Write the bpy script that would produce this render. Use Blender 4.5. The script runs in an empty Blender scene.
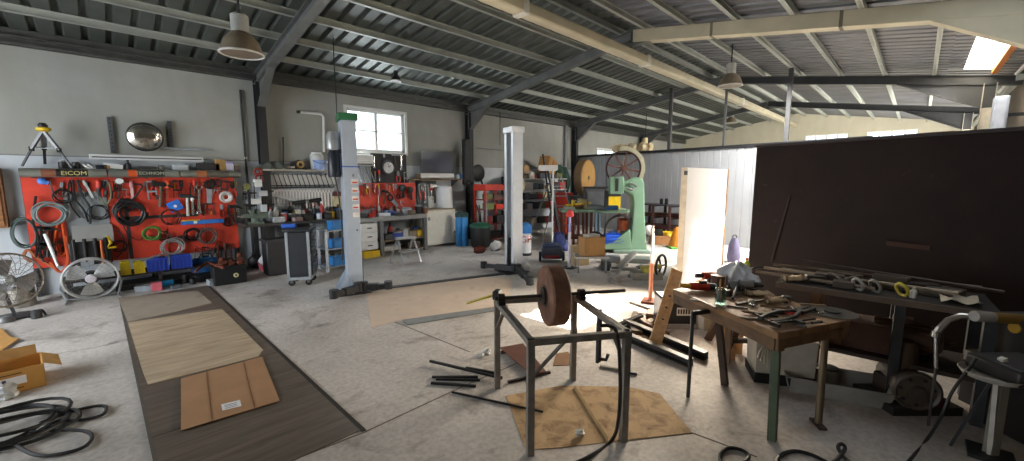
import bpy, bmesh, math, random
from mathutils import Vector as V, Matrix, Euler, Quaternion
random.seed(7)
SC = bpy.context.scene; COL = SC.collection
PI = math.pi
# ------------------------------------------------------------------ camera model (metres, X along the hall, Y to the tool wall)
FOC, CH = 410.0, 1.7
_p = math.atan((230.5-178.5)/FOC); _a = math.atan2((920-512)*math.cos(_p), FOC)
_fw = V((math.cos(_a), math.sin(_a), 0)); CR = V((math.sin(_a), -math.cos(_a), 0))
CF = _fw*math.cos(_p)-V((0, 0, math.sin(_p))); CU = _fw*math.sin(_p)+V((0, 0, math.cos(_p)))
CC = V((0, 0, CH))
def ray(x, y): return CR*(x-512)-CU*(y-230.5)+CF*FOC
def gp(x, y, z=0.0):
    d = ray(x, y); return CC+d*((z-CH)/d.z)
def W(x, y, Y=8.9):
    d = ray(x, y); return CC+d*(Y/d.y)
def XP(x, y, X):
    d = ray(x, y); return CC+d*(X/d.x)
def at(x, y, ref):                       # point seen at a pixel at the same depth as ref
    d = ray(x, y); return CC+d*((V(ref)-CC).dot(CF)/FOC)
def mpp(ref): return (V(ref)-CC).dot(CF)/FOC
def lin(h):
    h = h.lstrip('#'); o = []
    for i in (0, 2, 4):
        c = int(h[i:i+2], 16)/255
        o.append(c/12.92 if c <= .04045 else ((c+.055)/1.055)**2.4)
    return o
# ------------------------------------------------------------------ materials
MC = {}
def mat(hexc, r=.6, m=0.0, var=.18, sc=9.0, bump=0.0, dirt=None, spec=.5):
    key = (hexc, r, m, var, sc, bump, dirt)
    if key in MC: return MC[key]
    M = bpy.data.materials.new('surface_'+hexc.strip('#')); M.use_nodes = True
    nt = M.node_tree; b = nt.nodes['Principled BSDF']
    c = lin(hexc)
    tc = nt.nodes.new('ShaderNodeTexCoord'); n = nt.nodes.new('ShaderNodeTexNoise')
    n.inputs['Scale'].default_value = sc; n.inputs['Detail'].default_value = 5
    nt.links.new(tc.outputs['Object'], n.inputs['Vector'])
    rp = nt.nodes.new('ShaderNodeValToRGB'); e = rp.color_ramp.elements
    e[0].position = .3; e[1].position = .72
    lo = [x*(1-var) for x in c] if not dirt else lin(dirt)
    e[0].color = (*lo, 1); e[1].color = (*[min(1, x*(1+var*.6)) for x in c], 1)
    nt.links.new(n.outputs['Fac'], rp.inputs['Fac']); nt.links.new(rp.outputs['Color'], b.inputs['Base Color'])
    b.inputs['Roughness'].default_value = r; b.inputs['Metallic'].default_value = m
    if bump:
        n2 = nt.nodes.new('ShaderNodeTexNoise'); n2.inputs['Scale'].default_value = sc*4
        nt.links.new(tc.outputs['Object'], n2.inputs['Vector'])
        bp = nt.nodes.new('ShaderNodeBump'); bp.inputs['Strength'].default_value = bump; bp.inputs['Distance'].default_value = .02
        nt.links.new(n2.outputs['Fac'], bp.inputs['Height']); nt.links.new(bp.outputs['Normal'], b.inputs['Normal'])
    MC[key] = M; return M
def ramp(nt, src, stops):
    rp = nt.nodes.new('ShaderNodeValToRGB'); e = rp.color_ramp.elements
    while len(e) < len(stops): e.new(.5)
    for i, (p, c) in enumerate(stops): e[i].position = p; e[i].color = (*c, 1) if len(c) == 3 else c
    nt.links.new(src, rp.inputs['Fac']); return rp.outputs['Color']
def noise(nt, vec, sc, det=5, rough=.55, dist=0):
    n = nt.nodes.new('ShaderNodeTexNoise'); n.inputs['Scale'].default_value = sc; n.inputs['Detail'].default_value = det
    n.inputs['Roughness'].default_value = rough; n.inputs['Distortion'].default_value = dist
    nt.links.new(vec, n.inputs['Vector']); return n.outputs['Fac']
def mixc(nt, f, a, b, mode='MIX'):
    m = nt.nodes.new('ShaderNodeMix'); m.data_type = 'RGBA'; m.blend_type = mode
    for s, v in ((m.inputs[0], f), (m.inputs[6], a), (m.inputs[7], b)):
        if hasattr(v, 'links'): nt.links.new(v, s)
        else: s.default_value = v if isinstance(v, (int, float)) else (*v, 1)
    return m.outputs[2]
def mapped(nt, scale):
    tc = nt.nodes.new('ShaderNodeTexCoord'); mp = nt.nodes.new('ShaderNodeMapping'); mp.inputs['Scale'].default_value = scale
    nt.links.new(tc.outputs['Object'], mp.inputs['Vector']); return mp.outputs['Vector']
def newmat(name):
    M = bpy.data.materials.new(name); M.use_nodes = True; return M, M.node_tree, M.node_tree.nodes['Principled BSDF']
def wood(a, b, stretch=(1, 14, 14), r=.65, name='wood'):
    key = (a, b, stretch, r)
    if key in MC: return MC[key]
    M, nt, bs = newmat(name); v = mapped(nt, stretch)
    f = noise(nt, v, 1.6, 6, .6, .6); nt.links.new(ramp(nt, f, [(.3, lin(a)), (.7, lin(b))]), bs.inputs['Base Color'])
    bs.inputs['Roughness'].default_value = r; MC[key] = M; return M
def floor_mat():
    M, nt, b = newmat('concrete_floor'); b.inputs['Specular IOR Level'].default_value = .3; v = mapped(nt, (1, 1, 1))
    base = ramp(nt, noise(nt, v, .9, 8, .6), [(.3, lin('#b3aea8')), (.5, lin('#c9c3bd')), (.7, lin('#d6d0ca'))])
    st = ramp(nt, noise(nt, v, 1.7, 6, .65, .8), [(.56, (0, 0, 0)), (.72, (1, 1, 1))])
    c = mixc(nt, st, base, lin('#9a928a'))
    st2 = ramp(nt, noise(nt, mapped(nt, (.7, 1.6, 1)), 3.1, 5, .6, .4), [(.6, (0, 0, 0)), (.76, (.8, .8, .8))])
    c = mixc(nt, st2, c, lin('#7d756c'))
    sp = ramp(nt, noise(nt, v, 26, 3), [(.35, (.82, .82, .82)), (.6, (1.02, 1.02, 1.02))])
    c = mixc(nt, 1.0, c, sp, 'MULTIPLY'); nt.links.new(c, b.inputs['Base Color'])
    nt.links.new(ramp(nt, noise(nt, v, 2.2), [(.3, (.6,)*3), (.7, (.85,)*3)]), b.inputs['Roughness'])
    bp = nt.nodes.new('ShaderNodeBump'); bp.inputs['Strength'].default_value = .12; bp.inputs['Distance'].default_value = .01
    nt.links.new(noise(nt, v, 40, 4), bp.inputs['Height']); nt.links.new(bp.outputs['Normal'], b.inputs['Normal'])
    return M
def plaster(a, b):
    M, nt, bs = newmat('plaster'); v = mapped(nt, (1, 1, 1))
    c = ramp(nt, noise(nt, v, .8, 7, .6, .5), [(.3, lin(a)), (.7, lin(b))])
    c = mixc(nt, 1.0, c, ramp(nt, noise(nt, mapped(nt, (1, 1, .25)), 3.5, 5), [(.3, (.93, .93, .92)), (.6, (1, 1, 1))]), 'MULTIPLY')
    nt.links.new(c, bs.inputs['Base Color']); bs.inputs['Roughness'].default_value = .9; return M
def glass(tint='#eef4f4', a=.25):
    M, nt, b = newmat('window_glass')
    tr = nt.nodes.new('ShaderNodeBsdfTransparent'); tr.inputs[0].default_value = (*lin(tint), 1)
    gl = nt.nodes.new('ShaderNodeBsdfGlossy'); gl.inputs['Roughness'].default_value = .05
    mx = nt.nodes.new('ShaderNodeMixShader'); mx.inputs[0].default_value = a
    nt.links.new(tr.outputs[0], mx.inputs[1]); nt.links.new(gl.outputs[0], mx.inputs[2])
    nt.links.new(mx.outputs[0], nt.nodes['Material Output'].inputs['Surface']); return M
def emis(hexc, s):
    M, nt, b = newmat('glow'); b.inputs['Base Color'].default_value = (*lin(hexc), 1)
    b.inputs['Emission Color'].default_value = (*lin(hexc), 1); b.inputs['Emission Strength'].default_value = s; return M
# named palette
STEEL = mat('#6d6d6c', .42, .8, .25); DSTEEL = mat('#2c2a29', .5, .6, .3); CHROME = mat('#c9c9c8', .25, .9, .1)
BLACK = mat('#141415', .5, 0, .3); RUBBER = mat('#101011', .7, 0, .3); GREYP = mat('#8d9296', .5); WHITE = mat('#dcdcd8', .5, 0, .08)
RED = mat('#c22a16', .5, 0, .22); ORANGE = mat('#d8541c', .5); YEL = mat('#d9b515', .45); BLUE = mat('#1b55b5', .45); GREEN = mat('#2c6b45', .5)
RUST = mat('#6f3a26', .8, .2, .4, 14, .3); BROWN = mat('#4a3222', .7); CARD = mat('#a67c4c', .85, 0, .12); CARDIN = mat('#8a6238', .9)
PALECARD = mat('#b89d83', .9, 0, .18, 5); CREAM = mat('#c9bf9f', .55, 0, .08); IRONP = mat('#3b3d3f', .5, .5, .2)
ALU = mat('#9d9f9a', .35, .75, .12); DARKWOOD = wood('#4a3a2b', '#6e5a44'); PINE = wood('#8a6540', '#b98f5e'); SKYB = mat('#2f7fc4', .45)
# ------------------------------------------------------------------ mesh builder
MATW = {}
class MB:
    def __init__(s): s.v = []; s.f = []
    def add(s, vs, fs):
        k = len(s.v); s.v += [V(p) for p in vs]; s.f += [tuple(i+k for i in f) for f in fs]; return s
    def box(s, lo, hi, M=None):
        x0, y0, z0 = lo; x1, y1, z1 = hi
        vs = [V(p) for p in ((x0,y0,z0),(x1,y0,z0),(x1,y1,z0),(x0,y1,z0),(x0,y0,z1),(x1,y0,z1),(x1,y1,z1),(x0,y1,z1))]
        if M: vs = [M@p for p in vs]
        return s.add(vs, [(0,3,2,1),(4,5,6,7),(0,1,5,4),(1,2,6,5),(2,3,7,6),(3,0,4,7)])
    def ob(s, c, size, rot=(0, 0, 0)):
        M = Matrix.Translation(V(c))@Euler(rot).to_matrix().to_4x4(); h = V(size)/2
        return s.box(-h, h, M)
    def bar(s, p0, p1, w, t=None, up=(0, 0, 1)):     # rectangular bar between points
        p0, p1 = V(p0), V(p1); d = (p1-p0); L = d.length; d.normalize(); t = t or w
        u = V(up)
        if abs(d.dot(u)) > .98: u = V((0, 1, 0))
        a = d.cross(u).normalized(); b = a.cross(d)
        vs = []
        for p in (p0, p1):
            for i, j in ((-1,-1),(1,-1),(1,1),(-1,1)): vs.append(p+a*(w/2*i)+b*(t/2*j))
        return s.add(vs, [(0,3,2,1),(4,5,6,7),(0,1,5,4),(1,2,6,5),(2,3,7,6),(3,0,4,7)])
    def cyl(s, p0, p1, r, r2=None, n=14, cap=True):
        p0, p1 = V(p0), V(p1); r2 = r if r2 is None else r2
        d = (p1-p0).normalized(); q = V((0, 0, 1)).rotation_difference(d)
        vs = []
        for p, rr in ((p0, r), (p1, r2)):
            for i in range(n):
                a = 2*PI*i/n; vs.append(p+q@V((rr*math.cos(a), rr*math.sin(a), 0)))
        fs = [(i, (i+1) % n, n+(i+1) % n, n+i) for i in range(n)]
        if cap: fs += [tuple(range(n-1, -1, -1)), tuple(range(n, 2*n))]
        return s.add(vs, fs)
    def tube(s, pts, r, n=7, closed=False, taper=None):
        pts = [V(p) for p in pts]; m = len(pts); vs = []; fs = []
        prev = None
        for i, p in enumerate(pts):
            a = pts[i-1] if (i or closed) else p; b = pts[(i+1) % m] if (i < m-1 or closed) else p
            d = (b-a)
            d = d.normalized() if d.length > 1e-9 else V((0, 0, 1))
            if prev is None:
                u = V((0, 0, 1)) if abs(d.z) < .9 else V((1, 0, 0))
                prev = (u-d*u.dot(d)).normalized()
            else:
                prev = prev-d*prev.dot(d)
                prev = prev.normalized() if prev.length > 1e-6 else d.orthogonal().normalized()
            c = d.cross(prev); rr = r if taper is None else r*taper[i]
            for k in range(n):
                t = 2*PI*k/n; vs.append(p+prev*(rr*math.cos(t))+c*(rr*math.sin(t)))
        for i in range(m if closed else m-1):
            for k in range(n):
                j = (i+1) % m
                fs.append((i*n+k, i*n+(k+1) % n, j*n+(k+1) % n, j*n+k))
        if not closed: fs += [tuple(range(n-1, -1, -1)), tuple(range((m-1)*n, m*n))]
        return s.add(vs, fs)
    def lathe(s, c, prof, n=18, d=(0, 0, 1)):
        q = V((0, 0, 1)).rotation_difference(V(d).normalized()); c = V(c); vs = []; fs = []; m = len(prof)
        for r, z in prof:
            for i in range(n):
                a = 2*PI*i/n; vs.append(c+q@V((max(r, 1e-4)*math.cos(a), max(r, 1e-4)*math.sin(a), z)))
        for j in range(m-1):
            for i in range(n): fs.append((j*n+i, j*n+(i+1) % n, (j+1)*n+(i+1) % n, (j+1)*n+i))
        fs += [tuple(range(n-1, -1, -1)), tuple(range((m-1)*n, m*n))]
        return s.add(vs, fs)
    def torus(s, c, R, r, d=(0, 0, 1), n=28, k=7, sx=1, sy=1):
        q = V((0, 0, 1)).rotation_difference(V(d).normalized())
        return s.tube([V(c)+q@V((R*sx*math.cos(2*PI*i/n), R*sy*math.sin(2*PI*i/n), 0)) for i in range(n)], r, k, True)
    def ell(s, c, rad, n=14, m=8, rot=(0, 0, 0), jit=0):
        M = Euler(rot).to_matrix(); rad = V(rad) if not isinstance(rad, (int, float)) else V((rad,)*3)
        vs = []; fs = []
        for j in range(m+1):
            t = PI*j/m
            for i in range(n):
                a = 2*PI*i/n; k = 1+random.uniform(-jit, jit) if 0 < j < m else 1
                vs.append(V(c)+M@V((rad.x*math.sin(t)*math.cos(a)*k, rad.y*math.sin(t)*math.sin(a)*k, rad.z*math.cos(t)*k)))
        for j in range(m):
            for i in range(n): fs.append((j*n+i, (j+1)*n+i, (j+1)*n+(i+1) % n, j*n+(i+1) % n))
        return s.add(vs, fs)
    def prism(s, poly, off):                           # polygon of 3-D points extruded by a vector
        n = len(poly); off = V(off); vs = [V(p) for p in poly]+[V(p)+off for p in poly]
        return s.add(vs, [tuple(range(n-1, -1, -1)), tuple(range(n, 2*n))]+[(i, (i+1) % n, n+(i+1) % n, n+i) for i in range(n)])
    def grid(s, fn, nu, nv, th=0):                     # fn(u,v) -> point ; optional thickness along -z
        k = (nu+1); P = [V(fn(i/nu, j/nv)) for j in range(nv+1) for i in range(nu+1)]
        F = [(j*k+i, j*k+i+1, (j+1)*k+i+1, (j+1)*k+i) for j in range(nv) for i in range(nu)]
        if th:
            N = len(P); P2 = [p-V((0, 0, th)) for p in P]
            rim = [i for i in range(k)]+[j*k+nu for j in range(1, nv+1)]+[nv*k+i for i in range(nu-1, -1, -1)]+[j*k for j in range(nv-1, 0, -1)]
            F = F+[tuple(x+N for x in reversed(f)) for f in F]+[(rim[(i+1) % len(rim)], rim[i], rim[i]+N, rim[(i+1) % len(rim)]+N) for i in range(len(rim))]
            P = P+P2
        return s.add(P, F)
    def build(s, name, m, parent=None, bev=0.0, smooth=True):
        me = bpy.data.meshes.new(name); o = bpy.data.objects.new(name, me); COL.objects.link(o)
        if parent is not None:
            MW = MATW[parent.name]; inv = MW.inverted(); vs = [inv@p for p in s.v]; o.parent = parent; MATW[o.name] = MW
        else:
            lo = V([min(p[i] for p in s.v) for i in range(3)]); hi = V([max(p[i] for p in s.v) for i in range(3)])
            c = V(((lo.x+hi.x)/2, (lo.y+hi.y)/2, lo.z)); vs = [p-c for p in s.v]; o.location = c; MATW[o.name] = Matrix.Translation(c)
        me.from_pydata(vs, [], s.f); me.validate()
        bm = bmesh.new(); bm.from_mesh(me); bmesh.ops.recalc_face_normals(bm, faces=bm.faces); bm.to_mesh(me); bm.free()
        me.materials.append(m)
        if smooth:
            me.shade_smooth(); me.set_sharp_from_angle(angle=.6)
        if bev:
            b = o.modifiers.new('bevel', 'BEVEL'); b.width = bev; b.segments = 2; b.limit_method = 'ANGLE'; b.angle_limit = .8
        return o
def T(name, label, cat, loc=(0, 0, 0), rz=0.0, group=None):
    o = bpy.data.objects.new(name, None); COL.objects.link(o); o.empty_display_size = .05
    o.location = V(loc); o.rotation_euler = (0, 0, rz); o['label'] = label; o['category'] = cat
    if group: o['group'] = group
    MATW[o.name] = Matrix.Translation(V(loc))@Matrix.Rotation(rz, 4, 'Z'); return o
def tag(o, label, cat, group=None):
    o['label'] = label; o['category'] = cat
    if group: o['group'] = group
    return o
def ST(name, mb, m, **k):
    o = mb.build(name, m, **k); o['kind'] = 'structure'; return o
def place(o, loc, rot=(0, 0, 0), scale=None):
    o.location = V(loc); o.rotation_euler = rot
    if scale: o.scale = (scale,)*3 if isinstance(scale, (int, float)) else scale
    return o
def dup(root, loc, rot, label, group=None, scale=None):
    r = root.copy(); COL.objects.link(r); place(r, loc, rot, scale); r['label'] = label
    if group: r['group'] = group
    for ch in list(root.children):
        c = ch.copy(); COL.objects.link(c); c.parent = r
        for g in ch.children:
            d = g.copy(); COL.objects.link(d); d.parent = c
    return r
ORD = ['first','second','third','fourth','fifth','sixth','seventh','eighth','ninth','tenth','eleventh','twelfth','thirteenth','fourteenth','fifteenth','sixteenth','seventeenth','eighteenth','nineteenth','twentieth']
def text(s, size, m, parent, M, name='lettering', ext=.001):
    cu = bpy.data.curves.new(name, 'FONT'); cu.body = s; cu.size = size; cu.extrude = ext; cu.align_x = 'CENTER'; cu.align_y = 'CENTER'
    tmp = bpy.data.objects.new(name, cu); COL.objects.link(tmp)
    dg = bpy.context.evaluated_depsgraph_get(); me = bpy.data.meshes.new_from_object(tmp.evaluated_get(dg)); bpy.data.objects.remove(tmp)
    b = MB(); b.v = [M@v.co for v in me.vertices]; b.f = [tuple(p.vertices) for p in me.polygons]; bpy.data.meshes.remove(me)
    return b.build(name, m, parent, smooth=False)
# ================================================================== THE SHELL
def zr(Y): return 3.60+.17*(9-Y) if Y >= 4.1 else 4.433-.16*(4.1-Y)
XB = [2.3, 7.32, 12.2, 17.15]; XE = 22.0; XF = -4.0; YR = -1.2; YL = 9.02
ST('floor', MB().box((XF-.2, YR-.2, -.12), (XE+.2, YL+.2, 0)), floor_mat())
PL1 = plaster('#989990', '#a5a7a2'); PL2 = plaster('#c9c2ab', '#d6d0bb')
# left wall with two window holes
b = MB(); w1 = (4.0, 5.42, 2.32, 3.24); w2 = (13.85, 15.3, 2.34, 2.84); ya, yb = YL, YL+.18
b.box((XF, ya, 0), (w1[0], yb, 3.78)); b.box((w1[0], ya, 0), (w1[1], yb, w1[2])); b.box((w1[0], ya, w1[3]), (w1[1], yb, 3.78))
b.box((w1[1], ya, 0), (w2[0], yb, 3.78)); b.box((w2[0], ya, 0), (w2[1], yb, w2[2])); b.box((w2[0], ya, w2[3]), (w2[1], yb, 3.78))
b.box((w2[1], ya, 0), (XE, yb, 3.78)); ST('wall_left', b, PL1, smooth=False)
ST('wall_left', MB().box((XF, YL-.014, 0), (12.3, YL, 2.02)), plaster('#b4bbc0', '#c6ccd1'), smooth=False)
ST('trim_1', MB().box((XF, YL-.016, 2.02), (XE-.2, YL, 2.035)), mat('#7f7f7c', .8))
# far gable with two strips of panes
b = MB(); fw_ = [(2.25, 3.73), (.2, 1.67)]; z0, z1 = 3.24, 3.56
b.box((XE, YR-.1, 0), (XE+.18, YL+.1, z0)); b.box((XE, YR-.1, z0), (XE+.18, .2, z1)); b.box((XE, 1.67, z0), (XE+.18, 2.25, z1)); b.box((XE, 3.73, z0), (XE+.18, YL+.1, z1))
b.prism([(XE, YR-.1, z1), (XE, YL+.1, z1), (XE, YL+.1, 3.9), (XE, 4.1, 4.75), (XE, YR-.1, 3.9)], (.18, 0, 0)); ST('wall_far', b, PL2, smooth=False)
GL = glass()
WF = mat('#e4e4e0', .5, 0, .05)
def window_y(name, x0, x1, z0, z1, nx, nz, back=.06):
    y = YL+back; f = MB()
    for (a, c, d, e) in ((x0, x1, z0, z0+.05), (x0, x1, z1-.05, z1), (x0, x0+.05, z0, z1), (x1-.05, x1, z0, z1)): f.box((a, y, d), (c, y+.06, e))
    for i in range(1, nx): xm = x0+(x1-x0)*i/nx; f.box((xm-.03, y-.005, z0+.04), (xm+.03, y+.055, z1-.04))
    for i in range(1, nz): zm = z0+(z1-z0)*i/nz; f.box((x0+.04, y, zm-.012), (x1-.04, y+.05, zm+.012))
    o = ST(name, f, WF, smooth=False); g = MB().box((x0+.04, y+.025, z0+.04), (x1-.04, y+.031, z1-.04)).build('pane', GL, o, smooth=False)
    fr = MB()
    for (a, c, d, e) in ((x0-.06, x1+.06, z0-.06, z0), (x0-.06, x1+.06, z1, z1+.05), (x0-.06, x0, z0, z1), (x1, x1+.06, z0, z1)): fr.box((a, YL-.025, d), (c, YL+.01, e))
    fr.build('casing', WF, o, smooth=False)
window_y('window_1', *w1[:2], *w1[2:], 2, 2); window_y('window_2', *w2[:2], *w2[2:], 2, 1)
for k, (a, c) in enumerate(fw_):
    f = MB()
    for (y0, y1, d, e) in ((a, c, z0, z0+.04), (a, c, z1-.04, z1)): f.box((XE+.05, y0, d), (XE+.1, y1, e))
    for i in range(5): ym = a+(c-a)*i/4; f.box((XE+.045, ym-.03, z0), (XE+.105, ym+.03, z1))
    o = ST('window_%d' % (k+3), f, WF, smooth=False); MB().box((XE+.07, a, z0), (XE+.076, c, z1)).build('pane', GL, o, smooth=False)
# right wall (dark, behind the benches) and the front wall behind the camera with an opening added to let light in
ST('wall_right', MB().box((XF, YR-.15, 0), (XE, YR, 3.72)), plaster('#5d544b', '#6f665b'), smooth=False)
b = MB(); b.box((XF-.18, YR-.1, 0), (XF, 3.2, 3.4)); b.box((XF-.18, 7.6, 0), (XF, YL+.1, 3.4)); b.box((XF-.18, 3.2, 3.0), (XF, 7.6, 3.4))
b.prism([(XF-.18, YR-.1, 3.4), (XF-.18, YL+.1, 3.4), (XF-.18, YL+.1, 3.9), (XF-.18, 4.1, 4.75), (XF-.18, YR-.1, 3.9)], (.18, 0, 0)); ST('wall_front', b, PL1, smooth=False)
# corrugated roof deck: ribs run down the slope
def deck(x0, x1, y0, y1, up=.1):
    b = MB(); x = x0; prof = []
    while x < x1-.001:
        for dx, h in ((0, 0), (.155, 0), (.175, .05), (.225, .05)):
            if x+dx < x1: prof.append((x+dx, h))
        x += .25
    prof.append((x1, 0)); n = len(prof); vs = []; fs = []
    for Y in (y0, y1): vs += [(px, Y, zr(Y)+up+h) for px, h in prof]
    fs = [(i, i+1, n+i+1, n+i) for i in range(n-1)]; return b.add(vs, fs)
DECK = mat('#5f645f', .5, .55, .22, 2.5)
DECKR = mat('#74757a', .42, .6, .2, 2.5)  # same deck, colour lightened for the reflection on the right slope
SKX0, SKX1, SKXM = 5.05, 12.1, 8.95
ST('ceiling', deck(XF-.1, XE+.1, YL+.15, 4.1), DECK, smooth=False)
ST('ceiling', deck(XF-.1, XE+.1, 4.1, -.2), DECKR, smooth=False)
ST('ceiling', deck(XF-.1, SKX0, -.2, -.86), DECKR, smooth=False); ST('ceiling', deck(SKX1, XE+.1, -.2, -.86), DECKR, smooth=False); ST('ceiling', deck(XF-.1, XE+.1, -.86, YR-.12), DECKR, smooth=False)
ST('ceiling', MB().box((XF, 4.0, zr(4.1)+.1), (XE, 4.2, zr(4.1)+.17)), DECK, smooth=False)
# translucent roof sheet lit by the sky, the open part beside it lets the sun in
def translucent():
    M, nt, bb = newmat('translucent_sheet'); t = nt.nodes.new('ShaderNodeBsdfTranslucent'); t.inputs[0].default_value = (.85, .82, .72, 1)
    d = nt.nodes.new('ShaderNodeBsdfDiffuse'); d.inputs[0].default_value = (.7, .68, .6, 1); m = nt.nodes.new('ShaderNodeMixShader'); m.inputs[0].default_value = .3
    nt.links.new(t.outputs[0], m.inputs[1]); nt.links.new(d.outputs[0], m.inputs[2]); nt.links.new(m.outputs[0], nt.nodes['Material Output'].inputs['Surface']); return M
o = ST('window_5', deck(SKXM, SKX1, -.42, -.86, .1), translucent(), smooth=False)
ST('ceiling', deck(6.65, 7.4, -.2, -.86), DECKR, smooth=False)
ST('ceiling', deck(SKXM, SKX1, -.2, -.42), DECKR, smooth=False)
PUR = mat('#a9aea6', .5, .25, .12, 3); PURR = mat('#b4b8b0', .5, .2, .12, 3)
def purlin(Y, m, x0=XF, x1=XE):
    z = zr(Y); b = MB(); b.box((x0, Y-.03, z), (x1, Y+.03, z+.012)); b.box((x0, Y-.004, z), (x1, Y+.004, z+.1)); b.box((x0, Y-.03, z+.088), (x1, Y+.03, z+.1)); return ST('roof_purlin', b, m, smooth=False)
for i in range(6): purlin(8.18-.78*i, PUR)
ST('eave_beam', MB().box((SKXM, -.86, zr(-.8)+.0), (SKX1, -.78, zr(-.8)+.1)), mat('#b9702c', .6), smooth=False)
for y in (3.78, 3.02, 2.26, 1.5, .74, -.02): purlin(y, PURR)
ST('eave_beam', MB().box((XF, 8.86, 3.5), (XE, 9.0, 3.53)).box((XF, 8.92, 3.5), (XE, 8.94, 3.72)).box((XF, 8.86, 3.6), (XE, 9.0, 3.62)), mat('#5a5b58', .5, .4), smooth=False)
ST('eave_beam', MB().box((SKX1, YR, 3.5), (XE, YR+.1, 3.6)).box((XF, YR, 3.5), (SKX0, YR+.1, 3.6)), PURR, smooth=False)
# portal frames: I-section columns, haunches and rafters
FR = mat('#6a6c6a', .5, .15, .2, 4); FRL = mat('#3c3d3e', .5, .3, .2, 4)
def isec(p0, p1, d, w, up):
    b = MB(); p0, p1, up = V(p0), V(p1), V(up)
    b.bar(p0+up*(d/2-.006), p1+up*(d/2-.006), w, .012, up); b.bar(p0-up*(d/2-.006), p1-up*(d/2-.006), w, .012, up); b.bar(p0, p1, .01, d, up); return b
for k, X in enumerate(XB):
    u = V((0, .17, 1)).normalized(); D = .18
    ST('roof_rafter', isec((X, 9, zr(9)-D/2), (X, 4.1, zr(4.1)-D/2), D, .13, u), FR, smooth=False)
    ur = V((0, -.16, 1)).normalized()
    ST('roof_rafter', isec((X, 4.1, zr(4.1)-D/2), (X, YR, zr(YR)-D/2), D, .13, ur), FRL, smooth=False)
    b = MB(); b.prism([(X-.006, 8.9, zr(8.9)-.17), (X-.006, 8.05, zr(8.05)-.17), (X-.006, 8.78, 3.02), (X-.006, 8.9, 3.02)], (.012, 0, 0))
    b.bar((X, 8.78, 3.02), (X, 8.05, zr(8.05)-.17), .13, .012, (1, 0, 0)) if False else b.prism([(X-.065, 8.77, 3.02), (X-.065, 8.04, zr(8.05)-.18), (X-.065, 8.05, zr(8.05)-.165), (X-.065, 8.79, 3.02)], (.13, 0, 0))
    b.prism([(X-.065, 4.7, zr(4.7)-.18), (X-.065, 3.5, zr(3.5)-.18), (X-.065, 4.1, zr(4.1)-.22)], (.13, 0, 0))
    ST('rafter_haunch', b, FR, smooth=False)
    ST('wall_column', isec((X, 8.87, 0), (X, 8.87, 3.5), .18, .14, (0, 1, 0)), mat('#2f3032', .5, .3), smooth=False)
    if k > 1:
        b = MB(); yc = -.8; b.prism([(X-.006, yc-.09, zr(yc)-.17), (X-.006, .55, zr(.55)-.17), (X-.006, yc+.09, 3.05), (X-.006, yc-.09, 3.05)], (.012, 0, 0))
        b.prism([(X-.065, yc+.09, 3.05), (X-.065, .55, zr(.55)-.18), (X-.065, .55, zr(.55)-.165), (X-.065, yc+.09, 3.07)], (.13, 0, 0))
        ST('rafter_haunch', b, FRL, smooth=False)
        ST('wall_column', isec((X, yc, 0), (X, yc, 3.5), .18, .14, (0, 1, 0)), mat('#b3ada0', .5, .2), smooth=False)
# the second rafter's right half is boxed in cream boards, in three lengths with joints
X = XB[1]; CB = mat('#bdb59c', .6, 0, .12, 3)
for y0, y1 in ((4.0, 2.62), (2.6, .95), (.93, YR+.02)):
    q = lambda Y, h: (X-.1, Y, zr(Y)-h)
    ST('rafter_casing', MB().prism([q(y0, .21), q(y1, .21), q(y1, .0), q(y0, .0)], (.2, 0, 0)), CB, bev=.008, smooth=False)
ST('rafter_casing', MB().prism([(X-.09, .08, zr(.08)-.21), (X-.09, YR+.02, zr(YR)-.21), (X-.09, YR+.02, 2.85)], (.18, 0, 0)), CB, smooth=False)
for y in (2.61, .94):
    ST('trim_2', MB().prism([(X-.105, y-.02, zr(y)-.215), (X-.105, y+.02, zr(y)-.215), (X-.105, y+.02, zr(y)+.0), (X-.105, y-.02, zr(y)+.0)], (.21, 0, 0)), mat('#6f6a58', .6), smooth=False)
# pale steel box beam under the ridge
d = T('ridge_duct', 'long cream square duct running the length of the hall under the roof ridge', 'duct', (9, 4.1, 3.9))
for x0, x1 in ((XF, 4.3), (4.36, 7.9), (7.94, 14), (14.04, XE-.1)):
    MB().box((x0, 4.0, 3.93), (x1, 4.2, 4.1)).build('duct_length', CB, d, bev=.03)
for x in (4.33, 7.92, 14.02): MB().box((x-.06, 3.985, 3.915), (x+.06, 4.215, 4.115)).build('coupling', mat('#d8d6cc', .5), d, bev=.02)
for x in XB: MB().box((x-.02, 4.08, 4.09), (x+.02, 4.12, 4.24)).build('hanger', IRONP, d)
# grey sandwich-panel partition with a dark top rail
PA, PB = V((12.45, 8.98, 0)), V((11.05, 2.3, 0)); pd = (PB-PA).normalized(); pn = V((pd.y, -pd.x, 0)); HP = 2.46
if pn.x > 0: pn = -pn                                                       # towards the camera
def PP(x, y):
    d_ = ray(x, y); return CC+d_*((PA-CC).dot(pn)/d_.dot(pn))
L = (PB-PA).length; b = MB(); n = int(L/.2); prof = []
for i in range(n+1):
    t = L*i/n
    for dt, off in ((-.012, 0), (-.006, -.012), (.006, -.012), (.012, 0)):
        if 0 <= t+dt <= L: prof.append(PA+pd*(t+dt)+pn*off)
m = len(prof); b.add([p for p in prof]+[p+V((0, 0, HP)) for p in prof], [(i, i+1, m+i+1, m+i) for i in range(m-1)])
b.bar(PA-pn*.05+V((0, 0, HP/2)), PB-pn*.05+V((0, 0, HP/2)), HP, .05, (0, 0, 1)) if False else b.prism([PA-pn*.04, PB-pn*.04, PB-pn*.04+V((0, 0, HP)), PA-pn*.04+V((0, 0, HP))], -pn*.03)
ST('wall_partition', b, mat('#9b9ea1', .5, .1, .06, 2), smooth=False)
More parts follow.
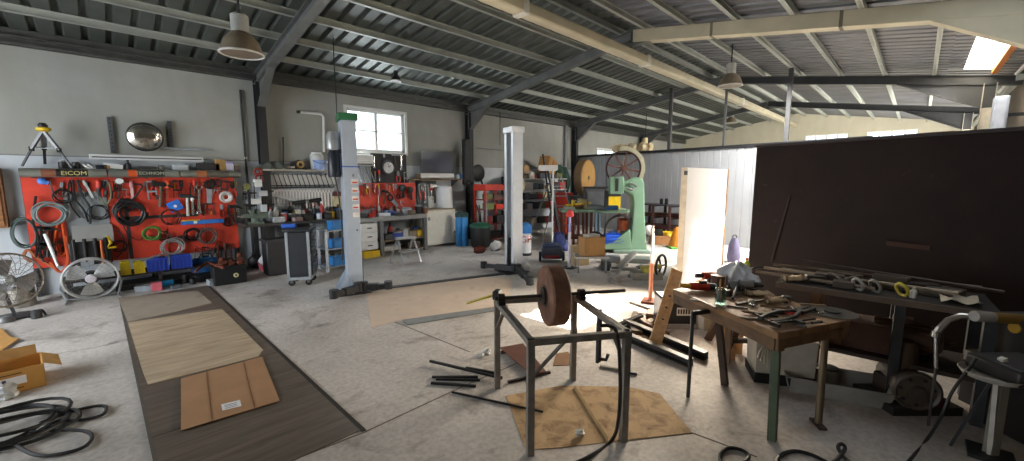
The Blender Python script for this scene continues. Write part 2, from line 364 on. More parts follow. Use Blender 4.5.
ST('trim_3', MB().bar(PA+V((0, 0, HP+.03)), PB+pd*1.6+V((0, 0, HP+.03)), .09, .07), mat('#2b2b2d', .5, .4), smooth=False)
ST('trim_4', MB().bar(PB+pn*.02+V((0, 0, .01)), PB+pn*.02+V((0, 0, HP)), .06, .06), mat('#c9c6bf', .5), smooth=False)
for (px, top) in ((669, 84), (723, 100), (785, 90)):
    q = PP(px, 150); ST('partition_hanger', MB().bar((q.x, q.y, HP+.06), (q.x, q.y, zr(q.y)-.02), .05 if px == 723 else .085), mat('#3f4040', .5, .3), smooth=False)
# dark steel sheet wall on the right
DA, DB = V((6.0, 1.52, 0)), V((5.28, YR+.02, 0)); dd = (DB-DA).normalized(); dn = V((dd.y, -dd.x, 0)); HD = 2.1
if dn.x > 0: dn = -dn
def DP(x, y):
    d_ = ray(x, y); return CC+d_*((DA-CC).dot(dn)/d_.dot(dn))
def dark_sheet():
    M, nt, b = newmat('dark_steel_sheet'); v = mapped(nt, (1, 1, 1))
    c = ramp(nt, noise(nt, v, 2.0, 6, .6, .3), [(.3, lin('#1a110e')), (.6, lin('#241713')), (.8, lin('#30201a'))])
    c = mixc(nt, ramp(nt, noise(nt, v, 9, 4), [(.68, (0, 0, 0)), (.76, (.5, .5, .5))]), c, lin('#4a3a30'))
    nt.links.new(c, b.inputs['Base Color']); b.inputs['Roughness'].default_value = .7; b.inputs['Specular IOR Level'].default_value = .25; return M
pt = ST('wall_divider', MB().prism([DA, DB, DB+V((0, 0, HD)), DA+V((0, 0, HD))], -dn*.05), dark_sheet(), smooth=False)
q0, q1 = DP(887, 243), DP(931, 248); b = MB(); b.bar(q0+dn*.01, q1+dn*.01, .02, .045)
b.build('rusty_cleat', mat('#43291d', .8), pt)
q0, q1 = DP(800, 148), DP(930, 140); q1.z = q0.z = HD+.02
pt2 = MB().bar(DP(772, 262)+dn*.02, DP(790, 196)+dn*.012, .012, .02).build('stiffener', mat('#2b1d18', .7), pt)
ST('trim_5', MB().bar(DA+V((0, 0, HD+.01)), DB+V((0, 0, HD+.01)), .07, .03), mat('#2a1d18', .6), smooth=False)
tag(MB().bar(DP(955, 137)+V((0, 0, .04)), DP(905, 139)+V((0, 0, .03)), .06, .03).build('timber_batten', wood('#7a4a20', '#a06a34')), 'short orange brown batten lying on top of the dark steel sheet', 'batten')
# slab joints
JM = mat('#6b655d', .9)
for a, c in (((365, 432), (466, 385)), ((395, 322), (470, 352)), ((628, 441), (693, 433)), ((693, 433), (757, 457)), ((466, 385), (520, 362)), ((290, 461), (365, 432))):
    p, q = gp(*a), gp(*c); ST('floor_joint', MB().bar(p+V((0, 0, .0005)), q+V((0, 0, .0005)), .012, .002), JM, smooth=False)
# ================================================================== BUILDERS FOR SMALL THINGS
def tool(kind, p0, p1, c1, c2, label, name=None, group=None, w=1.0):
    p0, p1 = V(p0), V(p1); d = p1-p0; L = d.length; th = math.atan2(-d.x, -d.z)
    nm = name or kind; cat = {'hammer': 'hammer', 'pliers': 'pliers', 'screwdriver': 'screwdriver', 'clamp': 'clamp', 'saw': 'saw', 'strap': 'strap', 'rod': 'rod', 'shears': 'shears', 'scraper': 'scraper', 'square': 'square', 'file': 'file'}.get(kind, 'wrench')
    t = T(nm, label, cat, (0, 0, 0), 0, group); k = L*w
    if kind == 'hammer':
        MB().cyl((0, 0, -L), (0, 0, -.05*L), .055*k, .045*k, 8).build('handle', c2, t)
        b = MB(); b.box((-.26*k, -.07*k, -.12*k), (.12*k, .07*k, .03*k)); b.prism([(.12*k, -.06*k, -.1*k), (.34*k, -.05*k, -.16*k), (.36*k, -.05*k, -.12*k), (.12*k, -.06*k, .02*k)], (0, .11*k, 0)); b.build('head', c1, t, bev=.004)
    elif kind == 'pliers':
        b = MB(); b.prism([(-.08*k, -.01, -.02*L), (-.015*k, -.01, 0), (-.01*k, -.01, -.3*L), (-.1*k, -.01, -.34*L)], (0, .02, 0)); b.prism([(.08*k, -.01, -.02*L), (.015*k, -.01, 0), (.01*k, -.01, -.3*L), (.1*k, -.01, -.34*L)], (0, .02, 0))
        b.cyl((0, -.014, -.34*L), (0, .014, -.34*L), .09*k); b.build('jaws', c1, t)
        for s in (-1, 1): MB().tube([(s*.05*k, 0, -.38*L), (s*.15*k, 0, -.6*L), (s*.15*k, 0, -.8*L), (s*.1*k, 0, -L)], .042*k, 6).build('grip', c2, t)
    elif kind == 'screwdriver':
        MB().lathe((0, 0, -.42*L), [(.03*k, 0), (.08*k, .04*L), (.085*k, .3*L), (.06*k, .4*L), (.02*k, .42*L)], 8).build('handle', c2, t); MB().cyl((0, 0, -L), (0, 0, -.42*L), .022*k, n=6).build('shaft', c1, t)
    elif kind == 'clamp':
        MB().box((-.02*k, -.006, -L), (.02*k, .006, 0)).build('bar', c1, t); MB().prism([(-.02*k, -.01, 0), (.34*k, -.01, -.01*L), (.34*k, -.01, -.06*L), (-.02*k, -.01, -.09*L)], (0, .02, 0)).build('fixed_jaw', c1, t)
        b = MB(); b.prism([(-.03*k, -.012, -.5*L), (.34*k, -.012, -.53*L), (.34*k, -.012, -.59*L), (-.03*k, -.012, -.62*L)], (0, .024, 0)); b.cyl((.3*k, 0, -.75*L), (.3*k, 0, -.35*L), .018*k, n=6); b.build('sliding_jaw', c1, t)
        MB().cyl((.3*k, 0, -.98*L), (.3*k, 0, -.75*L), .05*k, n=8).build('handle', c2, t)
    elif kind == 'saw':
        MB().prism([(-.1*k, -.002, -.3*L), (.1*k, -.002, -.3*L), (.05*k, -.002, -L), (-.1*k, -.002, -L)], (0, .004, 0)).build('blade', c1, t)
        MB().torus((0, 0, -.16*L), .13*k, .045*k, (0, 1, 0), 14, 6, 1, 1.1).build('handle', c2, t)
    elif kind == 'shears':
        for s in (-1, 1):
            MB().prism([(0, -.004, -.5*L), (s*.05*k, -.004, -.45*L), (s*.2*k, -.004, -L)], (0, .008, 0)).build('blade', c1, t); MB().torus((s*.12*k, 0, -.16*L), .1*k, .03*k, (0, 1, 0), 12, 5, 1, 1.6).build('handle', c2, t)
    elif kind == 'strap':
        MB().grid(lambda u, v: ((u-.5)*.1*k, .004*math.sin(v*9), -L*v), 1, 10, .0).build('webbing', c1, t); MB().box((-.07*k, -.012, -.06*L), (.07*k, .012, .02*L)).build('buckle', c2, t)
    elif kind == 'square':
        MB().box((-.05*k, -.003, -L), (.05*k, .003, 0)).build('blade', c1, t); MB().box((-.05*k, -.01, -.1*L), (.5*k, .01, 0)).build('stock', c2, t)
    elif kind in ('file', 'rod', 'scraper'):
        MB().box((-.045*k, -.006, -L), (.045*k, .006, -.3*L)).build('blade', c1, t); MB().lathe((0, 0, -.32*L), [(.04*k, 0), (.07*k, .1*L), (.05*k, .26*L), (.02*k, .32*L)], 8).build('handle', c2, t)
    else:                                                            # combination wrench, one forged piece
        b = MB(); b.box((-.032*k, -.004, -.9*L), (.032*k, .004, -.1*L)); b.torus((0, 0, -.94*L), .055*k, .025*k, (0, 1, 0), 10, 5)
        for s in (-1, 1): b.prism([(s*.02*k, -.006, -.12*L), (s*.095*k, -.006, -.06*L), (s*.085*k, -.006, 0), (s*.045*k, -.006, -.01*L), (s*.045*k, -.006, -.06*L)], (0, .012, 0))
        b.build('forging', c1, t)
    place(t, p0, (0, th, 0)); return t
def coil(name, label, c, R, r, m, turns=4, sp=.03, normal=(0, 1, 0), sx=1, sy=1, cat='hose', group=None, ends=True, n=22):
    q = V((0, 0, 1)).rotation_difference(V(normal).normalized()); b = MB(); pts = []
    N = turns*n; seed = random.uniform(0, 9)
    for i in range(N+1):
        a = 2*PI*i/n; k = R+sp*math.sin(i*.37+seed)+sp*.6*math.sin(i*.113+seed*2)
        pts.append(V(c)+q@V((k*sx*math.cos(a)+sp*.4*math.sin(i*.05), k*sy*math.sin(a), -r*1.1*(i/n % 3)+r*.4*math.sin(i*.21))))
    b.tube(pts, r, 6); return tag(b.build(name, m), label, cat, group)
def wire(name, label, pts, r, m, cat='cable', group=None, sm=6, n=6):
    pts = [V(p) for p in pts]; out = []
    P = [pts[0]]+pts+[pts[-1]]
    for i in range(1, len(P)-2):
        for k in range(sm):
            t = k/sm; a, b_, c, d = P[i-1], P[i], P[i+1], P[i+2]
            out.append(.5*((2*b_)+(c-a)*t+(2*a-5*b_+4*c-d)*t*t+(3*b_-a-3*c+d)*t**3))
    out.append(pts[-1]); return tag(MB().tube(out, r, n).build(name, m), label, cat, group)
def bx(name, label, cat, p, w, d, h, c, rz=0, lid=None, group=None, bev=.006):
    t = T(name, label, cat, p, 0, group)
    x, y, z = p; MB().box((x-w/2, y-d/2, z), (x+w/2, y+d/2, z+h*(.84 if lid else 1))).build('body', c, t, bev=bev)
    if lid: MB().box((x-w/2-.004, y-d/2-.004, z+h*.84), (x+w/2+.004, y+d/2+.004, z+h)).build('lid', lid, t, bev=bev)
    t.rotation_euler.z = rz; return t
def openbox(name, label, cat, p, w, d, h, c, rz=0, group=None, th=.006, inner=None, flare=0):
    t = T(name, label, cat, p, 0, group); x, y, z = p; b = MB(); f = flare
    b.box((x-w/2, y-d/2, z), (x+w/2, y+d/2, z+th))
    def wall(a, c_, e): b.prism([a, c_, (c_[0]+e[0]*f, c_[1]+e[1]*f, z+h), (a[0]+e[0]*f, a[1]+e[1]*f, z+h)], (-e[0]*th, -e[1]*th, 0))
    wall((x-w/2, y-d/2, z), (x+w/2, y-d/2, z), (0, -1)); wall((x-w/2, y+d/2, z), (x+w/2, y+d/2, z), (0, 1)); wall((x-w/2, y-d/2, z), (x-w/2, y+d/2, z), (-1, 0)); wall((x+w/2, y-d/2, z), (x+w/2, y+d/2, z), (1, 0))
    b.build('body', c, t)
    r = MB(); zz = z+h; r.tube([(x-w/2-f, y-d/2-f, zz), (x+w/2+f, y-d/2-f, zz), (x+w/2+f, y+d/2+f, zz), (x-w/2-f, y+d/2+f, zz)], .007, 6, True); r.build('rim', inner or c, t)
    t.rotation_euler.z = rz; return t
def can(name, label, cat, p, r, h, c, cap=None, group=None, caph=.12, capr=.8, rot=None):
    t = T(name, label, cat, p, 0, group); MB().lathe(p, [(r*.96, 0), (r, .02*h), (r, (1-caph)*h-.03*h), (r*.9, (1-caph)*h)], 16).build('body', c, t)
    MB().lathe(V(p)+V((0, 0, (1-caph)*h)), [(r*capr, 0), (r*capr, caph*h*.85), (r*capr*.85, caph*h)], 14).build('cap', cap or c, t)
    if rot: t.rotation_euler = rot
    return t
def bottle(name, label, p, r, h, c, cap, group=None):
    t = T(name, label, 'bottle', p, 0, group); MB().lathe(p, [(r*.9, 0), (r, .03*h), (r, .6*h), (r*.75, .72*h), (r*.35, .8*h), (r*.33, .9*h)], 14).build('body', c, t)
    MB().lathe(V(p)+V((0, 0, .88*h)), [(r*.42, 0), (r*.42, .1*h), (r*.3, .12*h)], 12).build('cap', cap, t); return t
def bucket(name, label, p, r, h, c, group=None, hc=None):
    t = T(name, label, 'bucket', p, 0, group); MB().lathe(p, [(r*.8, 0), (r, h), (r*1.06, h), (r*1.06, h*.96), (r*.95, h*.95), (r*.76, .02*h)], 20).build('body', c, t)
    MB().tube([V(p)+V((r*1.05*math.cos(a), -r*.25-r*.7*math.sin(a), h*.95-.3*h*math.sin(a))) for a in [PI*i/10 for i in range(11)]], .005, 5).build('handle', hc or CHROME, t); return t
def motor(name, label, p, r, L, c, cat='motor', rz=0, group=None, endc=None):
    t = T(name, label, cat, p, 0, group); x, y, z = p; b = MB(); q = V((x-L/2, y, z+r*1.15))
    b.cyl(q, q+V((L*.8, 0, 0)), r*.9, n=20)
    for i in range(14): a = 2*PI*i/14; b.box((-L*.02, -.006, r*.8), (L*.76, .006, r*1.02), Matrix.Translation(q)@Matrix.Rotation(a, 4, 'X'))
    b.build('housing', c, t); MB().lathe(q+V((L*.8, 0, 0)), [(r*.95, 0), (r*.95, L*.1), (r*.6, L*.17), (r*.15, L*.18), (r*.12, L*.34)], 16, (1, 0, 0)).build('end_bell', endc or c, t)
    b = MB(); b.box((x-L*.4, y-r*.8, z), (x+L*.25, y+r*.8, z+.02)); b.box((x-L*.3, y-r*.5, z), (x+L*.15, y+r*.5, z+r*.6)); b.build('foot', IRONP, t)
    MB().box((x-L*.25, y-r*.3, z+r*1.95), (x+L*.05, y+r*.3, z+r*2.4)).build('terminal_box', endc or c, t); t.rotation_euler.z = rz; return t
# ================================================================== THE LEFT WALL: RED TOOL BOARD
YB = 8.9
REDB = mat('#d0402a', .5, 0, .2, 5, 0, None)
A0, A1 = W(22, 178, YB), W(236, 178, YB); bx0, bx1 = A0.x-.02, 1.8; bz0, bz1 = .42, 1.84
t = T('tool_board', 'large red steel tool board on the left wall under a long metal tube', 'tool board', ((bx0+bx1)/2, 8.95, bz0))
n = 5
for i in range(n):
    a = bx0+(bx1-bx0)*i/n; c = bx0+(bx1-bx0)*(i+1)/n; p = MB(); p.box((a+.004, YB, bz0), (c-.004, YB+.012, bz1)); p.build('panel', REDB, t)
for x in (bx0, (bx0+bx1)/2, bx1-.04): MB().box((x, YB+.012, 0.0), (x+.04, YB+.1, bz1)).build('support_post', IRONP, t)
MB().box((bx0+1.02, YB-.006, .42), (bx0+1.06, YB, 1.3)).box((bx0+1.0, YB-.006, 1.05), (bx0+1.95, YB, 1.1)).build('perforated_rail', IRONP, t)
# long tube with worn lettering
p0, p1 = W(19, 173.5, 8.72), W(240, 173.5, 8.72); r = .062; zt = (p0.z+p1.z)/2
tb = T('metal_tube', 'long grey metal tube with worn orange and black lettering above the red tool board', 'tube', ((p0.x+p1.x)/2, 8.72, zt-r))
TUBEM = mat('#8b8d83', .38, .5, .25, 4)
for a, c in ((p0.x, W(107, 173, 8.72).x), (W(108, 173, 8.72).x, W(179, 173, 8.72).x), (W(180, 173, 8.72).x, p1.x)): MB().cyl((a, 8.72, zt), (c-.006, 8.72, zt), r, n=24).build('section', TUBEM, tb)
def band(x0, x1, m, nm='sticker'):
    x0, x1 = W(x0, 173, 8.72).x, W(x1, 173, 8.72).x; vs = []; fs = []; k = 8
    for x in (x0, x1): vs += [(x, 8.72-(r+.002)*math.cos(a), zt+(r+.002)*math.sin(a)) for a in [(-.9+1.8*i/k) for i in range(k+1)]]
    return MB().add(vs, [(i, i+1, k+2+i, k+1+i) for i in range(k)]).build(nm, m, tb)
band(41, 56, mat('#7a4a33', .7)); band(56, 88, BLACK); band(128, 137, ORANGE); band(137, 164, mat('#33332e', .6)); band(196, 206, mat('#a8643a', .6)); band(206, 228, mat('#5b5549', .6))
GOLD = mat('#c9b878', .5); RX = Matrix.Rotation(PI/2, 4, 'X')
def wtext(s, x, y, Y, size, m, par): q = W(x, y, Y); return text(s, size, m, par, Matrix.Translation((q.x, Y, q.z))@RX)
wtext('EICOM', 74, 173.3, 8.72-r-.004, .085, GOLD, tb); wtext('TECHNOM', 150, 173.3, 8.72-r-.004, .07, mat('#a9a690', .5), tb)
for x in (p0.x+.1, (p0.x+p1.x)/2, p1.x-.25): MB().box((x, 8.7, zt-r-.012), (x+.03, 9.02, zt-r)).build('bracket', IRONP, tb)
# shelf behind the tube and the things on it
zs = zt+r*.2
tag(MB().box((p0.x+.05, 8.8, zs-.02), (p1.x-.12, 9.01, zs)).build('wall_shelf', DARKWOOD), 'narrow dark shelf behind the lettered tube on the left wall', 'shelf')
q0, q1 = W(90, 156.5, 8.78), W(203, 157, 8.78)
pr = T('aluminium_profile', 'long pale aluminium profile lying above the clutter on the tube shelf', 'profile', ((q0.x+q1.x)/2, 8.8, q0.z-.04))
MB().box((q0.x, 8.76, q0.z-.035), (q1.x, 8.84, q0.z+.035)).build('extrusion', mat('#d3d5d3', .4, .1, .06), pr, bev=.008); MB().box((q0.x+.02, 8.752, q0.z-.012), (q1.x-.02, 8.76, q0.z+.004)).build('groove', IRONP, pr)
MB().box((q0.x-.012, 8.758, q0.z-.037), (q0.x, 8.842, q0.z+.037)).build('end_cap', WHITE, pr)
q2, q3 = W(160, 148, 8.97), W(207, 150, 8.97); tag(MB().box((q2.x, 8.94, q2.z-.02), (q3.x, 9.0, q2.z+.015)).build('angle_bar', GREYP), 'thin grey angle bar on the wall below the convex mirror', 'bar')
for (x, ya, yb, lab) in ((109, 117, 153, 'grey slotted shelf upright left of the round wall mirror'), (169, 121, 150, 'grey slotted shelf upright right of the round wall mirror')):
    a, c = W(x, ya, 9.0), W(x+1, yb, 9.0); u = T('shelf_upright', lab, 'upright', (a.x, 9, c.z)); MB().box((a.x-.028, 8.975, c.z), (a.x+.028, 9.018, a.z)).build('channel', mat('#5f6468', .5, .4), u)
    s = MB()
    for i in range(9): zz = c.z+(a.z-c.z)*(i+.5)/9; s.box((a.x-.007, 8.972, zz-.012), (a.x+.007, 8.976, zz+.012))
    s.build('slots', BLACK, u)
# convex mirror
c = W(145, 137, 8.86); mr = T('convex_mirror', 'round convex mirror with a black rim high on the left wall', 'mirror', (c.x, 9.0, c.z-.22))
R = .215; MB().lathe(c, [(R, -.01), (R*.97, .012), (R*.8, .035), (R*.5, .055), (R*.2, .065), (0, .067)], 32, (-.06, -1, -.12)).build('mirror_face', mat('#b7b3aa', .12, .95, .05), mr)
MB().torus(c, R, .013, (-.06, -1, -.12), 36, 8).build('rim', BLACK, mr); MB().lathe(c, [(R, .01), (R*.7, -.05), (R*.2, -.07), (0, -.07)], 24, (-.06, -1, -.12)).build('back_shell', GREYP, mr); MB().bar(c+V((0, .05, 0)), (c.x, 9.01, c.z-.02), .04).build('bracket', IRONP, mr)
# surveying tripod on top of the tube
hd = W(43, 128, 8.72); tr = T('survey_tripod', 'folded grey tripod with a yellow head standing on the left end of the tube', 'tripod', (hd.x, 8.72, zt+r))
for (x, y, Y) in ((22, 166, 8.8), (45, 164, 8.95), (72, 168, 8.62)):
    f_ = W(x, y, Y); m_ = hd.lerp(f_, .55); lg = MB().bar(hd+V((0, 0, -.03)), m_, .055, .03).build('leg', mat('#77787a', .45, .4), tr); MB().bar(m_-(f_-hd)*.08, f_, .03, .02).build('leg_extension', IRONP, lg); MB().ob(m_, (.05, .05, .06)).build('clamp', BLACK, lg)
b = MB(); a1, a2, a3 = [hd.lerp(W(*k), .52) for k in ((22, 166, 8.8), (45, 164, 8.95), (72, 168, 8.62))]
b.tube([a1, a2, a3], .007, 5, True); b.build('spreader', GREYP, tr)
MB().lathe(hd+V((0, 0, -.05)), [(.04, 0), (.075, .02), (.075, .05), (.05, .06)], 16).build('head_plate', YEL, tr); MB().lathe(hd+V((0, 0, .01)), [(.045, 0), (.05, .03), (.03, .06)], 12).build('cap', BLACK, tr)
# clutter along the shelf top
sh = lambda x, Y=8.87: V((W(x, 165, Y).x, Y, zs))
for k, (x, kind, w, h, c1, c2, nm, lab) in enumerate([
 (63, 'can', .05, .17, BLACK, GREYP, 'spray_can', 'black spray can on the tube shelf beside the tripod foot'), (68, 'box', .13, .1, DSTEEL, None, 'relay_box', 'low dark metal box on the shelf below the right tripod leg'),
 (76, 'can', .045, .15, IRONP, BLACK, 'grease_can', 'short dark grease can on the tube shelf left of the white tubes'), (101, 'box', .12, .11, mat('#2a2f3a', .5), BLACK, 'battery', 'small navy black box on the tube shelf left of the white card'),
 (122, 'can', .05, .13, BLACK, mat('#3f4a60', .5), 'oil_can', 'stubby black can on the tube shelf right of the white card'), (128, 'bottle', .04, .2, mat('#33363a', .4), BLACK, 'oil_bottle', 'dark bottle on the tube shelf below the round mirror'),
 (148, 'box', .2, .1, mat('#3b3a38', .5), None, 'tool_case', 'flat charcoal case on the tube shelf below the mirror'), (161, 'can', .045, .12, mat('#6b665e', .5), DSTEEL, 'filler_can', 'greyish brown tin on the tube shelf left of the white switch box'),
 (180, 'box', .2, .13, mat('#b9c0c3', .5), mat('#c9cfd1', .5), 'switch_box', 'pale grey switch box standing on the tube shelf'), (208, 'box', .32, .17, mat('#2b2a2b', .6), None, 'black_case', 'wide black case on the right of the tube shelf'),
 (220, 'box', .16, .24, mat('#9a7a48', .8), None, 'carton', 'brown cardboard carton at the right end of the tube shelf'), (229, 'box', .12, .21, mat('#c4bfd0', .6), mat('#8b7fb0', .6), 'small_carton', 'white and lilac carton at the right end of the tube shelf'),
 (236, 'box', .07, .14, mat('#6b5a4c', .7), None, 'brown_block', 'little brown block last on the right end of the tube shelf')]):
    p = sh(x); 
    if kind == 'can': can(nm, lab, 'can', p, w, h, c1, c2)
    elif kind == 'bottle': bottle(nm, lab, p, w, h, c1, c2)
    else: bx(nm, lab, 'box', p, w, .13, h, c1, 0, c2)
a, c = W(84, 163, 8.8), W(93, 170, 8.8)
for k, (x, lab) in enumerate(((83, 'left of two white plastic tubes leaning on the tube shelf'), (88, 'right of two white plastic tubes leaning on the tube shelf'))):
    tag(MB().cyl(W(x, 164, 8.84), W(x+8, 169.5, 8.84), .018).build('plastic_tube', WHITE), lab, 'tube', 'white tubes on the shelf')
tag(MB().ob(W(113, 166, 8.82), (.22, .02, .07), (0, .15, 0)).build('white_card', WHITE), 'white card lying on the tube shelf among black clutter', 'card')
tag(MB().ob(W(107, 168, 8.83), (.06, .05, .08), (0, .1, 0)).build('wooden_block', PINE), 'small tan wooden block on the shelf over the tube joint', 'block')
# hanging things on the red board
PT = {}
BK, BD = DSTEEL, mat('#26282b', .5)
for (kind, x0, y0, x1, y1, c1, c2, lab) in [
 ('file', 131, 181, 133, 203, mat('#c9a9a0', .5), mat('#b88'+'080', .5), 'pale pink handled file hanging left of the bare red patch'),
 ('clamp', 146, 181, 149, 200, GREYP, BK, 'grey clamp hanging from the tube at the right of the bare red patch'),
 ('pliers', 154, 180, 155, 196, DSTEEL, RED, 'red handled pliers hanging under the tube right of the grey clamp'),
 ('hammer', 161, 183, 160, 207, DSTEEL, DARKWOOD, 'dark hammer hanging above the brown wire loop'),
 ('screwdriver', 167, 181, 167, 199, CHROME, ORANGE, 'orange handled screwdriver hanging left of the blue square plate'),
 ('clamp', 173, 180, 174, 198, DSTEEL, BK, 'black clamp hanging behind the blue square plate'),
 ('pliers', 181, 180, 181, 197, DSTEEL, mat('#8a2418', .5), 'dark red pliers hanging above the blue square plate'),
 ('hammer', 187, 195, 188, 216, IRONP, mat('#c9c4b8', .5), 'hammer with a pale handle hanging left of the spirit level end'),
 ('file', 192, 195, 193, 215, CHROME, WHITE, 'white handled file hanging just above the spirit level'),
 ('screwdriver', 194, 180, 195, 194, CHROME, RED, 'red screwdriver hanging under the tube joint on the board'),
 ('wrench', 199, 186, 199, 214, CHROME, BK, 'long bright wrench hanging above the middle of the spirit level'),
 ('square', 204, 203, 204, 216, DSTEEL, IRONP, 'dark steel square hanging just above the spirit level'),
 ('saw', 209, 181, 210, 203, GREYP, BK, 'grey saw hanging under the tube left of the shears'),
 ('shears', 215, 180, 216, 199, CHROME, BK, 'bright steel shears hanging under the right part of the tube'),
 ('clamp', 221, 180, 221, 196, IRONP, RED, 'clamp with red handle hanging left of the white ring gauge'),
 ('pliers', 232, 181, 233, 198, DSTEEL, RED, 'red handled pliers hanging at the far right edge of the board'),
 ('clamp', 229, 205, 229, 224, IRONP, BK, 'black clamp hanging under the white ring gauge'),
 ('hammer', 235, 206, 235, 222, DSTEEL, BROWN, 'brown handled hammer hanging at the right edge under the gauge'),
 ('pliers', 117, 184, 115, 199, DSTEEL, IRONP, 'steel pliers hanging by the white round dial'),
 ('file', 83, 180, 93, 198, WHITE, WHITE, 'white handled scraper slanting over the grey sheet panel'),
 ('screwdriver', 98, 180, 99, 201, CHROME, RED, 'red handled screwdriver hanging over the grey sheet panel'),
 ('pliers', 104, 181, 102, 197, DSTEEL, mat('#7d6', .5) if 0 else IRONP, 'grey pliers hanging over the upper right of the grey sheet panel'),
 ('rod', 218, 244, 219, 262, RUST, RUST, 'rusty rod tool standing low at the right of the board'),
 ('rod', 225, 243, 226, 262, RUST, BROWN, 'rusty file hanging low at the right of the board'),
 ('wrench', 231, 243, 231, 262, RUST, BK, 'rusty wrench hanging lowest at the right edge of the board')]:
    tool(kind, W(x0, y0, YB-.03), W(x1, y1, YB-.03), c1, c2, lab, kind if kind != 'rod' else 'rusty_file', w=1.15)
# grey sheet panel and lower metal hood
a, c = W(62, 192, YB-.012), W(112, 240, YB-.012)
tag(MB().box((a.x, YB-.014, c.z), (c.x, YB-.004, a.z)).build('sheet_panel', mat('#8b9092', .45, .2)), 'dull grey sheet metal panel fixed on the red tool board', 'panel')
a, c = W(71, 226, YB-.02), W(114, 240, YB-.02)
hd_ = T('metal_hood', 'shiny bent metal hood on the board above the big fan', 'hood', ((a.x+c.x)/2, 8.88, c.z)); MB().grid(lambda u, v: (a.x+(c.x-a.x)*u, YB-.02-.09*math.sin(v*PI/2), a.z-(a.z-c.z)*v), 6, 8, .004).build('hood_sheet', mat('#c4c4c0', .28, .6, .05), hd_); MB().box((a.x, YB-.1, c.z-.02), (c.x, YB-.02, c.z)).build('lip', STEEL, hd_)
# dark pump block below the hood
a, c = W(68, 243, 8.75), W(113, 262, 8.75)
pb = T('pump_block', 'dark pump block with pipes below the metal hood behind the fan', 'pump', ((a.x+c.x)/2, 8.8, c.z)); MB().box((a.x, 8.7, c.z), (c.x, 8.88, a.z)).build('body', IRONP, pb, bev=.01)
b = MB()
for i in range(4): xx = a.x+(c.x-a.x)*(i+.5)/4; b.cyl((xx, 8.68, c.z+.05), (xx, 8.68, a.z+.05), .022)
b.build('pipes', DSTEEL, pb); MB().cyl((c.x-.1, 8.66, c.z+.02), (c.x-.1, 8.66, a.z+.02), .02).build('copper_pipe', mat('#a8562c', .4, .5), pb); MB().box((a.x+.1, 8.66, c.z), (a.x+.24, 8.7, c.z+.1)).build('plate', GREYP, pb)
tag(MB().tube([W(107, 236, 8.7), W(111, 243, 8.68), W(106, 248, 8.68), W(116, 247, 8.7)], .02).build('yellow_hose', YEL), 'short curled yellow hose beside the pump block', 'hose')
# coils on the board
def rpx(pix, Y=YB): return pix*mpp(W(120, 220, Y))
HOSEG = mat('#6f7d7c', .55)
for (x, y, R_, r_, m_, tn, sp, nm, lab, cat) in [
 (50, 214, .15, .012, HOSEG, 5, .02, 'hose_coil', 'grey green rubber hose coiled on the left of the red board', 'hose'),
 (131, 213, .16, .016, BLACK, 6, .03, 'cable_coil', 'thick black cable coil in the middle of the red board', 'cable'),
 (170, 217, .12, .008, mat('#4a2018', .5), 3, .014, 'wire_loop', 'brown wire loop hanging below the blue square plate', 'wire'),
 (152, 233, .1, .012, mat('#4d7a33', .5), 4, .015, 'twine_coil', 'green and brown cord coil hanging below the black coil', 'cord'),
 (172, 247, .13, .008, mat('#8f8f8c', .4, .3), 6, .025, 'wire_coil', 'silver grey wire coil hanging just above the blue crate', 'wire'),
 (207, 236, .125, .011, mat('#5d4a44', .5), 5, .018, 'hose_coil', 'dull brown hose coil on the right side of the red board', 'hose'),
 (192, 234, .09, .012, DSTEEL, 4, .02, 'chain_coil', 'dark chain coil hanging left of the brown hose coil', 'chain')]:
    p = W(x, y, YB-.06); coil(nm, lab, p, R_, r_, m_, tn, sp, (0, 1, 0), cat=cat)
tag(MB().torus(W(226, 197, YB-.04), .085, .022, (0, 1, 0)).torus(W(226, 197, YB-.03), .055, .02, (0, 1, 0), 18).build('ring_gauge', mat('#c9c4c0', .4)), 'white ring gauge hanging at the right of the red board', 'gauge')
g = T('dial_gauge', 'small round white dial hanging above the grey sheet panel corner', 'gauge', W(119, 181, YB-.05)); q = W(119, 181, YB-.05); MB().lathe(q, [(.05, 0), (.05, .02), (.04, .024)], 20, (0, -1, 0)).build('face', WHITE, g); MB().torus(q+V((0, -.02, 0)), .05, .007, (0, 1, 0), 20).build('bezel', CHROME, g)
q = W(175, 206, YB-.05); bp_ = T('blue_plate', 'bright blue square plate tilted on the red board', 'plate', q); MB().ob(q, (.18, .03, .17), (0, -.45, 0)).build('plate', mat('#2f6fd0', .45), bp_, bev=.006); MB().cyl(q+V((0, -.02, 0)), q+V((0, -.05, 0)), .022).build('clip', WHITE, bp_)
a, c = W(181, 223, YB-.05), W(224, 220.5, YB-.05); lv = T('spirit_level', 'blue and yellow spirit level lying across the red board', 'level', (a+c)/2)
MB().bar(a, c, .03, .07).build('body', mat('#2a6fc0', .4), lv, bev=.004); MB().bar(a+V((0, -.003, .036)), c+V((-.35, -.003, .036)), .034, .016).build('edge', YEL, lv); MB().bar(a.lerp(c, .28)+V((0, -.018, 0)), a.lerp(c, .36)+V((0, -.018, 0)), .01, .04).build('vial', WHITE, lv)
q = W(42, 181, YB-.05); tag(MB().ell(q, (.05, .03, .05)).ob(q+V((.03, 0, -.02)), (.06, .03, .05), (0, .4, 0)).build('blue_tape', mat('#4f86d8', .4)), 'small blue tape roll hanging at the left under the tube', 'tape')
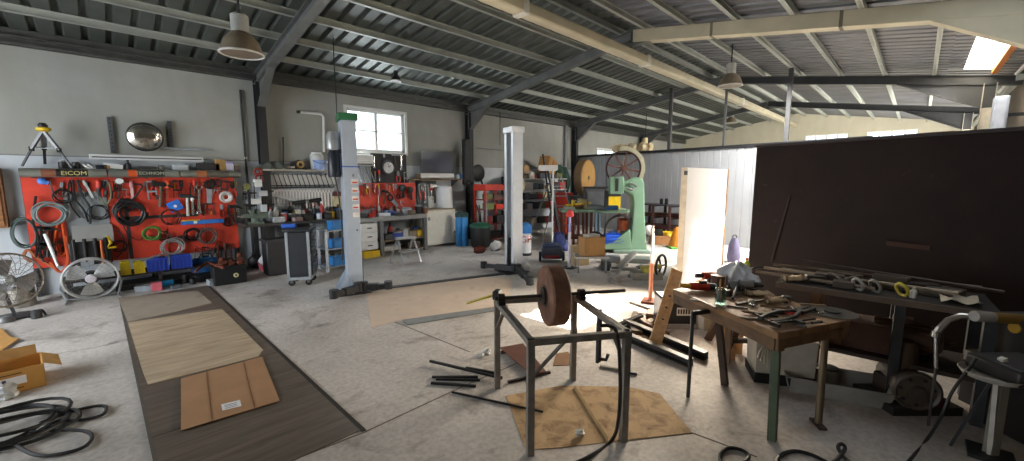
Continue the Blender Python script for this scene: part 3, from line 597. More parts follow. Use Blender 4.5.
for k, (pts, m_, r_, nm, lab) in enumerate([
 ([(70, 180), (68, 195), (72, 207), (80, 218)], BLACK, .012, 'jump_lead', 'leftmost black lead hanging down over the grey sheet panel'),
 ([(73, 180), (75, 198), (84, 210), (88, 222)], BLACK, .012, 'jump_lead', 'middle black lead hanging in a curve over the grey sheet panel'),
 ([(77, 180), (83, 196), (90, 208), (90, 224)], BD, .014, 'jump_lead', 'rightmost black lead ending at the panel centre'),
 ([(50, 180), (54, 194), (66, 196), (70, 184)], mat('#5b4a44', .5), .012, 'brown_cable', 'brown cable looped under the tube beside the blue tape roll'),
 ([(58, 222), (55, 240), (60, 254), (66, 252), (64, 236), (62, 222)], ORANGE, .014, 'orange_hose', 'orange hose hanging in a long loop left of the hood'),
 ([(66, 236), (68, 262), (60, 272), (50, 262)], mat('#c4532a', .5), .018, 'orange_hose', 'orange hose arching down behind the fan rim'),
 ([(31, 262), (24, 256), (28, 250), (38, 258), (58, 270)], mat('#a5603c', .5), .018, 'tan_hose', 'tan hose curling out from under the left of the board'),
 ([(36, 196), (33, 220), (39, 240), (36, 256)], BLACK, .014, 'black_cable', 'black cable hanging down the left edge of the board'),
 ([(40, 224), (42, 238), (40, 252), (44, 262)], BD, .012, 'black_cable', 'black cable hanging left of the white slanted tube'),
 ([(109, 182), (111, 196), (106, 205), (101, 198)], mat('#7d7d5b', .5), .01, 'olive_cable', 'olive cable looped over the upper right of the sheet panel'),
 ([(134, 184), (142, 186), (136, 196), (132, 200)], BD, .013, 'hooked_cable', 'black hooked cable by the pale pink file handle'),
 ([(118, 230), (124, 240), (122, 252), (116, 258)], BD, .008, 'thin_lead', 'thin dark cord hanging over the bare red panel right of the hood'),
 ([(196, 246), (202, 250), (212, 250), (218, 240)], BD, .007, 'thin_wire', 'thin dark wire drooping below the brown hose coil'),
 ([(122, 224), (130, 236), (140, 240), (146, 232)], BD, .007, 'thin_lead', 'thin dark cord drooping below the thick black coil')]):
    wire(nm, lab, [W(x, y, YB-.05-.012*(k % 3)) for x, y in pts], r_, m_, cat='cable' if nm == 'thin_lead' else nm.split('_')[1])
coil('hose_ring', 'dark green hose ring hanging on the wall left of the red board', W(24, 233, 8.93), .2, .013, mat('#4a5a58', .6), 3, .015, (0, 1, 0), .55, 1, cat='hose')
tag(MB().cyl(W(45, 234, 8.75), W(58, 266, 8.6), .022, .016).build('white_tube', WHITE), 'white tube leaning diagonally over the left of the red board', 'tube')
for i, x in enumerate((37, 41, 45)):
    tool('clamp', W(x, 226+i, YB-.1), W(x-1, 258, YB-.1), DSTEEL, BK, ['leftmost', 'middle', 'rightmost'][i]+' of three dark clamps hanging below the grey green hose', 'clamp', 'clamps below the grey hose', w=.8)
# brown door edge at the far left
a, c = W(-30, 168, 8.98), W(10, 227, 8.98); t = T('wall_cabinet', 'brown wooden wall cabinet cut by the left edge of the picture', 'cabinet', ((a.x+c.x)/2, 8.9, c.z)); MB().box((a.x, 8.86, c.z), (c.x, 9.01, a.z)).build('body', wood('#5d3a20', '#8a5a30'), t, bev=.004); MB().box((a.x+.03, 8.845, c.z+.03), (c.x-.03, 8.86, a.z-.03)).build('door', wood('#6a4526', '#96653a'), t, bev=.004)
# pipe and conduit on the wall near the first column
a, c = W(240, 90, 9.0), W(247, 262, 9.0); t = T('conduit', 'thin dark conduit pipe on the wall left of the first column', 'conduit', (a.x, 9, .25)); MB().cyl((a.x, 8.99, .25), (a.x, 8.99, a.z), .018, n=8).build('pipe', IRONP, t); MB().box((a.x-.02, 8.975, 2.06), (a.x+.02, 9.01, 2.1)).build('clip', WHITE, t)
# ------------------------------------------------------------------ big floor fan
Yf = 8.25; c = W(91, 278, Yf); R = .28
fn = T('floor_fan', 'large round floor fan with pale blades standing below the tool board', 'fan', (c.x, Yf, 0))
MB().torus(c+V((0, -.05, 0)), R, .014, (0, 1, 0), 40, 8).torus(c+V((0, .06, 0)), R, .012, (0, 1, 0), 40, 6).build('guard_ring', mat('#b4b6b6', .35, .5), fn)
g = MB()
for i in range(28): a = 2*PI*i/28; d = V((math.cos(a), 0, math.sin(a))); g.tube([c+d*.06+V((0, -.085, 0)), c+d*.2+V((0, -.08, 0)), c+d*R+V((0, -.05, 0))], .0013, 4)
for k in (.1, .15, .2, .25): g.torus(c+V((0, -.083, 0)), k, .0013, (0, 1, 0), 30, 4)
g.build('front_grille', mat('#7d7f80', .4, .3), fn)
for i in range(3):
    a0 = 2*PI*i/3+.5
    def bl(u, v): 
        rr = .045+.2*v; a = a0+(u-.5)*(1.15-.25*abs(v-.5)); return c+V((rr*math.cos(a), -.02+.05*(u-.5), rr*math.sin(a)))
    MB().grid(bl, 7, 6, .0).build('blade', mat('#b3b5b4', .35, .3, .1), fn)
hb = MB().lathe(c+V((0, -.03, 0)), [(.06, 0), (.06, .04), (.05, .062), (.0, .066)], 20, (0, -1, 0)).build('hub', mat('#d8d4dc', .4), fn)
MB().lathe(c+V((0, .02, 0)), [(.09, 0), (.09, .12), (.05, .16)], 20, (0, 1, 0)).build('motor', BLACK, fn)
for s in (-1, 1): MB().tube([c+V((s*R, 0, 0)), c+V((s*(R+.03), .02, -.1)), (c.x+s*.26, Yf+.02, .02), (c.x+s*.26, Yf-.22, .016)], .014).build('stand_leg', GREYP, fn)
MB().cyl((c.x-.27, Yf+.02, .02), (c.x+.27, Yf+.02, .02), .014).build('stand_bar', GREYP, fn)
# old wire-cage fan cut by the left edge, with a tank under it
Yo = 7.7; c = W(8, 280, Yo); of = T('caged_fan', 'old rusty wire caged fan cut by the left edge of the picture', 'fan', (c.x, Yo, 0)); g = MB(); R = .32; CAGE = mat('#8d8276', .4, .5)
nrm = V((.5, -.8, .15)).normalized(); q = V((0, 0, 1)).rotation_difference(nrm)
for i in range(22):
    a = 2*PI*i/22; g.tube([c+q@V((R*k*math.cos(a), R*k*math.sin(a), h)) for k, h in ((.15, .15), (.55, .14), (.9, .07), (1, 0), (.9, -.08), (.4, -.14))], .0035, 4)
for k, h in ((.35, .147), (.6, .135), (.8, .1), (.95, .045)): g.tube([c+q@V((R*k*math.cos(2*PI*i/30), R*k*math.sin(2*PI*i/30), h)) for i in range(30)], .003, 4, True)
g.build('cage', CAGE, of); MB().tube([c+q@V((R*math.cos(2*PI*i/36), R*math.sin(2*PI*i/36), 0)) for i in range(36)], .013, 6, True).build('cage_ring', CAGE, of)
for i in range(3):
    a0 = 2*PI*i/3+.2; MB().grid(lambda u, v: c+q@V(((.05+.2*v)*math.cos(a0+(u-.5)*1.1), (.05+.2*v)*math.sin(a0+(u-.5)*1.1), .05*(u-.5))), 6, 5).build('blade', mat('#8a8d90', .4, .4), of)
MB().lathe(c, [(.06, -.16), (.07, 0), (.05, .05), (.02, .06)], 16, nrm).build('motor', mat('#9aa0a4', .4, .4), of); MB().bar(c-nrm*.15-V((0, 0, .02)), (c.x, Yo+.12, .02), .03).build('post', IRONP, of); MB().lathe((c.x, Yo+.12, 0), [(.19, 0), (.19, .02), (.05, .04)], 24).build('base', IRONP, of)
p = gp(22, 306); can('metal_tank', 'dented shiny metal tank on the floor beside the caged fan', 'tank', p, .14, .27, mat('#8e8a82', .3, .7), DSTEEL, caph=.08, capr=.4)
# low dark bench carrying the crates
zq = .26; a, c = W(60, 285, 8.45), W(196, 283, 8.45); lb = T('low_bench', 'low dark bench along the foot of the red tool board', 'bench', ((a.x+c.x)/2, 8.6, 0)); bxs, bxe = W(60, 280, 8.4).x, 1.62
MB().box((bxs, 8.38, zq-.03), (bxe, 8.86, zq)).build('top', mat('#2d2823', .7), lb)
for x in (bxs+.05, (bxs+bxe)/2, bxe-.09):
    for y in (8.42, 8.8): MB().box((x, y, 0), (x+.05, y+.05, zq-.03)).build('leg', mat('#2d2823', .7), lb)
MB().box((bxs+.02, 8.4, .08), (bxe-.02, 8.84, .1)).build('lower_shelf', mat('#2d2823', .7), lb)
def crate(name, lab, x0, x1, y0, y1, Y, c, div=4, grp=None):
    a, e = W(x0, y0, Y), W(x1, y1, Y); z0_ = max(e.z, zq+.001); t = T(name, lab, 'crate', ((a.x+e.x)/2, Y+.1, z0_), 0, grp)
    MB().box((a.x, Y, z0_), (e.x, Y+.02, a.z)).box((a.x, Y+.2, z0_), (e.x, Y+.22, a.z)).box((a.x, Y+.02, z0_), (a.x+.015, Y+.2, a.z)).box((e.x-.015, Y+.02, z0_), (e.x, Y+.2, a.z)).box((a.x, Y+.01, z0_), (e.x, Y+.21, z0_+.015)).build('bin', c, t, bev=.004)
    b = MB(); w_ = (e.x-a.x)
    for i in range(div+1): xx = a.x+w_*i/div; b.box((xx-.006, Y-.012, z0_), (xx+.006, Y+.002, a.z))
    b.box((a.x, Y-.014, a.z-.02), (e.x, Y+.002, a.z+.006)); b.box((a.x, Y-.01, (a.z+z0_)/2-.006), (e.x, Y+.002, (a.z+z0_)/2+.006)); b.build('ribs', c, t); return t
YELB = mat('#cdb418', .45); BLUB = mat('#2a46a8', .45)
crate('yellow_crate', 'left yellow plastic crate on the low bench beside the fan', 120, 132, 263, 283, 8.36, YELB, 3); crate('yellow_crate', 'right yellow plastic crate on the low bench against the blue crate', 134, 146, 263, 281, 8.36, YELB, 3)
crate('blue_crate', 'left half of the blue plastic crates on the low bench', 147, 170, 260, 278, 8.36, BLUB, 5); crate('blue_crate', 'right half of the blue plastic crates on the low bench', 171, 193, 257, 277, 8.36, BLUB, 5)
tag(MB().bar(W(141, 262, 8.42)+V((0, 0, .02)), W(163, 255, 8.5)+V((0, 0, .02)), .05, .02).build('wooden_strip', mat('#8d8880', .6)), 'grey slat lying across the crate tops', 'slat')
# floor clutter in front of the low bench
for (kind, x, y, w, h, c1, c2, nm, lab, cat) in [
 ('box', 145, 291, .2, .09, mat('#7d848c', .4), mat('#8b9299', .4), 'grey_case', 'flat grey case on the floor below the yellow crates', 'case'),
 ('box', 157, 290, .13, .12, mat('#c8606a', .5), None, 'pink_box', 'pink box on the floor below the blue crate', 'box'),
 ('box', 166, 286, .2, .12, mat('#1f7fae', .45), BLACK, 'teal_drill_case', 'teal blue tool case on the floor beside the pink box', 'case'),
 ('box', 176, 288, .12, .05, mat('#5a5f63', .4), None, 'steel_block', 'low grey steel block on the floor right of the teal case', 'block'),
 ('can', 186, 283, .05, .14, BLACK, IRONP, 'black_can', 'black can on the floor under the right blue crate', 'can'),
 ('can', 193, 284, .045, .1, IRONP, DSTEEL, 'dark_can', 'small dark can on the floor right of the black can', 'can'),
 ('box', 204, 281, .22, .1, mat('#1c1d1f', .6), None, 'black_bag', 'black pouch on the floor left of the silver box', 'pouch'),
 ('box', 214, 285, .16, .1, mat('#a7adb2', .35, .3), mat('#8d949a', .4), 'silver_box', 'silver box tilted on the floor left of the black speaker', 'box'),
 ('box', 126, 290, .22, .06, mat('#23221f', .6), None, 'dark_tray', 'dark tray on the floor just right of the fan', 'tray')]:
    p = gp(x, y)
    if kind == 'can': can(nm, lab, cat, p, w, h, c1, c2)
    else: bx(nm, lab, cat, p, w, .13, h, c1, random.uniform(-.4, .4), c2)
p = gp(208, 278); p.z = 0; tb_ = T('tool_bag', 'open blue tool bag behind the silver box right of the crates', 'bag', p); MB().grid(lambda u, v: (p.x+(u-.5)*.42, p.y+.15+.07*math.cos(v*2*PI)*(1-.1*abs(u-.5)), 0), 1, 1) ; b = MB(); b.lathe((p.x, p.y+.15, 0), [(.16, 0), (.2, .06), (.2, .26), (.17, .33), (.15, .33), (.16, .1), (.01, .05)], 16); b.v = [V((v.x, p.y+.15+(v.y-p.y-.15)*.6, v.z)) for v in b.v]; b.build('body', mat('#2a6cae', .7), tb_); MB().tube([(p.x-.12, p.y+.06, .3), (p.x-.06, p.y+.03, .42), (p.x+.06, p.y+.03, .42), (p.x+.12, p.y+.06, .3)], .01).build('handle', BLACK, tb_)
p = gp(233, 284); a = p.x; sp = T('speaker_box', 'black speaker box with a pale round badge on the floor below the board', 'speaker', p, 0); MB().box((a-.24, p.y, 0), (a+.2, p.y+.3, .3)).build('cabinet', mat('#18181a', .6), sp, bev=.01); q = V((W(236, 275, p.y).x, p.y, W(236, 275, p.y).z)); MB().cyl(q, q+V((0, -.012, 0)), .036, n=20).build('badge', mat('#d9cf9a', .5), sp); MB().cyl(q+V((0, -.011, 0)), q+V((0, -.016, 0)), .014).build('badge_centre', BLACK, sp)
for k, (x, w_, h_, lab) in enumerate(((222, .14, .13, 'rusty iron casting on the black speaker box, leftmost'), (231, .12, .1, 'rusty iron hub on the black speaker box, middle'), (240, .13, .18, 'rusty round flange standing on the right of the speaker box'))):
    q = V((W(x, 262, p.y+.12).x, p.y+.12, .3)); t = T('rusty_casting', lab, 'casting', q); MB().lathe(q, [(w_*.5, 0), (w_*.55, h_*.3), (w_*.3, h_*.4), (w_*.28, h_*.9), (w_*.2, h_)], 14).build('flange', RUST, t); MB().ob(q+V((0, -.03, h_*.5)), (w_*.8, .05, h_*.35), (0, .5*k, 0)).build('lug', RUST, t)
tag(MB().tube([gp(195, 272, .28), gp(207, 262, .3), gp(216, 266, .3), gp(224, 268, .32)], .02).build('rusty_chain', RUST), 'rusty chain draped between the blue bag and speaker box', 'chain')
# ================================================================== WRENCH BENCH BETWEEN THE FIRST COLUMN AND THE LIFT
def along(A, B): return math.atan2(B.y-A.y, B.x-A.x)
Yr = 8.95
# shelf over the wrench racks
a, c = W(262, 169, 8.75), W(331, 172, 8.75); zs2 = a.z
t = T('tool_shelf', 'pale shelf above the wrench racks right of the first column', 'shelf', ((a.x+c.x)/2, 8.85, zs2-.03)); MB().box((a.x, 8.7, zs2-.03), (c.x, 9.01, zs2)).build('board', mat('#b9b3a4', .6), t)
for x in (a.x+.15, c.x-.15): MB().prism([(x, 8.72, zs2-.03), (x, 9.01, zs2-.03), (x, 9.01, zs2-.2)], (.02, 0, 0)).build('bracket', GREYP, t)
S = lambda x, Y=8.84: V((W(x, 165, Y).x, Y, zs2))
q = S(273); t = T('folded_tarpaulin', 'grey tarpaulin folded in a heap at the left end of the shelf', 'tarpaulin', q); MB().grid(lambda u, v: (q.x+(u-.5)*.62, q.y+(v-.5)*.26, zs2+.13*math.sin(PI*u)**.6*math.sin(PI*v)**.5+.03*math.sin(u*19+v*7)*math.sin(PI*u)+.002), 18, 8).build('cloth', mat('#5f625c', .9), t)
tag(MB().ob(S(285)+V((0, -.06, .03)), (.3, .06, .04), (0, -.12, .1)).build('pale_plank', mat('#b4ada0', .7)), 'short pale plank on the shelf in front of the folded tarpaulin', 'plank')
q = S(300); t = T('round_speaker', 'small black speaker with a tan ring on the shelf', 'speaker', q); MB().prism([q+V((-.2, .04, 0)), q+V((.16, .04, 0)), q+V((.1, .04, .14)), q+V((0, .04, .2)), q+V((-.1, .04, .12))], (0, .1, 0)).build('cabinet', BLACK, t); MB().torus(q+V((.02, .03, .1)), .055, .02, (0, 1, 0)).build('ring', mat('#c9a66a', .5), t)
q = S(319); bucket('blue_bucket', 'pale blue bucket on the shelf beside the power unit of the lift', q+V((0, -.05, 0)), .13, .2, mat('#8ba3d0', .5))
q = S(317, 8.94); can('white_pot', 'white lidded pot standing behind the pale blue bucket', 'pot', q, .13, .36, mat('#c9c9c3', .5), WHITE)
t = T('white_pipe', 'white bent pipe on the wall above the blue bucket', 'pipe', W(324, 150, 8.97)); MB().tube([W(299, 112, 8.97), W(321, 114, 8.97), W(323.5, 117, 8.97), W(324, 152, 8.97)], .026, 8).build('pipe', WHITE, t); MB().cyl(W(297, 112, 8.97), W(300, 112, 8.97), .03).build('end', IRONP, t)
tag(MB().cyl(W(283, 137, 8.96), W(283.5, 166, 8.96), .014).build('steel_rod', IRONP), 'thin dark rod standing on the shelf against the wall', 'rod')
# wrench racks
a, c = W(268, 172, Yr), W(336, 218, Yr); t = T('perforated_board', 'blue grey perforated board behind the long wrench racks', 'board', ((a.x+c.x)/2, Yr+.03, c.z)); MB().box((a.x, Yr, c.z-.2), (c.x, Yr+.02, a.z)).build('sheet', mat('#a9b3bd', .5, .1), t)
b = MB()
for i in range(22):
    for j in range(9): x_ = a.x+.1+(c.x-a.x-.2)*i/21; z_ = c.z-.14+.5*j/9; b.box((x_-.008, Yr-.001, z_-.008), (x_+.008, Yr+.002, z_+.008))
b.build('holes', BLACK, t)
e0, e1 = W(268, 180, 8.9), W(335, 181, 8.9); rk = T('wrench_rack', 'white upper rack holding slanted wrenches below the shelf', 'rack', ((e0.x+e1.x)/2, 8.92, e0.z-.12)); MB().box((e0.x, 8.9, e0.z-.1), (e1.x, 8.945, e0.z+.1)).build('panel', WHITE, rk); MB().box((e0.x, 8.86, e0.z-.115), (e1.x, 8.945, e0.z-.1)).build('ledge', IRONP, rk)
wr = tool('wrench', (0, 0, 0), (0, 0, -.3), mat('#3a3f47', .35, .7), BK, 'x', w=.9)
for i in range(13):
    x = 273+i*4.7; p0_, p1_ = W(x, 173.5, 8.86), W(x+4.5, 186.5, 8.86); dd_ = p1_-p0_; L_ = math.hypot(dd_.x, dd_.z); rot = (0, math.atan2(-dd_.x, -dd_.z), 0); lab = 'dark wrench slanting in the white upper rack, %s from the left' % ORD[i]
    if i == 0: place(wr, p0_, rot, L_/.3); wr['label'] = lab; wr['group'] = 'slanted wrenches in the white rack'
    else: dup(wr, p0_, rot, lab, 'slanted wrenches in the white rack', L_/.3)
wr2 = tool('combination_wrench', (0, 0, 0), (0, 0, -.3), mat('#d0d3d6', .3, .6, .1), BK, 'x', w=.85)
for i in range(20):
    x = 271+i*3.15; p0_, p1_ = W(x, 189.5, 8.9), W(x+.5, 203+i*.75, 8.9); L_ = p0_.z-p1_.z; lab = 'bright combination wrench in the lower rack, %s from the left' % ORD[i]
    if i == 0: place(wr2, p0_, (0, 0, 0), L_/.3); wr2['label'] = lab; wr2['group'] = 'combination wrenches in the lower rack'
    else: dup(wr2, p0_, (0, 0, 0), lab, 'combination wrenches in the lower rack', L_/.3)
e0, e1 = W(268, 188, 8.93), W(334, 189, 8.93); MB_ = MB().box((e0.x, 8.9, e0.z-.012), (e1.x, 8.95, e0.z+.012)).build('rack_rail', IRONP); tag(MB_, 'dark rail from which the bright combination wrenches hang', 'rail')
e0, e1 = W(262, 192, 8.84), W(306, 203, 8.84); t = T('slanted_rack', 'pale slanted rack rail crossing the wrench row at the left', 'rack', (e0+e1)/2); MB().bar(e0, e1, .02, .05).build('rail', mat('#b0b4b8', .4, .3), t)
e0, e1 = W(262, 207, 8.84), W(305, 203, 8.84); MB().bar(e0, e1, .02, .04).build('rail', mat('#8d9297', .4, .3), t)
wr3 = tool('small_wrench', (0, 0, 0), (0, 0, -.2), mat('#a9adb2', .3, .6), BK, 'x', w=.9)
for i in range(8):
    x = 265+i*4.6; p0_ = W(x, 193.5+i*1.25, 8.82); L_ = .2-.012*i; lab = 'short wrench on the slanted rail, %s from the left' % ORD[i]
    if i == 0: place(wr3, p0_, (0, 0, 0), 1); wr3['label'] = lab; wr3['group'] = 'short wrenches on the slanted rail'
    else: dup(wr3, p0_, (0, 0, 0), lab, 'short wrenches on the slanted rail', L_/.2)
# bench
a, c = W(247, 233, 8.25), W(352, 233, 8.25); zb = .9; bx_a, bx_c = a.x, W(346, 232, 8.25).x
t = T('workbench', 'dark workbench below the wrench racks behind the tool trolley', 'workbench', ((bx_a+bx_c)/2, 8.6, 0)); MB().box((bx_a, 8.24, zb-.05), (bx_c, 8.9, zb)).build('top', mat('#3a3733', .6), t, bev=.004)
for x in (W(262, 240, 8.3).x, bx_c-.1, (bx_a+bx_c)/2):
    for y in (8.28, 8.8): MB().box((x, y, 0), (x+.07, y+.07, zb-.05)).build('leg', BLACK, t)
MB().box((bx_a+.4, 8.3, .2), (bx_c, 8.85, .23)).build('lower_shelf', mat('#3a3733', .6), t)
B = lambda x, Y=8.5: V((W(x, 230, Y).x, Y, zb))
q = B(256, 8.36); t = T('bench_vise', 'grey green bench vise on the left end of the dark workbench', 'vise', q); VM = mat('#5d6b60', .5, .3)
MB().box(q+V((-.12, -.09, 0)), q+V((.12, .09, .04))).cyl(q+V((0, 0, .03)), q+V((0, 0, .1)), .07).build('base', VM, t); MB().box(q+V((-.06, -.06, .09)), q+V((.2, .06, .2))).build('body', VM, t, bev=.012); MB().box(q+V((.02, -.09, .17)), q+V((.06, .09, .25))).build('fixed_jaw', VM, t); MB().box(q+V((-.08, -.09, .17)), q+V((-.03, .09, .25))).box(q+V((-.2, -.04, .11)), q+V((-.03, .04, .18))).build('moving_jaw', VM, t); MB().cyl(q+V((-.24, -.13, .13)), q+V((-.24, .13, .13)), .011).cyl(q+V((-.26, 0, .14)), q+V((-.18, 0, .14)), .02).build('handle', CHROME, t)
for (kind, x, Y, w, h, c1, c2, nm, lab, cat) in [
 ('can', 249, 8.4, .06, .2, DSTEEL, IRONP, 'grease_gun', 'dark grease gun canister at the far left of the workbench', 'canister'),
 ('bottle', 272, 8.6, .045, .26, mat('#cfd3d6', .4), RED, 'white_bottle', 'white bottle with red cap standing behind the vise', 'bottle'),
 ('bottle', 277, 8.55, .05, .3, WHITE, mat('#9aa', .5) if 0 else GREYP, 'white_spray', 'tall white bottle on the workbench left of the pink cup', 'bottle'),
 ('can', 285, 8.5, .06, .16, mat('#c25a5f', .5), WHITE, 'pink_cup', 'pink red cup on the workbench above the tool trolley', 'cup'),
 ('box', 279, 8.38, .2, .1, mat('#aab0b4', .4), None, 'grey_tin', 'low pale grey tin on the workbench right of the vise', 'tin'),
 ('box', 292, 8.5, .14, .14, IRONP, GREYP, 'charger', 'dark grey charger box on the workbench beside the pink cup', 'box'),
 ('box', 299, 8.62, .1, .2, mat('#d4d2c8', .5), None, 'white_carton', 'upright white carton at the back of the workbench', 'carton'),
 ('can', 304, 8.6, .04, .18, mat('#e0ddd6', .4), WHITE, 'white_jar', 'white jar at the back right of the upright carton', 'jar'),
 ('box', 298, 8.36, .16, .07, mat('#a08a86', .6), None, 'sanding_block', 'dusty pink block on the workbench front edge', 'block'),
 ('box', 308, 8.45, .18, .12, BLACK, IRONP, 'drill_box', 'black case on the workbench in front of the white jar', 'case'),
 ('bottle', 316, 8.6, .05, .26, IRONP, BLACK, 'dark_bottle', 'dark bottle on the workbench right of the white jar', 'bottle'),
 ('bottle', 323, 8.6, .045, .34, mat('#b03436', .45), mat('#d8d4d0', .5), 'red_bottle', 'tall red bottle on the workbench below the cream box', 'bottle'),
 ('can', 320, 8.4, .05, .13, mat('#d6dbe2', .4), mat('#3b57a0', .5), 'white_tin', 'white tin with blue lid in front of the tall red bottle', 'tin'),
 ('can', 333, 8.5, .06, .15, YEL, BLACK, 'yellow_lamp', 'yellow can at the right end of the workbench beside the lift post', 'can'),
 ('box', 328, 8.4, .14, .12, IRONP, BLACK, 'dark_case', 'small dark case on the workbench left of the yellow can', 'case'),
 ('box', 340, 8.45, .16, .16, mat('#2c2d30', .5), None, 'black_crate', 'black box at the right end of the workbench touching the lift post', 'box')]:
    q = B(x, Y)
    if kind == 'can': can(nm, lab, cat, q, w, h, c1, c2)
    elif kind == 'bottle': bottle(nm, lab, q, w, h, c1, c2)
    else: bx(nm, lab, cat, q, w, .12, h, c1, random.uniform(-.3, .3), c2)
for (x, y, Y, lab) in ((300, 203, 8.8, 'left'), (316, 201, 8.8, 'right')):
    q = W(x, y, Y); t = T('air_drill', lab+' of two dark air drills hanging in front of the blue grey board', 'drill', q, 0, 'air drills on the board'); MB().cyl(q+V((-.14, 0, 0)), q+V((.1, 0, .02)), .035, .045, 10).build('body', IRONP if lab == 'left' else BLACK, t); MB().bar(q+V((.04, 0, 0)), q+V((.09, 0, -.12)), .035, .05).build('grip', BLACK, t); MB().cyl(q+V((-.2, 0, 0)), q+V((-.14, 0, 0)), .022).build('chuck', CHROME, t)
q = W(338, 205, 8.86); t = T('breaker_box', 'cream electrical box on the wall left of the lift post', 'electrical box', q); MB().box(q+V((-.09, 0, -.19)), q+V((.09, .14, .19))).build('housing', mat('#d9cfa4', .5), t, bev=.008); MB().ob(q+V((0, -.006, -.02)), (.05, .012, .07)).build('switch', RUST, t); MB().ob(q+V((0, -.01, .24)), (.1, .1, .1)).build('red_cap', mat('#6b241d', .5), t)
# column hardware left of the racks
for (x, y, s, c_, nm, lab, cat) in [(258, 171.5, .07, mat('#8a2f26', .5), 'red_shackle', 'upper red shackle hooked on the first column', 'shackle'), (259, 178, .07, mat('#7a2a22', .5), 'red_shackle', 'lower red shackle hooked on the first column', 'shackle')]:
    q = W(x, y, 8.7); t = T(nm, lab, cat, q); MB().torus(q, s*.75, .018, (0, 1, 0), 16).build('bow', c_, t); MB().cyl(q+V((-.08, 0, -.04)), q+V((.08, 0, -.04)), .016).build('pin', c_, t)
for i, (x, y, w_, h_, c_, lab) in enumerate(((258, 187, .12, .14, WHITE, 'white plastic clip box on the first column, uppermost'), (263, 196, .14, .1, mat('#b9bdc2', .4, .3), 'bright bracket on the first column below the white clip box'), (256, 204, .16, .1, WHITE, 'white box on the first column above the vise'), (264, 212, .1, .14, mat('#cfd2d4', .4), 'pale bottle holder on the first column right of the vise'), (247, 190, .08, .12, mat('#6b6a3a', .5), 'olive tap fitting on the wall left of the first column'))):
    q = W(x, y, 8.72); bx('wall_fitting', lab, 'fitting', q, w_, .1, h_, c_)
for i, (x, y0, y1, lab) in enumerate(((250, 192, 216, 'black chain hanging left of the first column'), (254, 182, 214, 'black strap hanging on the left face of the first column'), (267, 190, 216, 'dark puller hanging on the right face of the first column'), (246, 205, 228, 'dark hook rod hanging on the wall beside the vise'))):
    tool('clamp', W(x, y0, 8.7), W(x+1, y1, 8.7), DSTEEL, BK, lab, 'puller', w=.7)
# things on the floor under the bench's left end
bucket('pink_bucket', 'pink bucket on the floor under the left end of the workbench', gp(264, 270), .09, .16, mat('#c4606e', .5))
q = gp(270, 271); q.z = .16; t = T('white_canister', 'white canister tilted among black bags under the workbench', 'canister', gp(270, 271)); MB().ob(q+V((0, 0, .06)), (.24, .2, .26), (.2, .6, .2)).build('body', mat('#d9dde2', .45), t, bev=.03); MB().ob(q+V((.12, 0, .2)), (.07, .07, .05), (.2, .6, .2)).build('cap', BLACK, t)
for (x, y, w_, h_, c_, lab) in ((256, 268, .22, .28, BLACK, 'black bag on the floor left of the pink bucket'), (260, 256, .26, .4, mat('#222326', .6), 'black box behind the pink bucket under the workbench'), (275, 268, .1, .18, mat('#6b5f50', .6), 'small brown bottle box beside the tilted white canister')):
    q = gp(x, y); t = T('black_bag' if c_ is BLACK else 'floor_box', lab, 'bag' if c_ is BLACK else 'box', q); MB().ell(q+V((0, 0, h_*.48)), (w_*.6, w_*.5, h_*.5), 12, 8, jit=.08).build('sack', c_, t) if c_ is BLACK else MB().box(q+V((-w_/2, -.1, 0)), q+V((w_/2, .1, h_))).build('body', c_, t, bev=.01); MB().ob(q+V((0, 0, h_-.01)), (w_*.4, .06, .05)).build('top', IRONP, t)
# big dark bin behind the trolley
q = gp(280, 275); t = T('dark_bin', 'dark plastic bin standing left of the tool trolley', 'bin', q); MB().box(q+V((-.18, 0, 0)), q+V((.2, .32, .62))).build('body', mat('#26272a', .5), t, bev=.02); MB().box(q+V((-.2, -.02, .6)), q+V((.22, .34, .64))).build('rim', mat('#333438', .5), t)
# ------------------------------------------------------------------ tool trolley
A, Bq = gp(288, 287), gp(312, 285.5); Cq = gp(322, 280); rz = along(A, Bq); wd = (Bq-A).length; dp = .42; Ht = .92
t = T('tool_trolley', 'black and grey tool trolley on castors in front of the workbench', 'trolley', A, 0); TG = mat('#9aa0a5', .45, .2); TB = mat('#1d2024', .45)
x, y, z = A; MB().box((x+.03, y+.012, .14), (x+wd-.03, y+dp, Ht-.06)).build('cabinet', TB, t, bev=.006)
b = MB(); 
for (u, v_) in ((0, 0), (wd-.04, 0), (0, dp-.04), (wd-.04, dp-.04)): b.box((x+u, y+v_, .12), (x+u+.04, y+v_+.04, Ht-.03))
b.box((x, y, .1), (x+wd, y+dp, .145)); b.build('frame', TG, t, bev=.004)
MB().box((x-.02, y-.03, Ht-.05), (x+wd+.03, y+dp+.02, Ht)).build('top_tray', TB, t, bev=.012); MB().box((x+.05, y+.004, .2), (x+wd-.05, y+.016, Ht-.1)).build('side_panel', mat('#25282d', .4), t)
hs = [(.16, .2), (.37, .13), (.51, .1), (.62, .1), (.73, .1)]
for z0_, h_ in hs:
    d_ = MB().box((x+wd-.005, y+.045, z0_), (x+wd+.018, y+dp-.045, z0_+h_-.012)).build('drawer', mat('#2a2d32', .4), t, bev=.003); MB().box((x+wd+.016, y+.07, z0_+h_-.04), (x+wd+.034, y+dp-.07, z0_+h_-.02)).build('handle', mat('#6d7278', .4, .5), d_)
for (u, v_) in ((.05, .05), (wd-.05, .05), (.05, dp-.05), (wd-.05, dp-.05)):
    k_ = MB().cyl((x+u, y+v_-.015, .05), (x+u, y+v_+.015, .05), .05).build('castor', RUBBER, t); MB().box((x+u-.02, y+v_-.024, .05), (x+u+.02, y+v_+.024, .12)).build('fork', STEEL, k_)
t.rotation_euler.z = rz
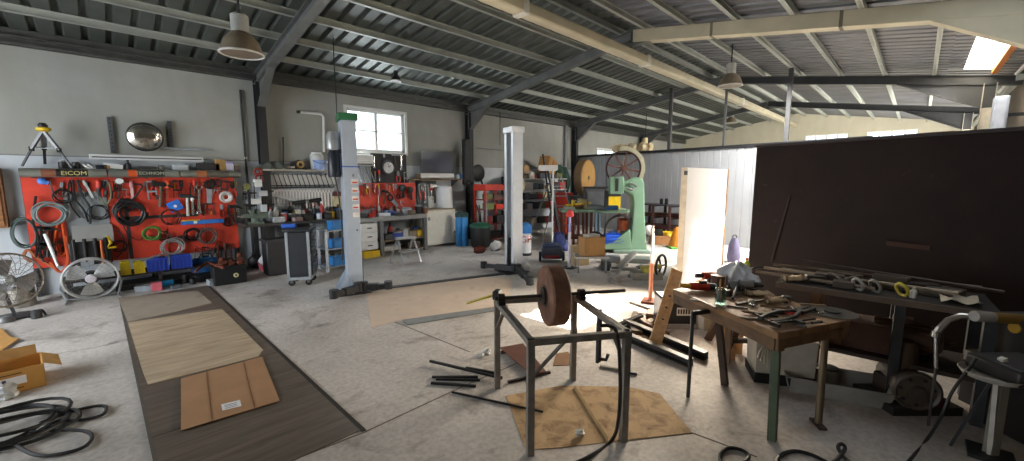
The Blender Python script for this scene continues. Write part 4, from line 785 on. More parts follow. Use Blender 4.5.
q = A+V((.17, .2, Ht)); bx('blue_tray', 'small blue tray on top of the tool trolley', 'tray', q+V((-.04, 0, 0)), .2, .1, .06, BLUE, rz); bx('black_pouch', 'flat black pouch lying on the right of the trolley top', 'pouch', q+V((.2, .05, 0)), .2, .16, .05, BLACK, rz+.2)
# small rack with blue bins between trolley and lift post
q0 = gp(328, 272); t = T('bin_rack', 'grey metal rack of blue bins behind the lift post', 'rack', q0); rw, rd = .5, .38
for (u, v_) in ((0, 0), (rw, 0), (0, rd), (rw, rd)): MB().box(q0+V((u-.02, v_-.02, 0)), q0+V((u+.02, v_+.02, .78))).build('upright', mat('#b9c0c8', .4, .3), t)
for z_ in (.07, .4, .74): MB().box(q0+V((-.02, -.02, z_)), q0+V((rw+.02, rd+.02, z_+.02))).build('shelf', mat('#8d959d', .4, .3), t)
for k, (z_, lab) in enumerate(((.76, 'blue plastic bin on the top of the rack behind the lift post'), (.42, 'blue plastic bin on the middle shelf of the bin rack'), (.09, 'blue plastic bin on the lowest shelf of the bin rack'))): openbox('blue_bin', lab, 'bin', q0+V((.3, .12, z_)), .34, .24, .15, SKYB, group='blue bins on the rack', flare=.01)
# ------------------------------------------------------------------ lift posts
L1, L2 = gp(355, 291), gp(513.5, 271); lz = along(L1, L2)
def lift_post(name, label, P, H, capm, facing):
    t = T(name, label, 'lift post', P, 0); x, y, z = P; m_ = mat('#aeb9c6', .42, .15, .06) if capm is GREEN else mat('#cfd4da', .4, .1, .06); s = facing
    w, d = .3, .2                                     # channel: web at the back, open towards the other post (local +x*s)
    b = MB(); xb = x-s*.1
    b.box((min(xb, xb+s*.02), y-w/2, .02), (max(xb, xb+s*.02), y+w/2, H))
    for k_ in (-1, 1):
        b.box((min(xb, xb+s*d), y+k_*w/2-.012, .02), (max(xb, xb+s*d), y+k_*w/2+.012, H)); b.box((min(xb+s*d-s*.02, xb+s*d), y+k_*(w/2-.03)-.035, .02), (max(xb+s*d-s*.02, xb+s*d), y+k_*(w/2-.03)+.035, H))
    b.build('channel', m_, t, bev=.006)
    MB().box((x-.13, y-w/2-.02, H), (x+.13, y+w/2+.02, H+.1)).build('cap', capm, t, bev=.01)
    MB().box((x-.28, y-.24, 0), (x+.2, y+.24, .02)).build('base_plate', IRONP, t)
    for k_ in (-1, 1): g_ = MB(); g_.prism([(x-s*.1, y+k_*.16, .02), (x-s*.28, y+k_*.16, .02), (x-s*.1, y+k_*.16, .32)], (0, .012, 0)); g_.prism([(x-.06, y+k_*.16, .02), (x-.06, y+k_*.24, .02), (x-.06, y+k_*.16, .3)], (.012, 0, 0)); g_.build('gusset', m_, t)
    cb = MB().box((x-.04, y-.1, .12), (x+.12, y+.1, .62)).build('carriage', IRONP, t, bev=.008)
    return t, m_
t, m1 = lift_post('lift_post', 'nearer light grey two-post lift column with a green cap and stickers', L1, 2.52, GREEN, 1)
x, y, z = L1
for k, zz in enumerate((1.62, 1.5, 1.38, 1.26)):
    MB().box((x+.0, y-.166, zz), (x+.09, y-.163, zz+.07)).build('sticker', mat('#e4ded6', .5), t); MB().box((x+.01, y-.168, zz+.012), (x+.08, y-.1655, zz+.032)).build('sticker_stripe', mat('#c9402f', .5), t)
MB().box((x-.125, y-.17, 1.86), (x+.125, y+.17, 1.875)).build('strap', mat('#2c57b5', .5), t)
MB().ob((x+.05, y-.165, .95), (.02, .02, .02)).build('bolt', DSTEEL, t)
MB().box((x+.0, y-.166, 1.14), (x+.09, y-.163, 1.21)).build('sticker', mat('#e4ded6', .5), t)
text('II', .06, IRONP, t, Matrix.Translation((x+.03, y-.166, 1.74))@RX, 'lettering')
c = V((x-.2, y-.02, 0)); MB().lathe(c+V((0, 0, 2.1)), [(.07, 0), (.085, .02), (.085, .2), (.06, .26), (.02, .27)], 18).build('motor', mat('#b4b6b6', .35, .5), t); MB().lathe(c+V((0, 0, 1.72)), [(.08, 0), (.085, .01), (.085, .34), (.06, .38)], 18).build('oil_tank', mat('#20242e', .4), t); MB().box(c+V((-.05, -.05, 2.06)), c+V((.14, .05, 2.12))).build('pump_bracket', IRONP, t)
MB().tube([c+V((0, 0, 1.72)), c+V((.04, -.03, 1.4)), c+V((.06, -.02, .9)), c+V((.04, 0, .5))], .012).build('hose', BLACK, t)
# folded arms at the floor
def arm(P, ang, L, t, nm='arm'):
    d_ = V((math.cos(ang), math.sin(ang), 0)); b = MB(); b.bar(P+V((0, 0, .1)), P+d_*L*.6+V((0, 0, .1)), .1, .09); b.bar(P+d_*L*.5+V((0, 0, .1)), P+d_*L+V((0, 0, .1)), .075, .065); b.cyl(P+d_*L+V((0, 0, .05)), P+d_*L+V((0, 0, .17)), .06, n=14); b.cyl(P+V((0, 0, .04)), P+V((0, 0, .18)), .06); return b.build(nm, mat('#26272a', .5, .3), t)
arm(L1+V((.02, -.22, 0)), -2.6, .42, t); arm(L1+V((.1, -.2, 0)), -.3, .35, t)
t.rotation_euler.z = lz
t2, m2 = lift_post('lift_post', 'farther white two-post lift column with a white cap', L2, 2.5, mat('#e6e9ec', .4), -1)
arm(L2+V((-.1, -.2, 0)), 2.2, .62, t2); arm(L2+V((-.05, -.25, 0)), -1.9, .95, t2); t2.rotation_euler.z = lz
tag(MB().bar(gp(366, 291)+V((0, 0, .012)), gp(505, 274)+V((0, 0, .012)), .1, .02).build('cross_plate', mat('#3d3f44', .5, .4)), 'dark steel floor strip joining the two lift columns', 'plate')
wire('hanging_cable', 'thin cable hanging from the roof down to the green capped lift column', [W(333, 25, 7.2), W(334, 60, 7.0), W(336, 95, 6.4), W(337, 118, 6.6)], .008, BLACK)
t = wire('hanging_cable', 'thin cable hanging from the roof behind the white lift column', [W(500, 112, 7.6), W(500, 145, 7.6)], .008, BLACK)
# ================================================================== BELOW THE WINDOW
a, c = W(353, 154, 8.8), W(374, 166, 8.8); t = T('air_conditioner', 'white air conditioner on the wall under the window', 'air conditioner', ((a.x+c.x)/2, 8.9, c.z)); MB().box((a.x, 8.8, c.z), (c.x, 9.01, a.z)).build('housing', WHITE, t, bev=.02); MB().box((a.x+.04, 8.792, c.z+.02), (c.x-.04, 8.802, c.z+.05)).build('louvre', IRONP, t); MB().box((a.x+.02, 8.795, c.z+.09), (c.x-.02, 8.8, c.z+.095)).build('seam', GREYP, t)
a, c = W(371, 153, 8.97), W(407, 184, 8.97); t = T('black_pegboard', 'black tool board with clips under the window', 'tool board', ((a.x+c.x)/2, 8.98, c.z)); MB().box((a.x, 8.97, c.z), (c.x, 9.01, a.z)).build('board', mat('#27282b', .6), t)
q = W(388.5, 167.5, 8.92); t = T('wall_clock', 'round white wall clock on the black tool board', 'clock', q); MB().lathe(q, [(.15, -.03), (.15, 0), (.125, .004), (0, .005)], 28, (0, -1, 0)).build('face', mat('#cfd0d0', .4), t); MB().torus(q, .15, .02, (0, 1, 0), 30).build('rim', mat('#3a3c40', .4), t); b = MB(); b.bar(q+V((0, -.012, 0)), q+V((.05, -.012, .05)), .012, .004, (0, 1, 0)); b.bar(q+V((0, -.014, 0)), q+V((-.02, -.014, .1)), .009, .004, (0, 1, 0)); b.build('hands', BLACK, t)
for i, (kind, x, y0, y1, c1, c2, lab) in enumerate([('wrench', 374, 156, 168, CHROME, BK, 'bright wrench at the upper left of the black tool board'), ('screwdriver', 379, 170, 181, CHROME, RED, 'red screwdriver at the lower left of the black tool board'), ('pliers', 384, 154, 162, GREYP, BLACK, 'black pliers above the clock on the black board'), ('hammer', 395, 154, 165, GREYP, DARKWOOD, 'small hammer to the upper right of the clock'), ('wrench', 401, 155, 170, CHROME, BK, 'long wrench at the right of the black tool board'), ('pliers', 398, 171, 182, GREYP, RED, 'red pliers at the lower right of the black tool board'), ('file', 375, 171, 182, GREYP, PINE, 'wooden handled file low on the black board'), ('clamp', 404, 172, 183, GREYP, BK, 'small clamp at the bottom right corner of the black board')]):
    tool(kind, W(x, y0, 8.93), W(x+.6, y1, 8.93), c1, c2, lab, w=1.2)
for i in range(5):
    x = 356+i*3.2; tag(MB().cyl(W(x, 167, 8.95), W(x+6, 182, 8.85), .014, n=8).build('leaning_pipe', GREYP if i % 2 else CHROME), ORD[i]+' from the left of the thin pipes leaning below the air conditioner', 'pipe', 'thin pipes below the air conditioner')
# second red board
a, c = W(356, 183, 8.94), W(416, 216, 8.94); t = T('red_pegboard', 'bright red tool board behind the second bench under the window', 'tool board', ((a.x+c.x)/2, 8.97, c.z)); zt2, zb2 = W(386, 183, 8.94).z, W(386, 217, 8.94).z; MB().box((a.x, 8.94, zb2), ((a.x+c.x)/2-.003, 8.965, zt2)).build('panel', mat('#d23a20', .5, 0, .1), t); MB().box(((a.x+c.x)/2+.003, 8.94, zb2), (c.x, 8.965, zt2)).build('panel', mat('#d23a20', .5, 0, .1), t)
kinds = ['wrench', 'file', 'wrench', 'hammer', 'wrench', 'clamp', 'wrench', 'screwdriver', 'wrench', 'pliers']
nmk = {'wrench': 'steel wrench', 'file': 'file', 'hammer': 'hammer', 'clamp': 'clamp', 'screwdriver': 'screwdriver', 'pliers': 'pliers', 'saw': 'saw', 'shears': 'shears'}
for i in range(14):
    x = 358+i*2.9; k_ = kinds[(i*3) % 10]; tool(k_, W(x, 184, 8.9), W(x+random.uniform(-1, 2), 192+5*random.random(), 8.9), [CHROME, GREYP, IRONP][i % 3], [BK, RED, DARKWOOD, YEL][i % 4], '%s in the top row of the bright red board, %s from the left' % (nmk[k_], ORD[i]), group='top row on the bright red board')
for i in range(11):
    x = 360+i*3.6; k_ = ['screwdriver', 'pliers', 'file'][i % 3]; tool(k_, W(x, 206, 8.9), W(x+.5, 213, 8.9), [CHROME, IRONP][i % 2], [BK, DARKWOOD, RED][(i//2) % 3], 'small %s in the bottom row of the bright red board, %s from the left' % (nmk[k_], ORD[i]), group='bottom row on the bright red board')
for (x, y, R_, lab, c_) in ((402, 188, .09, 'left round angle grinder hanging on the bright red board', IRONP), (410, 190, .08, 'right round angle grinder hanging on the bright red board', BLACK)):
    q = W(x, y, 8.86); t = T('angle_grinder', lab, 'grinder', q); MB().lathe(q, [(R_, 0), (R_, .03), (R_*.5, .05)], 16, (0, -1, 0)).build('guard', c_, t); MB().cyl(q+V((.02, 0, 0)), q+V((.04, 0, -.24)), .032, .026, 10).build('body', BLACK, t)
tool('saw', W(389, 196, 8.88), W(398, 206, 8.88), GREYP, BLACK, 'saw hanging in the middle of the bright red board', w=1.4); tool('hammer', W(386, 191, 8.88), W(384, 204, 8.88), DSTEEL, DARKWOOD, 'hammer left of the saw on the bright red board', w=1.2)
tool('shears', W(399, 194, 8.88), W(403, 208, 8.88), CHROME, BK, 'shears hanging right of the saw on the bright red board'); tool('wrench', W(378, 193, 8.88), W(379, 206, 8.88), CHROME, BK, 'long wrench in the middle left of the bright red board')
a, c = W(417, 181, 8.96), W(437, 214, 8.96); t = T('grey_pegboard', 'dark grey tool board right of the bright red board', 'tool board', ((a.x+c.x)/2, 8.98, c.z)); MB().box((a.x, 8.96, c.z), (c.x, 9.01, a.z)).build('board', mat('#5d6265', .6), t)
for i in range(6):
    k_ = ['wrench', 'pliers', 'wrench', 'wrench', 'screwdriver', 'hammer'][i]; tool(k_, W(419+i*3, 184+i % 2, 8.92), W(420+i*3, 197+3*(i % 3), 8.92), CHROME, [BK, RED, DARKWOOD][i % 3], '%s on the dark grey tool board, %s from the left' % (nmk[k_], ORD[i]), w=1.1)
# computer on its shelf
a, c = W(415, 179, 8.7), W(464, 179, 8.7); zsh = a.z; t = T('computer_shelf', 'wooden wall shelf carrying the computer', 'shelf', ((a.x+c.x)/2, 8.85, zsh-.03)); MB().box((a.x, 8.7, zsh-.03), (c.x, 9.01, zsh)).build('board', wood('#6a553c', '#8c744f'), t)
for x in (a.x+.2, c.x-.2): MB().prism([(x, 8.73, zsh-.03), (x, 9.01, zsh-.03), (x, 9.01, zsh-.2)], (.02, 0, 0)).build('bracket', IRONP, t)
e0, e1 = W(420.5, 151, 8.78), W(454, 177, 8.78); w_ = e1.x-e0.x; zt3 = W(437, 151.5, 8.78).z
t = T('desktop_computer', 'all-in-one computer with a dark screen and white chin on the wooden shelf', 'computer', ((e0.x+e1.x)/2, 8.83, zsh)); zc = zsh+.03; ch = zc+(zt3-zc)*.17
MB().box((e0.x, 8.78, ch), (e1.x, 8.82, zt3)).build('bezel', mat('#15161a', .3), t, bev=.006); MB().box((e0.x+.035, 8.776, ch+.03), (e1.x-.035, 8.781, zt3-.035)).build('screen', mat('#3f4450', .15, 0, .05), t); MB().box((e0.x, 8.78, zc), (e1.x, 8.82, ch)).build('chin', WHITE, t, bev=.004)
MB().box(((e0.x+e1.x)/2-.12, 8.8, zsh), ((e0.x+e1.x)/2+.12, 8.97, zsh+.012)).box(((e0.x+e1.x)/2-.08, 8.86, zsh), ((e0.x+e1.x)/2+.08, 8.88, zsh+.3)).build('stand', GREYP, t)
bx('brown_radio', 'brown box on the wooden shelf left of the computer', 'box', V((W(418.5, 178, 8.86).x, 8.86, zsh)), .1, .12, .13, DARKWOOD); can('small_flask', 'white cup on the wooden shelf right of the computer', 'cup', V((W(458, 178, 8.8).x, 8.8, zsh)), .04, .12, WHITE, SKYB); can('blue_cup', 'blue cup at the right end of the computer shelf', 'cup', V((W(462, 178, 8.78).x, 8.78, zsh)), .05, .13, SKYB, SKYB)
# second bench
zb = .86; q0, q1 = gp(363, 224, zb), gp(430, 221, zb); Y0 = 8.3; xa, xc = W(361, 226, Y0).x, W(427, 225, Y0).x
t = T('steel_workbench', 'grey topped workbench under the bright red tool board', 'workbench', ((xa+xc)/2, 8.6, 0)); MB().box((xa, Y0, zb-.09), (xc, 8.93, zb)).build('top', mat('#8b8c8a', .5, .2), t, bev=.006)
xl = W(381, 240, Y0).x
for x in (xl, xc-.07):
    for y in (Y0+.01, 8.84): MB().box((x, y, 0), (x+.08, y+.08, zb-.09)).build('leg', mat('#6b6d6e', .5, .3), t)
MB().box((xl, Y0+.02, .3), (xc, 8.9, .33)).build('lower_shelf', mat('#6b5c4a', .7), t); MB().box((xl, Y0+.02, .06), (xc, 8.9, .08)).build('bottom_shelf', mat('#6b5c4a', .7), t)
dx0, dx1 = W(362, 240, Y0).x, W(379, 240, Y0).x; t = T('drawer_unit', 'white three drawer unit under the left end of the grey workbench', 'drawer unit', ((dx0+dx1)/2, 8.5, 0)); MB().box((dx0, Y0+.06, .16), (dx1, 8.85, .74)).build('carcass', WHITE, t)
for i in range(3): d_ = MB().box((dx0+.01, Y0+.035, .17+.19*i), (dx1-.01, Y0+.062, .345+.19*i)).build('drawer', mat('#e6e6e2', .4, 0, .04), t, bev=.004); MB().box(((dx0+dx1)/2-.05, Y0+.02, .25+.19*i), ((dx0+dx1)/2+.05, Y0+.036, .27+.19*i)).build('handle', IRONP, d_)
bx('yellow_case', 'yellow case on the floor below the white drawer unit', 'case', V(((dx0+dx1)/2+.03, Y0+.15, 0)), .36, .3, .14, YEL)
Bq2 = lambda x, Y=8.6: V((W(x, 218, Y).x, Y, zb))
for (x, Y, w_, h_, c_, nm, lab, cat) in [(363, 8.5, .12, .12, IRONP, 'dark_box', 'dark box at the left end of the grey workbench', 'box'), (367, 8.6, .1, .16, mat('#8d8f93', .4), 'grey_box', 'grey box on the grey workbench beside the dark box', 'box'), (372, 8.45, .1, .07, mat('#c33', .5) if 0 else RED, 'red_tin', 'little red tin on the grey workbench', 'tin'), (384, 8.5, .26, .07, mat('#d8dbe0', .5), 'white_tray', 'long white tray on the grey workbench', 'tray'), (392, 8.6, .14, .1, mat('#3f5fa8', .5), 'blue_box', 'blue box behind the white tray on the grey workbench', 'box'), (399, 8.45, .18, .06, mat('#35363a', .5), 'black_case', 'flat black case in the middle of the grey workbench', 'case'), (407, 8.6, .2, .16, mat('#c9cbd0', .5), 'white_carton', 'white carton at the right of the grey workbench', 'carton'), (412, 8.45, .14, .1, mat('#7d6a56', .6), 'brown_box', 'brown box before the white carton on the grey workbench', 'box'), (419, 8.6, .14, .2, BLACK, 'black_radio', 'black radio at the right end of the grey workbench', 'radio'), (425, 8.5, .08, .16, mat('#7a4a3a', .5), 'brown_jar', 'reddish jar at the very right end of the grey workbench', 'jar')]:
    bx(nm, lab, cat, Bq2(x, Y), w_, .14, h_, c_, random.uniform(-.3, .3), GREYP if h_ > .11 else None)
for (x, z_, w_, h_, c_, nm, lab, cat) in [(388, .33, .22, .12, mat('#3c3f44', .5), 'grey_toolbox', 'dark toolbox on the shelf under the grey workbench', 'toolbox'), (396, .33, .24, .16, mat('#2647a0', .5), 'blue_case', 'blue case on the shelf under the grey workbench', 'case'), (404, .33, .14, .2, mat('#b9bcc0', .4), 'pale_box', 'pale box behind the step stool under the bench', 'box'), (411, .33, .2, .14, mat('#8d8270', .6), 'tan_box', 'tan box on the bench shelf right of the pale box', 'box'), (419, .33, .2, .15, YEL, 'yellow_box', 'yellow box on the shelf at the right under the bench', 'box'), (390, .08, .4, .1, mat('#d2d0ca', .5), 'white_plank_box', 'long white box at the bottom under the grey workbench', 'box'), (412, .08, .34, .14, mat('#4a3b30', .7), 'brown_crate', 'brown crate at the bottom right under the grey workbench', 'crate')]:
    bx(nm, lab, cat, V((W(x, 242, 8.5).x, 8.5, z_)), w_, .2, h_, c_, 0, GREYP if 'case' in nm else None)
# step stool
q = gp(408, 262); q2 = gp(400, 262); t = T('step_stool', 'small aluminium step stool in front of the grey workbench', 'step stool', q); sw = .42; AM = mat('#b9bdc0', .35, .5)
for s_ in (-1, 1):
    MB().bar(q+V((s_*sw/2, -.16, 0)), q+V((s_*sw/2*.85, .06, .5)), .035, .02).build('front_leg', AM, t); MB().bar(q+V((s_*sw/2, .34, 0)), q+V((s_*sw/2*.85, .1, .48)), .03, .02).build('rear_leg', AM, t)
MB().box(q+V((-sw/2*.9, -.05, .48)), q+V((sw/2*.9, .17, .51))).build('top_step', AM, t, bev=.005); MB().box(q+V((-sw/2*.96, -.16, .23)), q+V((sw/2*.96, .02, .255))).build('lower_step', AM, t, bev=.005)
# white cabinet and heater
ca, cc = gp(426.5, 250), gp(456, 245.5); xa, xc = W(427, 240, 8.45).x, W(456, 240, 8.45).x
t = T('white_cabinet', 'white one door cabinet with a hinge at the end of the grey workbench', 'cabinet', ((xa+xc)/2, 8.7, 0)); MB().box((xa, 8.47, .05), (xc, 8.95, .92)).build('body', mat('#d9d8cb', .5, 0, .08), t, bev=.006); d_ = MB().box((xa+.02, 8.45, .07), (xc-.02, 8.472, .87)).build('door', mat('#e1e0d4', .5, 0, .06), t, bev=.004); MB().box((xa+.05, 8.435, .68), (xa+.1, 8.452, .76)).build('lock', GREYP, d_); MB().cyl((xc-.04, 8.445, .3), (xc-.04, 8.445, .36), .012).build('hinge', IRONP, d_); MB().box((xa-.01, 8.44, .915), (xc+.01, 8.96, .94)).build('top', mat('#b3a58c', .6), t)
a, c = W(439, 186, 8.7), W(455, 214, 8.7); t = T('water_heater', 'rounded white water heater on the wall above the white cabinet', 'water heater', ((a.x+c.x)/2, 8.8, c.z)); MB().lathe(((a.x+c.x)/2, 8.8, c.z), [(.1, 0), (.19, .03), (.2, .08), (.2, a.z-c.z-.1), (.17, a.z-c.z-.03), (.05, a.z-c.z)], 24).build('tank', mat('#e4e7ea', .4, 0, .04), t); MB().box(((a.x+c.x)/2-.19, 8.8, c.z+.05), ((a.x+c.x)/2+.19, 9.01, a.z-.08)).build('mount', WHITE, t); MB().cyl(((a.x+c.x)/2-.26, 8.78, .94), ((a.x+c.x)/2-.26, 8.78, c.z+.12), .014).build('pipe', mat('#c9574a', .4), t)
bx('white_board', 'white panel standing behind the water heater pipe', 'panel', V((W(434, 216, 8.93).x, 8.95, .94)), .3, .03, .3, WHITE)
# twin blue water filters
for k, (x, lab) in enumerate(((459.5, 'left of two tall blue water filters by the second column'), (465, 'right of two tall blue water filters by the second column'))):
    q = gp(x, 246); q = V((q.x, q.y, 0)); t = T('water_filter', lab, 'water filter', q, 0, 'tall blue water filters'); MB().lathe(q, [(.07, 0), (.085, .03), (.085, .72), (.07, .75)], 16).build('housing', mat('#2f86c9', .35), t); MB().lathe(q+V((0, 0, .74)), [(.1, 0), (.1, .09), (.05, .12)], 16).build('head', mat('#26443f', .5), t)
# on and beside the second column
a, c = W(464.5, 139, 8.62), W(472, 185, 8.62); t = T('black_case', 'long black case hanging on the second column', 'case', ((a.x+c.x)/2, 8.7, c.z)); MB().box((a.x, 8.6, c.z), (c.x, 8.76, a.z)).build('shell', BLACK, t, bev=.03); MB().torus(((a.x+c.x)/2, 8.6, c.z+.03), .09, .025, (0, 1, 0)).build('strap_loop', RUBBER, t)
q = W(478.5, 173, 8.9); t = T('wheel_cover', 'round black wheel cover hung on the wall right of the second column', 'wheel cover', q); MB().lathe(q, [(.24, -.03), (.24, 0), (.2, .03), (.1, .035), (.02, .05)], 24, (0, -1, 0)).build('disc', mat('#1c1d20', .5), t); MB().bar(q+V((.1, 0, -.2)), q+V((.16, 0, -.36)), .05, .03).build('strap', mat('#3b3330', .6), t)
coil('wire_basket', 'white wire loops hanging on the wall under the black wheel cover', W(474, 190, 8.92), .14, .007, mat('#b9bcc0', .4), 4, .03, (0, 1, 0), 1.3, .7, cat='wire')
for i, (x0, y0, x1, y1) in enumerate(((470, 196, 472, 238), (475, 200, 478, 236), (479, 205, 476, 240))):
    wire('wall_hose', ['left', 'middle', 'right'][i]+' of three dark hoses hanging below the white wire loops', [W(x0, y0, 8.9), W((x0+x1)/2+3, (y0+y1)/2, 8.85), W(x1, y1, 8.8)], .016, [BLACK, IRONP, BLACK][i], cat='hose')
a, c = W(477, 148, 8.98), W(505, 150, 8.98); tag(MB().cyl(a, c, .012).build('wall_rod', GREYP), 'thin grey rod fixed on the wall behind the white lift column', 'rod')
q = gp(480.5, 247); t = T('green_lid_drum', 'black drum with a dark green lid near the second column', 'drum', q); MB().lathe(q, [(.2, 0), (.23, .04), (.25, .3), (.25, .5)], 20).build('body', BLACK, t); MB().lathe(q+V((0, 0, .5)), [(.27, 0), (.27, .05), (.2, .1), (.06, .12)], 20).build('lid', mat('#1f5a45', .5), t)
q = gp(480, 253); t = motor('small_compressor', 'small dark red pump on the floor before the green lidded drum', q, .07, .26, mat('#6a2a20', .5), 'pump', rz=-.4)
# ================================================================== THE FAR CORNER: RED RACK, SHELVING, LAMP STAND
RZL = math.atan2(-CR.y, -CR.x)                       # local x towards the left of the photograph, local y towards the camera
FWH = V((CF.x, CF.y, 0)).normalized(); LEFT = -CR
# red steel rack
q = gp(496, 243); t = T('red_rack', 'red steel rack of small parts left of the white lift column', 'rack', q); rw, rd, rh = .74, .4, 1.55; RR = mat('#b8321f', .5, 0, .2); x, y, z = q
b = MB()
for (u, v_) in ((-rw/2, 0), (rw/2, 0), (-rw/2, rd), (rw/2, rd)): MB().box((x+u-.025, y+v_-.025, 0), (x+u+.025, y+v_+.025, rh)).build('upright', RR, t)
MB().box((x-rw/2-.03, y-.03, rh-.16), (x+rw/2+.03, y+rd+.03, rh)).build('header', RR, t, bev=.006)
for z_ in (.12, .5, .88, 1.14): MB().box((x-rw/2, y, z_), (x+rw/2, y+rd, z_+.025)).build('shelf', mat('#7a2a1e', .6), t)
rzq = .35
for k, (u, z_, w_, h_, c_, nm, lab, cat) in enumerate([(-.2, 1.165, .2, .14, mat('#6a6a3a', .6), 'olive_box', 'olive box at the left of the red rack upper shelf', 'box'), (.1, 1.165, .3, .12, mat('#5b3a30', .6), 'brown_box', 'brown box at the right of the red rack upper shelf', 'box'), (-.18, .905, .24, .16, mat('#7d8a4a', .6), 'green_box', 'yellowish green box on the red rack second shelf', 'box'), (.15, .905, .26, .12, RED, 'red_box', 'red box at the right on the red rack second shelf', 'box'), (-.2, .525, .22, .22, mat('#8a2018', .5), 'red_can', 'dark red can on the red rack third shelf', 'can'), (.2, .525, .28, .2, IRONP, 'dark_box', 'dark box on the red rack third shelf', 'box'), (.0, .145, .4, .18, BLACK, 'black_box', 'black box at the bottom of the red rack', 'box')]):
    p = q+V((u, .1, z_)); (can(nm, lab, cat, p, w_/2, h_, c_, IRONP) if cat == 'can' else bx(nm, lab, cat, p, w_, .2, h_, c_, 0, None))
p = gp(496, 250); t = motor('white_grinder', 'white bench motor on the floor in front of the red rack', p+V((0, 0, 0)), .1, .34, mat('#c9c9c6', .4), 'motor', .5)
p = q+V((-.3, -.1, 0))
for k, (dx, lab) in enumerate(((0, 'long dark pry bar leaning on the left of the red rack'), (.08, 'long steel pipe leaning beside the pry bar on the red rack'))): tag(MB().cyl((x-.5+dx, y-.12, 0), (x-.4+dx, y+.02, 1.35+.1*k), .014).build('leaning_bar', [IRONP, GREYP][k]), lab, 'bar')
# open shelving with clutter
Ysf = 8.0; xa, xc = W(516, 240, Ysf).x, W(566, 240, Ysf).x; t = T('steel_shelving', 'tall steel shelving crammed with boxes behind the white lift column', 'shelving', ((xa+xc)/2, Ysf+.25, 0)); dS = .55
zsf = [W(541, yy, Ysf).z for yy in (223, 208.5, 199, 189.5, 178.5)]; zsf = [max(z_, .1) for z_ in zsf]
for u in (xa, xc):
    for v_ in (Ysf, Ysf+dS): MB().box((u-.025, v_-.025, 0), (u+.025, v_+.025, zsf[-1]+.05)).build('upright', IRONP, t)
for z_ in zsf: MB().box((xa, Ysf-.02, z_-.03), (xc, Ysf+dS, z_)).build('shelf', mat('#b7b8b6', .4, .4), t, bev=.004)
rn = ['lowest', 'fourth', 'third', 'second', 'top']; pal = [('charcoal', '#2c3034'), ('slate grey', '#4a4d52'), ('navy', '#2a3346'), ('cream', '#cdbf93'), ('dark brown', '#4c4030'), ('red', '#a83026'), ('blue grey', '#4a5560'), ('dark red', '#8a241c'), ('pale grey', '#a9a9a4'), ('black', '#222325'), ('olive', '#5f5f38'), ('whitish', '#c4c0b8')]
for ri, z_ in enumerate(zsf):
    x_ = xa+.06; k = 0; top_ = ri == 4
    while x_ < xc-.22 and k < 12:
        w_ = random.uniform(.16, .34); h_ = random.uniform(.12, .2) if top_ else random.uniform(.14, .24); cn_, c_ = pal[(ri*5+k*7+(k*k) % 3) % 12]
        if ri == 3 and k == 0: cn_, c_, w_, h_ = 'cream', '#d8cb9f', .34, .24
        gap_ = zsf[ri+1]-z_ if ri < 4 else .3; h_ = min(h_, gap_-.05); p = V((x_+w_/2, Ysf+.18, z_)); kind = ['box', 'box', 'tin', 'case', 'box'][(k+ri) % 5]; lab = '%s %s on the %s shelf of the steel shelving, %s from the left' % (cn_, kind, rn[ri], ORD[k])
        if kind == 'tin': can('parts_tin', lab, 'tin', p, w_*.46, h_, mat(c_, .5), GREYP)
        else: bx('parts_'+kind, lab, kind, p, w_, .3, h_, mat(c_, .6), random.uniform(-.04, .04), mat(c_, .35) if kind == 'case' else None)
        x_ += w_+.02; k += 1
zt4 = zsf[4]; tp = lambda px, Y=Ysf+.25: V((W(px, 170, Y).x, Y, zt4))
q = tp(548); t = T('cardboard_carton', 'brown cardboard carton tipped on top of the steel shelving', 'carton', q); MB().ob(q+V((0, .02, .36)), (.55, .36, .5), (0, .35, .2)).build('body', CARD, t, bev=.004); MB().ob(q+V((.02, -.17, .4)), (.05, .01, .3), (0, .35, .2)).build('packing_tape', mat('#8a6238', .6), t)
q = tp(526); t = T('brown_sack', 'brown paper sack on the top left of the steel shelving', 'sack', q); MB().ell(q+V((0, 0, .2)), (.16, .12, .2), 12, 8, jit=.07).build('sack', mat('#a5855e', .9), t); MB().ell(q+V((-.25, 0, .1)), (.16, .12, .1), 10, 6, jit=.07).build('fold', mat('#39413c', .9), t)
q = tp(561, Ysf+.12); t = T('green_jacket', 'dark green jacket draped over the right end of the steel shelving', 'jacket', q)
MB().grid(lambda u, v: (q.x+(u-.45)*.62, q.y-.02-.1*math.sin(PI*min(1, v*1.6))+.03*math.sin(u*14+v*5), zt4+.42-.05*abs(u-.4)*4-(.85+.25*u)*v*(.35+.65*u)+.03*math.sin(u*9)), 14, 10, .03).build('cloth', mat('#1f3d30', .9, 0, .3), t)
MB().ell(q+V((-.05, .05, .22)), (.22, .14, .22), 12, 8, jit=.05).build('bundle', mat('#1f3d30', .9, 0, .3), t)
# second column's neighbour: grey downpipe
a = W(566, 117, 8.97); ST('trim_6', MB().cyl((a.x, 8.95, 0), (a.x, 8.95, 3.5), .07), mat('#7f8180', .5, .2))
q = W(549, 130, 8.97)
